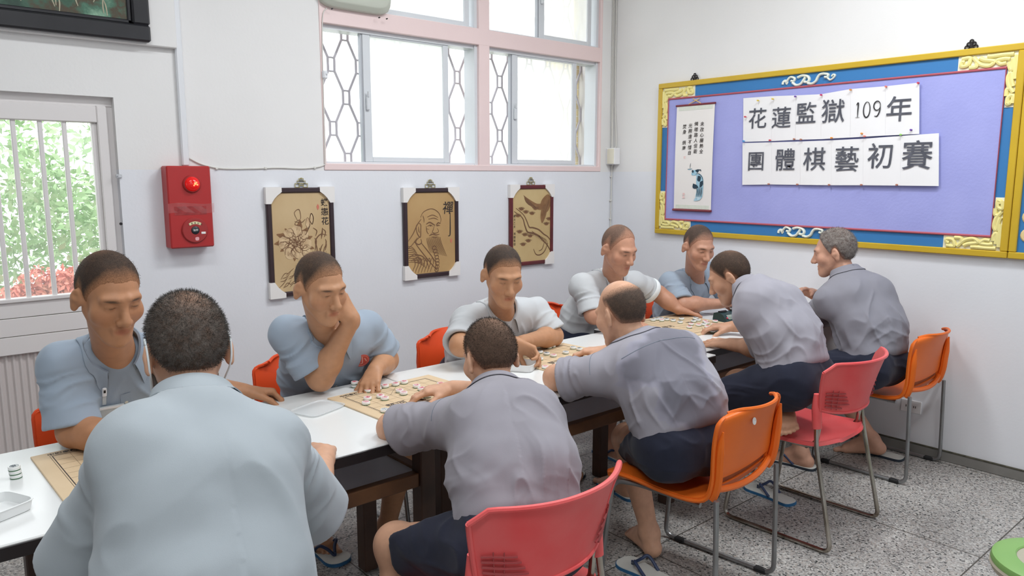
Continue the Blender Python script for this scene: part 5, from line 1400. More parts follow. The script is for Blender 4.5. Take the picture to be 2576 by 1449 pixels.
# vectorised value noise
def _hash(i, j, k, seed):
    n = (i.astype(np.int64) * 374761393 + j.astype(np.int64) * 668265263 + k.astype(np.int64) * 2147483647 + seed * 1274126177) & 0x7fffffff
    n = ((n ^ (n >> 13)) * 1274126177) & 0x7fffffff
    return ((n ^ (n >> 16)) & 0xffff) / 32767.5 - 1
def vnoise(P, seed=0):
    i = np.floor(P).astype(np.int64); f = P - i; u = f * f * f * (f * (f * 6 - 15) + 10); out = 0
    for a in (0, 1):
        for b in (0, 1):
            for c in (0, 1):
                w = (u[:, 0] if a else 1 - u[:, 0]) * (u[:, 1] if b else 1 - u[:, 1]) * (u[:, 2] if c else 1 - u[:, 2])
                out = out + w * _hash(i[:, 0] + a, i[:, 1] + b, i[:, 2] + c, seed)
    return out
def ridge(P, seed=0):
    n = 1 - np.abs(vnoise(P, seed)) * 2; return np.sign(n) * np.abs(n) ** 1.4
def vnormals(V, Q):
    n = np.cross(V[Q[:, 2]] - V[Q[:, 0]], V[Q[:, 3]] - V[Q[:, 1]]); N = np.zeros_like(V)
    for c in range(4): np.add.at(N, Q[:, c], n)
    return N / (np.linalg.norm(N, axis=1, keepdims=True) + 1e-12)
def relax(V, Q, it=1, lam=.5):
    for _ in range(it):
        A = np.zeros_like(V); c = np.zeros(len(V))
        for a in range(4):
            b = (a + 1) % 4; np.add.at(A, Q[:, a], V[Q[:, b]]); np.add.at(A, Q[:, b], V[Q[:, a]]); np.add.at(c, Q[:, a], 1); np.add.at(c, Q[:, b], 1)
        V = V + lam * (A / np.maximum(c, 1)[:, None] - V)
    return V
def smoothstep(a, b, x):
    t = np.clip((x - a) / (b - a), 0, 1); return t * t * (3 - 2 * t)

M_skin = attr_mat('skin', .48, (170, .12, .0012), .4, (38, .07))
M_hair = attr_mat('cropped_hair', .75, (900, .55, .0012), .25, (420, .38))
M_cloth = attr_mat('shirt_cloth', .82, (520, .14, .0008), .25, (7, .025), .12)
M_short = attr_mat('navy_cloth', .88, (420, .2, .0008), .2, (14, .10), .1)
M_eye = mat('eye_white', S(214, 206, 198), .2, bump=(20, .01)); M_iris = mat('dark_iris', S(38, 28, 24), .15, bump=(20, .01))
M_foam = mat('flip_flop_foam', S(214, 216, 210), .7, var=(20, .4, S(190, 194, 188)), bump=(120, .15))
M_strapb = mat('navy_rubber_strap', S(42, 58, 92), .5, bump=(80, .05)); M_sole = mat('blue_sole_edge', S(44, 104, 150), .6, bump=(80, .1)); M_soled = mat('dark_sole_edge', S(40, 50, 62), .6, bump=(80, .1))
M_mask = mat('mask_fabric', S(232, 238, 240), .8, bump=(300, .2)); M_button = mat('shirt_button', S(214, 210, 196), .35, bump=(60, .03))

def head_frame(f, u=(0, 0, 1), roll=0.0):
    f = nrm(f); r = nrm(np.cross(f, u)); uu = np.cross(r, f)
    M = np.array([r, f, uu]).T                # columns: right, forward, up
    if roll: M = rotm(f, roll) @ M
    return M
def head_base(g, T, hs, k=1.0):
    """skull, jaw and face masses; T maps local head coords to world"""
    W = lambda p: T[0] + T[1] @ (np.asarray(p, float) * hs); M = T[1]
    g.ball(W((0, -.012, .040)), np.array([.0690, .0875, .081]) * hs, .012 * hs, M=M)
    g.ball(W((0, -.035, .022)), np.array([.0635, .060, .068]) * hs, .02 * hs, M=M)
    g.ball(W((0, .040, -.005)), np.array([.0560, .054, .074]) * hs, .024 * hs, M=M)
    g.cap(W((0, .030, -.050)), W((0, .062, -.085)), .040 * hs, .025 * hs, .028 * hs)
    for s in (-1, 1):
        g.cap(W((s * .047, -.002, -.030)), W((s * .020, .058, -.088)), .018 * hs, .017 * hs, .024 * hs)
        g.ball(W((s * .041, .054, -.020)), .025 * hs, .024 * hs)
def head_face(g, T, hs):
    W = lambda p: T[0] + T[1] @ (np.asarray(p, float) * hs); M = T[1]
    for s in (-1, 1):
        g.cap(W((s * .012, .087, .030)), W((s * .043, .072, .028)), .010 * hs, .009 * hs, .016 * hs)     # brow ridge
        g.ball(W((s * .0305, .098, .009)), np.array([.019, .018, .012]) * hs, .012 * hs, 'cut', M)         # eye socket
        g.ball(W((s * .0300, .0735, .008)), .0135 * hs, .004 * hs)                                          # lid over the eyeball
        g.cap(W((s * .019, .0865, .0125)), W((s * .041, .0805, .0105)), .0022 * hs, None, .004 * hs)      # upper lid fold
    g.cap(W((0, .088, .016)), W((0, .112, -.026)), .0085 * hs, .0125 * hs, .012 * hs)                     # nose
    for s in (-1, 1):
        g.ball(W((s * .013, .101, -.030)), .0095 * hs, .008 * hs); g.ball(W((s * .0065, .109, -.0385)), .0032 * hs, .003 * hs, 'cut')
    g.cap(W((-.018, .0860, -.0555)), W((.018, .0860, -.0555)), .0060 * hs, None, .012 * hs); g.cap(W((-.015, .0855, -.0665)), W((.015, .0855, -.0665)), .0062 * hs, None, .012 * hs)
    g.cap(W((-.023, .0905, -.0612)), W((.023, .0905, -.0612)), .0020 * hs, None, .003 * hs, 'cut')
    g.ball(W((0, .076, -.094)), .017 * hs, .024 * hs)
    for s in (-1, 1):                                                                                       # ears
        E = T[1] @ rotm((0, 0, 1), s * math.radians(22)) @ rotm((1, 0, 0), math.radians(-10))
        c = W((s * .0765, -.018, -.002))
        g.ball(c, np.array([.0085, .0190, .0305]) * hs, .006 * hs, M=E)
        g.ball(c + E @ np.array([0, -.001, -.027]) * hs, np.array([.007, .010, .012]) * hs, .006 * hs, M=E)
        g.ball(c + E @ np.array([s * .009, .003, .003]) * hs, np.array([.0065, .011, .019]) * hs, .004 * hs, 'cut', E)
        g.cap(W((s * .066, -.004, -.004)), c, .010 * hs, None, .008 * hs)
def hand(g, w, f, n, side, curl, spread=1.0, sc=1.0, thumb=(.5, .3), k=.007):
    """five-fingered hand. w wrist, f finger direction, n palm normal (out of the palm), curl per finger (mcp,pip)"""
    f = nrm(f); n = nrm(np.asarray(n) - f * (np.asarray(n) @ f)); t = np.cross(f, n) if side == 'R' else np.cross(n, f)
    off = (.0285, .0095, -.0095, -.0270); ln = (.088, .092, .088, .080)
    seg = ((.043, .027, .021), (.047, .030, .022), (.043, .028, .022), (.034, .021, .019))
    g.cap(w - f * .012 * sc, w + f * .03 * sc, .024 * sc, .026 * sc, .012, flat=(n, .72))
    tips = []
    for i in range(4):
        m = w + (f * ln[i] + t * off[i]) * sc; r0 = .0125 if i < 3 else .0112
        g.cap(w + (f * .022 + t * off[i] * .62) * sc, m, .0158 * sc, r0 * sc, .011)
        cm, cp = curl[i]; sp = spread * (.10, .02, -.06, -.14)[i]
        d = nrm(f + t * sp); p = m; a = 0
        rad = (.0098, .0090, .0083, .0074) if i < 3 else (.0086, .0078, .0072, .0064)
        for j, (L, da) in enumerate(zip(seg[i], (cm, cp, cp * .65))):
            a += da; dd = d * math.cos(a) + n * math.sin(a); q = p + dd * L * sc
            g.cap(p, q, rad[j] * sc, rad[j + 1] * sc, .004); 
            g.ball(p - n * .001 * sc, rad[j] * 1.06 * sc, .004); p = q
        tips.append(p)
    b = w + (f * .020 + t * .022 + n * .008) * sc; m = w + (f * .052 + t * .044 + n * .016) * sc
    g.cap(b, m, .0165 * sc, .0125 * sc, .014)
    op, cl = thumb; d = nrm(f * (1 - .5 * op) + t * op + n * (.25 + .3 * cl)); p = m; a = 0
    for j, (L, r0, r1) in enumerate(((.034, .0112, .0102), (.027, .0100, .0080))):
        dd = nrm(d + (n * .6 - t * .5) * cl * (j + .3)); q = p + dd * L * sc; g.cap(p, q, r0 * sc, r1 * sc, .006); p = q
    tips.append(p); return tips
def foot(g, ank, f, u=(0, 0, 1), side='R', sc=1.0):
    """foot with five toes. f toe direction, u top of the foot"""
    f = nrm(f); u = nrm(np.asarray(u) - f * (np.asarray(u) @ f)); r = np.cross(f, u); inn = -r if side == 'R' else r
    A = ank; heel = A - f * .038 * sc - u * .052 * sc
    g.cap(A, heel + u * .012, .031 * sc, .029 * sc, .03); g.ball(heel, .028 * sc, .02)
    g.cap(A + u * .0, A + f * .075 * sc - u * .035 * sc, .032 * sc, .026 * sc, .03)
    for o, L, rr_ in ((.020, .128, .021), (-.018, .112, .018)):
        g.cap(heel + f * .02 + inn * o * .5, A + (f * L + inn * o * 1.15 - u * .062) * sc, .022 * sc, rr_ * sc, .025)
    g.cap(A + f * .05 * sc - u * .03 * sc, A + (f * .125 - u * .058) * sc, .028 * sc, .018 * sc, .03)
    for i, (o, L, l, rr_) in enumerate(((.030, .135, .040, .0125), (.010, .140, .032, .0095), (-.007, .134, .030, .0090), (-.022, .125, .027, .0085), (-.035, .114, .024, .0085))):
        b = A + (f * L + inn * o - u * .064) * sc; e = b + (f * l - u * .004) * sc
        g.cap(b, e, rr_ * sc, rr_ * sc * .95, .005); g.ball(e, rr_ * 1.05 * sc, .004)
def flip_flop(root, base, f, side='R', sc=1.0, edge=None, name='flip_flop', u=(0, 0, 1)):
    """sandal whose sole centre is at base (world)"""
    f = nrm(f); u = nrm(np.asarray(u, float) - f * (np.asarray(u, float) @ f)); r = np.cross(f, u)
    out = [(-.5, 0), (-.485, .10), (-.42, .155), (-.25, .16), (-.05, .155), (.15, .18), (.33, .205), (.44, .17), (.495, .08), (.5, 0)]
    pts = [(a, b) for a, b in out] + [(a, -b) for a, b in out[-2:0:-1]]
    L = .275 * sc; W_ = .27 * sc
    C = [np.asarray(p) for p in spline([(a, b, 0) for a, b in pts] + [(pts[0][0], pts[0][1], 0)], 3)][:-1]
    def mk(z0, z1, s_): 
        m = MB(); n_ = len(C); V = []
        for z in (z0, z1): V += [base + f * (p[0] * L * s_) + r * (p[1] * W_ * s_) + u * z for p in C]
        m.add(V, [tuple(range(n_))[::-1], tuple(range(n_, 2 * n_))] + [(i, (i + 1) % n_, n_ + (i + 1) % n_, n_ + i) for i in range(n_)]); return m
    o = mk(0, .013, 1.0).build(name, edge or M_sole, root, sm=False)
    mk(.0131, .0155, .975).build('footbed', M_foam, o, sm=False, label='pale footbed')
    st = MB(); P0 = base + f * L * .27 + u * .016
    for s in (-1, 1):
        e = base - f * L * .10 + r * s * .040 * sc + u * .014
        st.tube(spline([P0, P0 + f * -.03 + r * s * .018 + u * .026 * sc, (P0 + e) / 2 + r * s * .020 * sc + u * .040 * sc, e], 6), [.005] + [.0065] * 16 + [.007, .007], 8)
    st.tube([base + f * L * .27 + u * .012, P0 + u * .014], .004, 6); st.build('strap', M_strapb, o, label='dark thong strap'); return o

HAIRLINE = {'crop': ((0, .070), (25, .069), (42, .060), (58, .038), (72, .012), (82, -.012), (90, .018), (104, .028), (118, -.012), (135, -.046), (180, -.056)),
            'bald': ((0, .2), (60, .2), (80, .060), (92, .034), (104, .030), (118, -.008), (135, -.046), (150, -.056), (180, -.058)),
            'recede': ((0, .088), (20, .086), (34, .078), (50, .064), (66, .034), (78, .004), (84, -.006), (92, .022), (106, .030), (120, -.014), (140, -.050), (180, -.060))}
def bald_top(L, style):
    return L
def make_person(key, label, J, skin, shirt, o):
    """J: joints in world space; returns the root"""
    h = o.get('h', .005); hs = o.get('hs', 1.08); hh = o.get('hair_h', .0045)
    J = {k: np.asarray(v, float) for k, v in J.items()}
    H, NB, PEL = J['H'], J['NB'], J['PEL']
    up = nrm(NB - PEL); right = nrm(J['SR'] - J['SL']); right = nrm(right - up * (right @ up)); fwd = np.cross(up, right)
    hr = nrm(o.get('hip_right', (right[0], right[1], 0)))
    HM = head_frame(o['face'], o.get('head_up', (0, 0, 1)), o.get('roll', 0)); T = (H, HM)
    root = thing('person', label, 'person', (PEL[0], PEL[1], 0), group='men in grey-blue shirts at the tables')
    hip = {'L': PEL - hr * .085, 'R': PEL + hr * .085}
    def arm_ok(s): return 'E' + s in J
    pts = [v for v in J.values()] + [H + HM @ np.array(q) for q in ((0, .14, -.12), (0, -.12, .14), (.1, 0, 0), (-.1, 0, 0))]
    lo = np.min(pts, axis=0) - .2; hi = np.max(pts, axis=0) + .2; lo[2] = max(lo[2], -.01)
    # ---------------- body
    g = Grid(lo, hi, h)
    mid = PEL + (NB - PEL) * .42 - fwd * o.get('bend', .03); che = PEL + (NB - PEL) * .74 - fwd * o.get('bend', .03) * .7
    tk = o.get('stout', 1.0)
    def torso(g, e, k):
        for s in (-1, 1):
            g.cap(PEL + hr * s * .074 * tk, mid + right * s * .058 * tk, .100 + e, .096 + e, k); g.cap(mid + right * s * .058 * tk, che + right * s * .070 * tk, .096 + e, .096 + e, k)
        g.cap(PEL, mid + fwd * o.get('belly', .01), .104 + e, .100 + e, k); g.cap(mid + fwd * o.get('belly', .01), che, .100 + e, .098 + e, k)
        for s, S_ in ((-1, J['SL']), (1, J['SR'])):
            g.cap(che + right * s * .070, S_ - up * .032, .086 + e, .050 + e, k)
            g.cap(NB - up * .050 - fwd * .008, S_ - up * .012, .052 + e, .046 + e, k); g.cap(NB - up * .012 - fwd * .010, S_ * .6 + NB * .4 - up * .010, .038 + e, .034 + e, .05)
    torso(g, -.013, .05)
    nk = H + HM @ np.array([0, -.022, -.055]) * hs
    g.cap(NB - up * .05, nk, .055 * hs, .047 * hs, .02); g.cap(NB - up * .03 + fwd * .010, H + HM @ np.array([0, .006, -.056]) * hs, .046 * hs, .038 * hs, .025)
    head_base(g, T, hs); head_face(g, T, hs)
    sc = o.get('limb', 1.05)
    wr = {}
    for s in 'LR':
        if not arm_ok(s): continue
        S_, E_, W_ = J['S' + s], J['E' + s], J['W' + s]
        g.cap(S_ - up * .012, E_, .045 * sc, .040 * sc, .03); ax = nrm(W_ - E_); g.ball(E_, .040 * sc, .03)
        g.cap(E_ + ax * .015, E_ + ax * .08, .041 * sc, .043 * sc, .03); g.cap(E_ + ax * .07, W_, .042 * sc, .027 * sc, .03)
        hd = o['hands'].get(s)
        if hd:
            pf = nrm(hd['n']); g.cap(W_ - ax * .03, W_ + ax * .012, .028 * sc, .026 * sc, .02, flat=(pf, .78))
            hand(g, W_ + ax * .006, hd['f'], hd['n'], s, hd['curl'], hd.get('spread', 1), hd.get('sc', sc), hd.get('thumb', (.5, .3)))
    for s in 'LR':
        K_, A_ = J['K' + s], J['A' + s]; ax = nrm(A_ - K_)
        g.cap(hip[s], K_, .088 * sc, .056 * sc, .04); g.ball(K_, .055 * sc, .03)
        cb = o.get('calf', {}).get(s); cb = -nrm(np.cross(np.cross(ax, K_ - hip[s]), ax)) if cb is None else np.asarray(cb)
        m = K_ + (A_ - K_) * .30 + cb * -.0
        g.cap(K_, m, .050 * sc, .054 * sc, .03); g.cap(m, A_, .053 * sc, .033 * sc, .03)
        ft = o['feet'][s]; foot(g, A_, ft[0], ft[1], s, sc)
    V, Q = g.mesh(); V = relax(V, Q, 1, .35)
    Lh = (V - H) @ HM / hs
    C = np.tile(np.asarray(skin), (len(V), 1))
    inh = (np.abs(Lh[:, 0]) < .10) & (np.abs(Lh[:, 1]) < .13) & (Lh[:, 2] > -.13) & (Lh[:, 2] < .14)
    def paint(w, col): C[:] = C * (1 - w[:, None]) + np.asarray(col) * w[:, None]
    e2 = lambda c, r: ((Lh - np.asarray(c)) / np.asarray(r))
    lip = np.exp(-((e2((0, .091, -.061), (.020, .02, .0085)) ** 2).sum(1)) ** 2) * inh; paint(lip * .75, np.asarray(skin) * np.array([.82, .52, .55]))
    for s in (-1, 1):
        b = np.exp(-((e2((s * .029, .085, .0285 - 0), (.019, .02, .0042)) ** 2).sum(1)) ** 2) * inh; paint(b * .85, S(40, 34, 30))
        b = np.exp(-((e2((s * .030, .088, .0085), (.0125, .012, .0020)) ** 2).sum(1)) ** 2) * inh; paint(b * .85, S(34, 26, 22))
        c_ = np.exp(-((e2((s * .046, .070, -.022), (.024, .03, .02)) ** 2).sum(1))) * inh; paint(c_ * .25, np.asarray(skin) * np.array([1.05, .72, .68]))
    # shaven scalp shadow where hair is cropped very short
    me = mesh_np('body', V - world_loc(root), Q); set_col(me, np.clip(C, 0, 1)); smooth(me); link('body', me, M_skin, root)
    for s in (-1, 1):
        pass
    # ---------------- hair
    style = o.get('hair', 'crop'); off = o.get('hair_len', .004); hc = np.asarray(o.get('hair_col', S(44, 38, 34)))
    lo_h = H - .17 * hs; hi_h = H + .17 * hs
    g2 = Grid(lo_h, hi_h, hh); head_base(g2, T, hs)
    q = g2.sub(lo_h, hi_h); sl, X, Y, Z = q
    px, py, pz = X - f32(H[0]), Y - f32(H[1]), Z - f32(H[2])
    lx, ly, lz = [(px * f32(HM[0, i]) + py * f32(HM[1, i]) + pz * f32(HM[2, i])) / f32(hs) for i in range(3)]
    az = np.degrees(np.abs(np.arctan2(lx, ly + .0 * lz))); hl = HAIRLINE[style]
    line = np.interp(az, [a for a, _ in hl], [b for _, b in hl]).astype(f32)
    dist = (lz - line)
    if style == 'bald':
        dist = np.minimum(dist, .088 - lz - .25 * (ly + .02)); 
    thick = off * np.clip(dist / .022, -.6, 1)
    D2 = g2.D[sl] - f32(hs) * thick.astype(f32); g2.D[sl] = np.maximum(D2, -(dist * f32(hs)) - f32(.002))
    V2, Q2 = g2.mesh(); V2 = relax(V2, Q2, 2, .4)
    L2 = (V2 - H) @ HM / hs; az2 = np.degrees(np.abs(np.arctan2(L2[:, 0], L2[:, 1]))); d2 = L2[:, 2] - np.interp(az2, [a for a, _ in hl], [b for _, b in hl])
    if style == 'bald': d2 = np.minimum(d2, .088 - L2[:, 2] - .25 * (L2[:, 1] + .02))
    ns = vnoise(V2 * 260, 3) * .5 + vnoise(V2 * 90, 5) * .5
    fade = np.clip(smoothstep(-.004, o.get('fade', .035), d2) + ns * .10, 0, 1) * o.get('dense', .9)
    crown = np.exp(-(((L2 - np.array([.008, -.055, .105])) / .035) ** 2).sum(1)) * o.get('crown', .25)
    fade = np.clip(fade - crown, 0, 1)
    grey = np.clip(o.get('grey', 0) * (.55 + .9 * ns), 0, 1)[:, None]
    hcol = hc * (1 - grey) + np.asarray(S(170, 166, 160)) * grey
    C2 = np.asarray(skin)[None] * .85 * (1 - fade[:, None]) + hcol * fade[:, None]
    if o.get('fuzz', 0):
        N2 = vnormals(V2, Q2); r = np.random.default_rng(len(key) + 3); keep = np.nonzero(d2 > .004)[0]
        idx = r.choice(keep, min(o['fuzz'], len(keep) * 3)); n = len(idx); fl = o.get('fuzz_len', .007) * np.clip(d2[idx] / .03, .25, 1) * r.uniform(.6, 1.1, n)
        b = V2[idx] + r.normal(size=(n, 3)) * .0016; dirn = N2[idx] + r.normal(size=(n, 3)) * .35 + HM[:, 2] * -.15; dirn /= np.linalg.norm(dirn, axis=1, keepdims=True)
        sd = np.cross(dirn, r.normal(size=(n, 3))); sd /= np.linalg.norm(sd, axis=1, keepdims=True); wv = .00035
        S4 = np.stack([b - sd * wv, b + sd * wv, b + dirn * fl[:, None] + sd * wv * .3, b + dirn * fl[:, None] - sd * wv * .3], 1).reshape(-1, 3)
        Q2 = np.vstack([Q2, len(V2) + np.arange(4 * n).reshape(n, 4)]); cc = np.repeat(np.clip(hcol[idx] * r.uniform(.6, 1.5, (n, 1)), 0, 1), 4, axis=0)
        V2 = np.vstack([V2, S4]); C2 = np.vstack([C2, cc])
    me = mesh_np('hair', V2 - world_loc(root), Q2); set_col(me, np.clip(C2, 0, 1)); smooth(me); link('hair', me, M_hair, root)
    # ---------------- shirt
    hS = o.get('hs_shirt', .006); g3 = Grid(lo, hi, hS)
    torso(g3, o.get('loose', .008), .055)
    for dB, rB in o.get('bulge', ()): g3.ball(PEL + hr * dB[0] + fwd * dB[1] + up * dB[2], rB, .08)
    hem = PEL + up * o.get('hem', .02); g3.op(lambda X, Y, Z: (hem[0] - X) * f32(up[0]) + (hem[1] - Y) * f32(up[1]) + (hem[2] - Z) * f32(up[2]), lo, hi, .03, 'and')
    for s in 'LR':
        if not arm_ok(s): continue
        S_, E_ = J['S' + s], J['E' + s]; fr_ = o.get('sleeve', {}).get(s, .74); ax = nrm(E_ - S_); C_ = S_ + (E_ - S_) * fr_ - np.array([0, 0, o.get('drop', .012)])
        ra, rb = .0545, o.get('cuff', .076); S_ = S_ - up * .010; m = max(ra, rb) + .02; a = np.minimum(S_, C_) - m; b = np.maximum(S_, C_) + m
        q = g3.sub(a, b); sl, X, Y, Z = q; Cx = C_ + ax * .06; r2 = ra + (rb - ra) * (np.linalg.norm(Cx - S_) / np.linalg.norm(C_ - S_))
        d = d_cap(X, Y, Z, S_, Cx, ra, r2); tilt = nrm(ax + np.asarray(o.get('cuff_tilt', {}).get(s, (0, 0, 0)), float))
        pl = (X - f32(C_[0])) * f32(tilt[0]) + (Y - f32(C_[1])) * f32(tilt[1]) + (Z - f32(C_[2])) * f32(tilt[2]); d = -smin(-d, -pl, .006)
        inn = d_cap(X, Y, Z, S_ + (E_ - S_) * .42, Cx, ra - .022, r2 - .0105); d = -smin(-d, inn, .004)
        g3.D[sl] = smin(g3.D[sl], d, .035)
    # neck opening
    op = o.get('open', .085)
    g3.ball(NB + up * .062 + fwd * .012, .068, .015, 'cut'); g3.cap(NB + up * .045, nk, .058, .058, .012, 'cut')
    if op: g3.cap(NB + up * .03 + fwd * .075, NB - up * op + fwd * .150, .034, .010, .012, 'cut')
    V3, Q3 = g3.mesh(); V3 = relax(V3, Q3, 1, .4)
    # cloth folds
    N3 = vnormals(V3, Q3); rel = V3 - PEL; Ls = np.linalg.norm(NB - PEL)
    u_, f_, v_ = rel @ right, rel @ fwd, rel @ up; ang = np.arctan2(f_, u_); sd = o.get('seed', 1); am = o.get('fold', 1.0)
    dS = np.full(len(V3), 9.); aS = np.zeros(len(V3)); 
    for s in 'LR':
        if not arm_ok(s): continue
        S_, E_ = J['S' + s], J['E' + s]; ba = E_ - S_; t = np.clip(((V3 - S_) @ ba) / (ba @ ba), 0, 1); dd = np.linalg.norm(V3 - S_ - t[:, None] * ba, axis=1); m = dd < dS; dS = np.where(m, dd, dS); aS = np.where(m, t, aS)
    sl_w = smoothstep(.105, .07, dS) * smoothstep(.12, .35, aS)
    tw = 1 - sl_w; sgn = np.sign(u_)
    warp = vnoise(V3 * 6, sd + 20)[:, None] * .5
    # drag lines running from the shoulder blades to the waist, gathered folds at the hem, rings on the sleeves
    diag = np.stack([(u_ * .75 + v_ * .42 * sgn) * 17, v_ * 4.2 - np.abs(u_) * 3, f_ * 6], 1) + warp
    d1 = ridge(diag, sd) * .0075 * smoothstep(.02, .14, np.abs(u_) + .08) * smoothstep(Ls * 1.02, Ls * .75, v_)
    gat = np.stack([ang * 3.2 + vnoise(V3 * 5, sd + 3) * .9, v_ * 5.0, np.zeros_like(v_)], 1); d2_ = ridge(gat, sd + 7) * .0095 * smoothstep(.30, .12, v_) * smoothstep(-.01, .10, v_)
    big = vnoise(V3 * 9 + 3.1, sd + 9) * .0050 + vnoise(V3 * 19 + 1.3, sd + 10) * .0020
    cross_ = ridge(np.stack([u_ * 5, v_ * 17 + np.abs(u_) * 9 + warp[:, 0] * 2, f_ * 4], 1), sd + 13) * .0050 * smoothstep(.34, .12, v_) * smoothstep(.03, .1, v_)
    slf = ridge(np.stack([aS * 7.5 + vnoise(V3 * 11, sd + 4) * .8, V3[:, 0] * 7, V3[:, 2] * 9], 1), sd + 5) * .0060 * smoothstep(.98, .80, aS / max(o.get('sl_max', .74), .1)) * 1.3 + vnoise(V3 * 15, sd + 11) * .003
    disp = am * (tw * (d1 + d2_ + big + cross_) + sl_w * slf)
    disp = disp * np.where(tw > .5, smoothstep(.0, .12, v_), 1) + am * tw * .007 * smoothstep(.14, .04, v_)
    nearn = smoothstep(.05, .12, np.linalg.norm(V3 - (NB + up * .05), axis=1)); V3 = V3 + N3 * (disp * nearn)[:, None]
    # creased armpit line
    V3 = relax(V3, Q3, 1, .15)
    C3 = np.tile(np.asarray(shirt), (len(V3), 1))
    st = o.get('stain')
    if st is not None:                                  # damp patch on the cloth
        w = np.zeros(len(V3))
        for a, b, r_ in st:
            P = PEL + right * a[0] + up * a[1]; Pb = PEL + right * b[0] + up * b[1]; ba = Pb - P; t = np.clip(((V3 - P) @ ba) / (ba @ ba), 0, 1); qd = V3 - P - t[:, None] * ba; qd = qd - (qd @ fwd)[:, None] * fwd
            w = np.maximum(w, smoothstep(r_ + .022, r_ - .012, np.linalg.norm(qd, axis=1) + vnoise(V3 * 22, 31) * .018 + vnoise(V3 * 55, 32) * .006))
        w *= (rel @ fwd < .02); C3 = C3 * (1 - w[:, None] * .42) * np.where(w[:, None] > 0, np.array([[.97, .98, 1.04]]), 1)
    me = mesh_np('shirt', V3 - world_loc(root), Q3); set_col(me, np.clip(C3, 0, 1)); smooth(me); sh = link('shirt', me, M_cloth, root, ); sh['label'] = o.get('shirt_label', 'short-sleeved grey-blue shirt')
    bvh = BVHTree.FromPolygons([Vector(p) for p in V3], [tuple(int(i) for i in q) for q in Q3])
    def hit(p, d, outw=.0015):
        r_ = bvh.ray_cast(Vector(p), Vector(d)); return None if r_[0] is None else np.array(r_[0]) - np.asarray(d) * outw
    # collar
    cm = MB(); R0 = .0645 * hs / 1.05; nb_ = NB - up * .05; nd_ = nrm(nk - nb_); cu = nrm(up * .35 + nd_ * .65); cf = nrm(fwd - cu * (fwd @ cu)); crt = np.cross(cf, cu); cc_ = nb_ + nd_ * (.060 + o.get('collar_z', 0)) + fwd * .002
    gapA = math.radians(o.get('collar_gap', 30))
    def ring(u, rad, z):
        a = gapA + (2 * PI - 2 * gapA) * u; x, y = math.sin(a), math.cos(a)
        return cc_ + crt * x * rad * 1.08 + cf * y * rad * (1.0 + .12 * max(0, y)) + cu * (z - .050 * max(0, y) ** 1.2 - .012 * max(0, y))
    def prof(u, v):
        fr = abs(u * 2 - 1); pt = max(0, (fr - .80) / .20); fall = .046 + .040 * pt
        if v < .4: t = v / .4; return ring(u, R0 + .004 * (1 - t), .006 + .036 * t)
        t = (v - .4) / .6; return ring(u, R0 + .004 + .022 * t ** .7 + .012 * pt * t, .043 + .004 * math.sin(PI * min(1, t * 2)) * 0 - fall * t ** 1.2)
    def cprof(u, v):
        p = prof(u, v)
        if v > .45:
            t = (v - .45) / .55; q = bvh.find_nearest(Vector(p))
            if q[0] is not None:
                l, n_ = np.array(q[0]), np.array(q[1]); sg = (p - l) @ n_; w = t * t; tgt = .0045 + .003 * (1 - t)
                if sg < tgt: p = l + n_ * tgt
                else: p = p * (1 - w) + (l + n_ * tgt) * w
        return p
    cm.grid(lambda a, b: cprof(a, b), 56, 14, .0022); cm_o = cm.build('collar', M_plain(shirt), sh, world=True)
    M_seam = mat('seam_thread', tuple(np.asarray(shirt) * .55), .9, bump=(300, .1))
    for s in 'LR':                                       # armhole seams
        if not arm_ok(s) or not o.get('seam', True): continue
        S_ = J['S' + s]; ax = nrm(J['E' + s] - S_); u1, u2, _ = basis(ax); c0 = S_ - ax * .004; run_ = []
        for k in range(37):
            a_ = k / 36 * 2 * PI; d_ = u1 * math.cos(a_) + u2 * math.sin(a_); r_ = bvh.ray_cast(Vector(c0 + d_ * .16), Vector(-d_))
            q = None if r_[0] is None else np.array(r_[0])
            if q is not None and np.linalg.norm(q - c0) < .098 and (q - c0) @ up > -.045: run_.append(q + d_ * .0004)
            else:
                if len(run_) > 4: m_ = MB().tube(run_, .0010, 4); m_.build('armhole_seam', M_seam, sh)
                run_ = []
        if len(run_) > 4: MB().tube(run_, .0010, 4).build('armhole_seam', M_seam, sh)
    if o.get('yoke'):
        run_ = [hit(PEL + up * Ls * o['yoke'] + right * q_ - fwd * .5 - up * .10 * abs(q_), fwd, .0004) for q_ in np.linspace(-.155, .155, 31)]; run_ = [q_ for q_ in run_ if q_ is not None]
        if len(run_) > 5: MB().tube(run_, .0011, 4).build('yoke_seam', M_seam, sh)
    # front placket, buttons, pocket
    if o.get('front', True):
        pl = MB(); L_ = []
        for t in np.linspace(.80, .12, 26):
            p = PEL + (NB - PEL) * t + fwd * .45 + right * .004; q = hit(p, -fwd, .0022)
            if q is not None: L_.append(q)
        if len(L_) > 4:
            L_ = [sum(L_[max(0, i - 1):i + 2]) / len(L_[max(0, i - 1):i + 2]) for i in range(len(L_))]; n = len(L_)
            for e0, e1, z in ((-.016, .016, .0),):
                V = [p + right * e0 + fwd * z for p in L_] + [p + right * e1 + fwd * z for p in L_] + [p + right * e1 - fwd * .006 for p in L_] + [p + right * e0 - fwd * .006 for p in L_]
                pl.add(V, [(i + a * n, i + 1 + a * n, i + 1 + ((a + 1) % 4) * n, i + ((a + 1) % 4) * n) for a in range(4) for i in range(n - 1)])
            po = pl.build('placket', M_plain(shirt), sh)
            for i in range(3, n, 6):
                b = MB(); M_ = frame_m(right, up); b.lathe([(.0055, 0), (.0055, .002), (.004, .0025), (.001, .0018)], 14, L_[i] + fwd * .0005, M_ if np.cross(right, up) @ fwd > 0 else M_)
                b.build('button', M_button, sh)
    J.update(up=up, right=right, fwd=fwd)
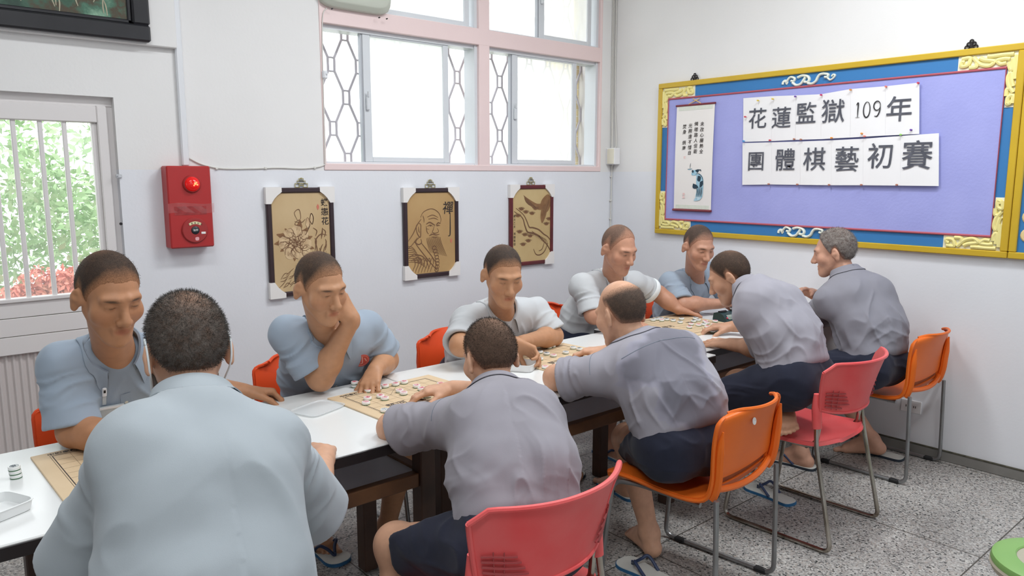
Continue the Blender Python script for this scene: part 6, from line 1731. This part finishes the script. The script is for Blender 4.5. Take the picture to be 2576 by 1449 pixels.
    # ---------------- shorts
    g4 = Grid(lo, hi, .0065); e = .012
    g4.cap(PEL - hr * .075, PEL + hr * .075, .108 + e * .5, None, .05); g4.cap(PEL - hr * .065 + up * .05 - fwd * .010, PEL + hr * .065 + up * .05 - fwd * .010, .096, None, .05)
    for s in 'LR':
        K_ = J['K' + s]; fr_ = o.get('short', {}).get(s, .80); ax = nrm(K_ - hip[s]); Ln = np.linalg.norm(K_ - hip[s]); C_ = hip[s] + ax * Ln * fr_
        a = np.minimum(hip[s], C_) - .14; b = np.maximum(hip[s], C_) + .14; q = g4.sub(a, b); sl, X, Y, Z = q; Cx = C_ + ax * .06
        d = d_cap(X, Y, Z, hip[s], Cx, .108, .085); plq = (X - f32(C_[0])) * f32(ax[0]) + (Y - f32(C_[1])) * f32(ax[1]) + (Z - f32(C_[2])) * f32(ax[2]); d = -smin(-d, -plq, .008)
        d = -smin(-d, d_cap(X, Y, Z, hip[s] + ax * Ln * .45, Cx, .06, .072), .005); g4.D[sl] = smin(g4.D[sl], d, .05)
    top = PEL + up * o.get('waist', .12); g4.op(lambda X, Y, Z: (X - top[0]) * f32(up[0]) + (Y - top[1]) * f32(up[1]) + (Z - top[2]) * f32(up[2]), lo, hi, .01, 'and')
    V4, Q4 = g4.mesh(); V4 = relax(V4, Q4, 1, .4); N4 = vnormals(V4, Q4)
    V4 = V4 + N4 * (ridge(V4 * np.array([7, 7, 13]) + vnoise(V4 * 7, 40)[:, None], sd + 30) * .005 + vnoise(V4 * 16, 41) * .003)[:, None]
    me = mesh_np('shorts', V4 - world_loc(root), Q4); set_col(me, np.tile(np.asarray(o.get('pants', S(38, 41, 56))), (len(V4), 1))); smooth(me); link('shorts', me, M_short, root)['label'] = 'dark navy shorts'
    for s in 'LR':
        fl = o.get('flip', {}).get(s)
        if fl is not None: flip_flop(root, np.asarray(fl[0], float), fl[1], s, edge=fl[2] if len(fl) > 2 else None)
    return root, sh, hit, J, T, hs
def M_plain(c):
    nm = 'shirt_plain_%d' % int(sum(c) * 1e5)
    return mat(nm, tuple(c), .82, spec=.25, bump=(520, .12), var=(7, .05, tuple(np.asarray(c) * .95)))
# ------------------------------------------------------------------ the ten men
P = ony
def A3(*v): return np.array(v, float)
FLAT = [(.12, .20), (.10, .22), (.12, .25), (.18, .30)]; RELAX = [(.35, .45), (.40, .55), (.45, .60), (.50, .65)]; CURL = [(.75, .95), (.85, 1.05), (.9, 1.1), (.95, 1.1)]
UP = (0, 0, 1); DN = (0, 0, -1)
TAN = S(186, 138, 104); TAN2 = S(176, 126, 92); FAIR = S(204, 158, 130); MID = S(192, 146, 116)
BLUE = S(150, 163, 178); PALE = S(190, 193, 196); LILAC = S(152, 150, 159); SOFT = S(164, 172, 178)
def feet(fL=(0, 1, 0), fR=(0, 1, 0)): return {'L': (fL, UP), 'R': (fR, UP)}
def flips(J, fL, fR, edge=None):
    out = {}
    for s, f in (('L', fL), ('R', fR)):
        a = np.asarray(J['A' + s]); f = nrm(f); out[s] = ((a[0] + f[0] * .050, a[1] + f[1] * .050, .0), f, edge or M_soled)
    return out
MEN = {}
# A : far side, leftmost, name badge
J = dict(H=P(275, 748, 2.42), NB=P(290, 878, 2.60), PEL=A3(.64, 2.90, .565), SR=P(155, 905, 2.62), SL=P(428, 882, 2.66), ER=A3(.43, 2.56, .775), WR=A3(.56, 2.33, .77),
         EL=A3(.84, 2.86, .79), WL=A3(1.01, 2.70, .758), KR=A3(.50, 2.50, .50), AR=A3(.48, 2.52, .085), KL=A3(.76, 2.50, .50), AL=A3(.78, 2.52, .085))
MEN['A'] = make_person('A', 'man with a clipped name badge, facing the camera beside the barred door', J, TAN2, BLUE, dict(face=(.14, -.94, -.30), hs=1.09, hair='crop', hair_col=S(46, 40, 36), dense=.95, fade=.045, fuzz=2500, fuzz_len=.0035,
    hands={'R': dict(f=(.8, -.6, -.1), n=DN, curl=RELAX), 'L': dict(f=(1, -.25, -.12), n=(0, -.2, -1), curl=CURL)}, feet=feet((0, -1, 0), (0, -1, 0)), seed=3, seam=False, drop=.02, sleeve={'R': .84, 'L': .8}, cuff=.082, limb=1.06, hip_right=(-1, 0, 0), hem=.05,
    flip=flips(J, (0, -1, 0), (0, -1, 0)), h=.0045))
# B : foreground, from behind, mask
J = dict(H=P(470, 884, 1.60), NB=P(490, 1026, 1.47), PEL=A3(.385, 1.27, .60), SL=P(350, 1098, 1.42), SR=P(672, 1100, 1.42), EL=P(208, 1390, 1.58), WL=A3(.34, 1.86, .775),
         ER=P(792, 1270, 1.64), WR=A3(.93, 1.90, .765), KL=A3(.26, 1.68, .50), AL=A3(.25, 1.62, .085), KR=A3(.52, 1.68, .50), AR=A3(.53, 1.62, .085))
MEN['B'] = make_person('B', 'man seen from behind with white mask loops round his ears', J, FAIR, SOFT, dict(face=(.10, .97, -.16), hs=1.0, hair='crop', hair_col=S(52, 46, 42), dense=.93, fade=.03, grey=.20, fuzz=16000, fuzz_len=.0065, hair_len=.0055, crown=.35, hair_h=.004,
    hands={'L': dict(f=(.2, .9, -.1), n=DN, curl=RELAX), 'R': dict(f=(.42, .88, -.16), n=(-.25, 0, -1), curl=RELAX)}, feet=feet(), seed=11, seam=False, drop=.035, sleeve={'R': .86, 'L': .95}, cuff=.092, loose=.014, stout=1.08, collar_z=.004, limb=1.04, hip_right=(1, 0, 0), front=False, open=0, fold=1.0, h=.0045, hs_shirt=.005, bend=.035, belly=.0,
    cuff_tilt={'R': (.1, 0, -.3), 'L': (-.1, 0, -.3)}, collar_gap=24))
# C : far side, hand at chin
J = dict(H=P(806, 724, 2.50), NB=P(826, 838, 2.65), PEL=A3(1.45, 2.93, .565), SR=P(722, 832, 2.69), SL=P(922, 815, 2.70), ER=P(806, 952, 2.615), WR=P(884, 806, 2.47), EL=P(972, 905, 2.74), WL=P(945, 930, 2.58),
         KR=A3(1.33, 2.52, .50), AR=A3(1.345, 2.86, .085), KL=A3(1.58, 2.50, .50), AL=A3(1.56, 2.62, .085))
MEN['C'] = make_person('C', 'man resting his chin on his hand below the peony picture', J, TAN, BLUE, dict(face=(.10, -.95, -.28), hs=1.05, roll=.06, hair='crop', hair_col=S(52, 46, 42), dense=.93, fade=.05, fuzz=2000, fuzz_len=.003,
    hands={'R': dict(f=(-.42, .10, .90), n=(-.55, .80, .05), curl=CURL, thumb=(.5, .5)), 'L': dict(f=(-.62, -.62, -.36), n=(-.1, -.25, -1), curl=[(.35, .75), (.40, .80), (.45, .8), (.5, .8)], spread=1.4)},
    feet=feet((0, -1, 0), (-.1, -1, 0)), seed=5, seam=False, sleeve={'R': .80, 'L': .78}, cuff=.084, drop=.0, limb=1.08, hip_right=(-1, 0, 0), h=.0045, flip={'R': (onz(818, 1392, 0) + A3(0, 0, 0), (.10, -1, 0), M_sole), 'L': ((1.56, 2.57, 0), (0, -1, 0), M_sole)}))
# D : far side, lifting a piece
J = dict(H=P(1265, 693, 2.50), NB=P(1268, 778, 2.66), PEL=A3(2.27, 2.92, .565), SR=P(1178, 800, 2.68), SL=P(1352, 778, 2.70), ER=P(1158, 868, 2.56), WR=P(1290, 862, 2.43), EL=P(1392, 845, 2.62), WL=P(1312, 860, 2.53),
         KR=A3(2.40, 2.62, .50), AR=A3(2.45, 2.68, .085), KL=A3(2.50, 2.55, .50), AL=A3(2.66, 2.75, .085))
MEN['D'] = make_person('D', 'man in a pale shirt lifting a game piece, before the eagle picture', J, TAN, PALE, dict(face=(-.34, -.90, -.34), hs=1.07, hair='crop', hair_col=S(46, 42, 40), dense=.95, fade=.04, fuzz=1500, fuzz_len=.003,
    hands={'R': dict(f=(.80, -.40, -.48), n=(-.30, -.55, -.78), curl=[(.45, .70), (.55, .8), (.75, .95), (.85, 1.0)], thumb=(.35, .55)), 'L': dict(f=(-.9, -.3, -.05), n=DN, curl=RELAX)},
    feet=feet((.2, -1, 0), (.25, -1, 0)), seed=8, seam=False, sleeve={'R': .88, 'L': .80}, cuff=.084, limb=1.06, hip_right=(-1, 0, 0), flip=flips(J, (.2, -1, 0), (.25, -1, 0)), h=.005))
# G : far side, reaching arm, folded cuff
J = dict(H=P(1556, 628, 2.68), NB=P(1546, 700, 2.84), PEL=A3(3.13, 3.02, .585), SR=P(1470, 712, 2.83), SL=P(1600, 706, 2.82), ER=P(1492, 792, 2.74), WR=P(1560, 806, 2.58), EL=P(1655, 738, 2.80), WL=P(1706, 778, 2.69),
         KR=A3(3.00, 2.62, .50), AR=A3(3.04, 2.72, .085), KL=A3(3.24, 2.60, .50), AL=A3(3.26, 2.70, .085))
MEN['G'] = make_person('G', 'man in a pale shirt with a folded white cuff, one arm stretched out', J, S(190, 140, 114), PALE, dict(face=(-.12, -.94, -.34), hs=1.06, hair='recede', hair_col=S(74, 66, 60), dense=.8, fade=.06, fuzz=800, fuzz_len=.002,
    hands={'R': dict(f=(.6, -.7, -.1), n=DN, curl=RELAX), 'L': dict(f=(.96, -.05, -.24), n=(-.05, -.25, -1), curl=[(.20, .55), (.25, .6), (.3, .6), (.35, .6)], spread=1.5, thumb=(.65, .1))}, feet=feet((0, -1, 0), (0, -1, 0)), seed=14, seam=False, sleeve={'R': .86, 'L': .62}, cuff=.074, limb=1.05, hip_right=(-1, 0, 0), hem=.06,
    flip=flips(J, (0, -1, 0), (0, -1, 0), M_sole), h=.005, pants=S(44, 48, 66)))
# I : far side, farthest, under the notice board
J = dict(H=P(1757, 622, 2.66), NB=P(1752, 698, 2.80), PEL=A3(3.94, 2.96, .565), SR=P(1690, 705, 2.82), SL=A3(4.10, 2.83, .95), ER=P(1716, 766, 2.70), WR=P(1812, 764, 2.57), EL=A3(4.20, 2.70, .78), WL=A3(4.07, 2.50, .765),
         KR=A3(3.82, 2.55, .50), AR=A3(3.82, 2.62, .085), KL=A3(4.06, 2.55, .50), AL=A3(4.08, 2.62, .085))
MEN['I'] = make_person('I', 'man in a blue shirt under the lower left corner of the notice board', J, S(188, 140, 116), BLUE, dict(face=(-.36, -.88, -.32), hs=1.06, hair='crop', hair_col=S(58, 52, 48), dense=.92, fade=.05, fuzz=800, fuzz_len=.002,
    hands={'R': dict(f=(.85, -.4, -.05), n=DN, curl=FLAT), 'L': dict(f=(-.7, -.6, -.05), n=DN, curl=RELAX)}, feet=feet((0, -1, 0), (0, -1, 0)), seed=17, seam=False, sleeve={'R': .86, 'L': .8}, cuff=.082, limb=1.05, hip_right=(-1, 0, 0), flip=flips(J, (0, -1, 0), (0, -1, 0)), h=.005))
# E : near side, cropped head, over the nearest pink chair
J = dict(H=P(1232, 903, 1.86), NB=P(1246, 995, 1.75), PEL=A3(1.265, 1.42, .575), SL=P(1132, 1052, 1.80), SR=P(1345, 1022, 1.68), EL=P(985, 1076, 2.03), WL=A3(1.47, 1.96, .765), ER=A3(1.71, 1.95, .775), WR=A3(1.60, 2.19, .77),
         KL=A3(1.10, 1.80, .475), AL=A3(1.09, 1.72, .085), KR=A3(1.42, 1.84, .48), AR=A3(1.45, 1.78, .085))
MEN['E'] = make_person('E', 'crop-haired man seen from behind, leaning forward from the nearest pink chair', J, FAIR, S(146, 143, 151), dict(face=(.20, .93, -.34), hs=1.05, hair='crop', hair_col=S(54, 46, 40), dense=.85, fade=.035, fuzz=12000, fuzz_len=.006, hair_len=.005, hair_h=.004,
    hands={'L': dict(f=(.9, -.05, -.05), n=DN, curl=RELAX), 'R': dict(f=(-.8, .5, -.05), n=DN, curl=RELAX)}, feet=feet(), seed=21, sleeve={'L': .78, 'R': .78}, cuff=.086, drop=.018, limb=1.05, hip_right=(1, -.1, 0), front=False, open=0, loose=.012, bend=.05, h=.0045, hs_shirt=.005, cuff_tilt={'L': (0, 0, -.25)}, short={'L': .84, 'R': .84},
    flip=flips(J, (0, 1, 0), (0, 1, 0))))
# F : near side, balding, damp patch
J = dict(H=P(1562, 792, 1.93), NB=P(1612, 872, 1.84), PEL=A3(2.20, 1.58, .58), SL=P(1500, 930, 1.90), SR=P(1712, 872, 1.76), EL=P(1397, 950, 2.05), WL=A3(2.21, 2.00, .765), ER=A3(2.58, 2.00, .775), WR=A3(2.48, 2.22, .77),
         KL=A3(2.31, 1.95, .475), AL=A3(2.325, 1.835, .10), KR=A3(2.56, 2.00, .48), AR=A3(2.70, 2.30, .085))
MEN['F'] = make_person('F', 'balding man with a dark damp patch on the back of his shirt', J, FAIR, LILAC, dict(face=(.10, .95, -.30), hs=1.10, hair='bald', hair_col=S(52, 48, 44), dense=.92, fade=.04, fuzz=2500, fuzz_len=.004, hair_h=.004,
    hands={'L': dict(f=(.9, .0, -.05), n=DN, curl=RELAX), 'R': dict(f=(-.5, .8, -.05), n=DN, curl=RELAX)}, feet=feet((.45, .9, 0), (.2, 1, 0)), seed=27, yoke=.86, sleeve={'L': .78, 'R': .78}, cuff=.088, drop=.015, limb=1.06, hip_right=(1, -.25, 0), front=False, open=0, loose=.018, bend=.06, h=.0045, hs_shirt=.005,
    stain=[((-.04, .30), (.06, .34), .075), ((.10, .30), (.12, .40), .045), ((0, .12), (.02, .30), .10), ((-.12, .27), (0, .24), .05), ((.02, .16), (.05, .02), .06)], short={'L': .80, 'R': .80},
    flip={'L': (onz(1626, 1446, 0), onz(1584, 1406, 0) - onz(1668, 1449, 0), M_sole), 'R': ((2.715, 2.345, 0), (.2, 1, 0), M_sole)}))
# J : near side, one foot on the pink chair
ftoe = onz(1982, 1096, .468); ffw = nrm(A3(-.76, -.50, -.40)); fup = A3(.10, .1, -1); fup = nrm(fup - ffw * (fup @ ffw))
J = dict(H=P(1838, 698, 1.98), NB=A3(3.045, 1.86, 1.045), PEL=A3(3.02, 1.60, .675), SL=P(1890, 782, 1.79), SR=A3(3.26, 1.82, .985), EL=P(1934, 878, 1.80), WL=P(1838, 866, 1.99), ER=A3(3.50, 1.96, .80), WR=A3(3.44, 2.20, .76),
         KL=A3(2.84, 2.00, .52), AL=A3(3.02, 2.06, .085), KR=A3(3.16, 1.98, .55), AR=ftoe - ffw * .185 + fup * .060)
MEN['J'] = make_person('J', 'man crouching with a bare foot on the pink chair, hand spread on the table edge', J, S(192, 146, 118), LILAC, dict(face=(-.32, .82, -.50), hs=1.0, hair='crop', hair_col=S(36, 32, 28), dense=.92, fade=.03, fuzz=2500, fuzz_len=.003,
    hands={'L': dict(f=(.14, .98, -.10), n=(.25, .05, -1), curl=FLAT, spread=1.3, thumb=(.75, .0)), 'R': dict(f=(-.6, .8, -.05), n=DN, curl=RELAX)}, feet={'R': (ffw, fup), 'L': ((.1, 1, 0), UP)}, seed=33, sleeve={'L': .92, 'R': .86}, cuff=.086, drop=.0, limb=1.06, hip_right=(1, .05, 0), front=False, open=0,
    loose=.014, bend=.04, h=.0045, hs_shirt=.0055, short={'L': .97, 'R': .97}, flip={'L': ((3.02, 2.11, 0), (.1, 1, 0), M_soled)}))
# K : near side, grey hair
J = dict(H=P(2100, 637, 1.92), NB=P(2132, 698, 1.84), PEL=A3(3.88, 1.64, .59), SL=P(2085, 752, 1.86), SR=P(2200, 728, 1.74), EL=P(2052, 798, 2.02), WL=A3(4.12, 2.20, .765), ER=A3(4.20, 1.98, .80), WR=P(2042, 738, 2.12),
         KL=A3(3.66, 1.98, .50), AL=A3(3.70, 1.92, .085), KR=A3(4.02, 2.0, .49), AR=A3(4.14, 1.74, .10))
MEN['K'] = make_person('K', 'grey-haired man at the far right, one hand raised before his face', J, S(200, 152, 128), S(136, 135, 144), dict(face=(-.28, .94, -.22), hs=1.04, hair='recede', hair_col=S(70, 68, 68), dense=.92, fade=.02, grey=.55, fuzz=5000, fuzz_len=.009, hair_len=.010,
    hands={'L': dict(f=(.5, .8, -.05), n=DN, curl=RELAX), 'R': dict(f=(-.93, .15, .25), n=(-.1, -.3, -.95), curl=[(.35, .45), (.45, .55), (.5, .6), (.55, .6)], spread=1.2)}, feet=feet((-.1, 1, 0), (-.25, .95, -.1)), seed=39, sleeve={'L': .84, 'R': .80}, cuff=.082, drop=.0, limb=1.05, hip_right=(1, -.1, 0), front=False, open=0,
    loose=.016, bend=.05, h=.005, short={'L': .9, 'R': .9}, flip={'L': ((3.70, 1.97, 0), (-.1, 1, 0), M_soled), 'R': (onz(2208, 1143, 0), onz(2165, 1128, 0) - onz(2250, 1150, 0), M_soled)}))

# ------------------------------------------------------------------ worn details
def on_shirt(k, px, py, out=.0015):
    """point of man k's shirt seen at a pixel of the photograph, with the outward direction there"""
    r_, sh, hit, J, T, hs = MEN[k]; d = nrm(ray(px, py)); q = hit(CC, d, out); return q, -d
def patch_frame(k, q):
    J = MEN[k][3]; return J['right'] * 1.0, J['up'], J['fwd']
M_badge = mat('red_round_badge', S(198, 84, 72), .5, bump=(60, .03)); M_badgew = mat('pale_badge_lines', S(224, 170, 160), .5, bump=(60, .03))
M_clearp = mat('clear_plastic', S(226, 232, 234), .12, spec=.6, alpha=.55, bump=(30, .1)); M_pocket = {}
def surf_poly(k, pts, n_in, lift, name, m, th=.0016):
    """a patch laid on man k's shirt: pts are pixel corners, filled by projecting a grid on the cloth"""
    P4 = [np.array(p, float) for p in pts]; m_ = MB(); sh = MEN[k][1]
    def fn(u, v):
        p = (1 - u) * ((1 - v) * P4[0] + v * P4[3]) + u * ((1 - v) * P4[1] + v * P4[2]); q, d = on_shirt(k, p[0], p[1], lift)
        return q if q is not None else np.array([np.nan] * 3)
    G_ = np.array([[fn(i / n_in, j / n_in) for j in range(n_in + 1)] for i in range(n_in + 1)])
    if np.isnan(G_).any(): return None
    ctr = G_.mean((0, 1)); dist = np.linalg.norm(G_ - ctr, axis=2)
    if dist.max() > .25: return None
    idx = lambda u, v: G_[int(round(u * n_in)), int(round(v * n_in))]
    m_.grid(idx, n_in, n_in, th); return m_.build(name, m, sh)
def disc_on(k, px, py, rad, name, m, lift=.003):
    q, d = on_shirt(k, px, py, lift)
    if q is None: return None
    J = MEN[k][3]; n_ = nrm(J['fwd'] + d * .3); u_ = nrm(J['up'] - n_ * (J['up'] @ n_)); r_ = np.cross(u_, n_)
    m_ = MB(); V = [q + (r_ * math.cos(a) + u_ * math.sin(a)) * rad for a in np.linspace(0, 2 * PI, 33)[:-1]]; V2 = [p + n_ * .0015 for p in V]
    m_.add(V + V2, [tuple(range(32))[::-1], tuple(range(32, 64))] + [(i, (i + 1) % 32, 32 + (i + 1) % 32, 32 + i) for i in range(32)])
    o_ = m_.build(name, m, MEN[k][1], sm=False, label='round red badge on the pocket')
    k2 = MB(); R_ = np.array([r_, u_, n_]).T; V, F = text_geo('小', rad * 1.3, 'CENTER', 0, 0, .0004); k2.add(V, F, R_, q + n_ * .0022)
    k2.tube([q + n_ * .0016 + (r_ * math.cos(a) + u_ * math.sin(a)) * rad * .82 for a in np.linspace(0, 2 * PI, 25)[:-1]], .0006, 4, closed=True)
    k2.build('badge_marking', M_badgew, o_, sm=False); return o_
pk = M_plain(np.asarray(BLUE) * .94)
surf_poly('C', [(878, 884), (920, 864), (930, 940), (890, 955)], 10, .0022, 'chest_pocket', pk)
disc_on('C', 911, 907, .030, 'round_badge', M_badge, .006)
disc_on('A', 392, 985, .026, 'round_badge', M_badge, .006)
# name badge of man A : strap clip and clear card holder
q, d = on_shirt('A', 262, 985, .004)
if q is not None:
    Ja = MEN['A'][3]; n_ = nrm(Ja['fwd'] + d * .4); u_ = nrm(A3(0, 0, 1) - n_ * n_[2]); r_ = np.cross(u_, n_); R_ = np.array([r_, u_, n_]).T
    bd = thing('name_badge', 'clear plastic name badge clipped to the shirt of the man by the barred door', 'name badge', tuple(q))
    def bx_(nm, c, sz, bv, mm, lab=None):
        b = MB().box(c, sz, bv); MB().add(b.v, b.f, R_, q).build(nm, mm, bd, label=lab)
    bx_('badge_clip', (0, 0, .004), (.013, .034, .006), .003, M_boxw, 'white plastic clip')
    bx_('badge_strap', (0, -.032, .003), (.011, .034, .0012), .0004, M_clearp)
    bx_('card_holder', (.006, -.085, .012), (.098, .072, .003), .001, M_clearp)
    bx_('holder_slot', (.006, -.056, .0142), (.100, .008, .0016), .0005, M_boxw)
    bx_('clip_opening', (0, .004, .0075), (.006, .010, .001), 0, M_blk)
# folded white cuff of the reaching man
r_, sh, hit, J, T, hs = MEN['G']; S_, E_ = J['SL'], J['EL']; ax = nrm(E_ - S_); c0 = S_ + (E_ - S_) * .63 - A3(0, 0, .012); u1, u2, _ = basis(ax)
MB().grid(lambda u, v: c0 + ax * (-.030 + .036 * v) + (u1 * math.cos(2 * PI * u) + u2 * math.sin(2 * PI * u)) * (.075 + .004 * math.sin(PI * v) + .002 * math.sin(6 * PI * u)), 36, 6, .004).build('folded_cuff', M_mask, sh, label='folded white cuff')
# face mask of the foreground man : ear loops and fabric
r_, sh, hit, J, T, hs = MEN['B']; HM = T[1]; W_ = lambda p: T[0] + HM @ (np.asarray(p, float) * hs)
mk = MB(); mk.grid(lambda u, v: W_((.073 * math.sin((u - .5) * 2.5), .012 + .094 * math.cos((u - .5) * 2.5) * (1 - .12 * abs(v - .4)), .000 - .105 * v)), 24, 10, .002)
mo = mk.build('face_mask', M_mask, r_, label='white face mask with ear loops')
for s in (-1, 1):
    MB().tube(spline([W_((s * .072, .035, -.012)), W_((s * .077, .006, .024)), W_((s * .0795, -.018, .034)), W_((s * .080, -.038, .010)), W_((s * .078, -.032, -.030)), W_((s * .071, .004, -.066)), W_((s * .068, .036, -.092))], 6), .0021, 6).build('ear_loop', M_mask, mo, label='white elastic ear loop')
# a flip-flop slipped off beside the bare-footed man
c0 = onz(1936, 1247, 0); ff = thing('flip_flop', 'loose pale flip-flop with a blue edge lying on the floor by itself', 'flip-flop', tuple(c0))
flip_flop(ff, c0, (.15, 1, 0), 'L', name='sole')
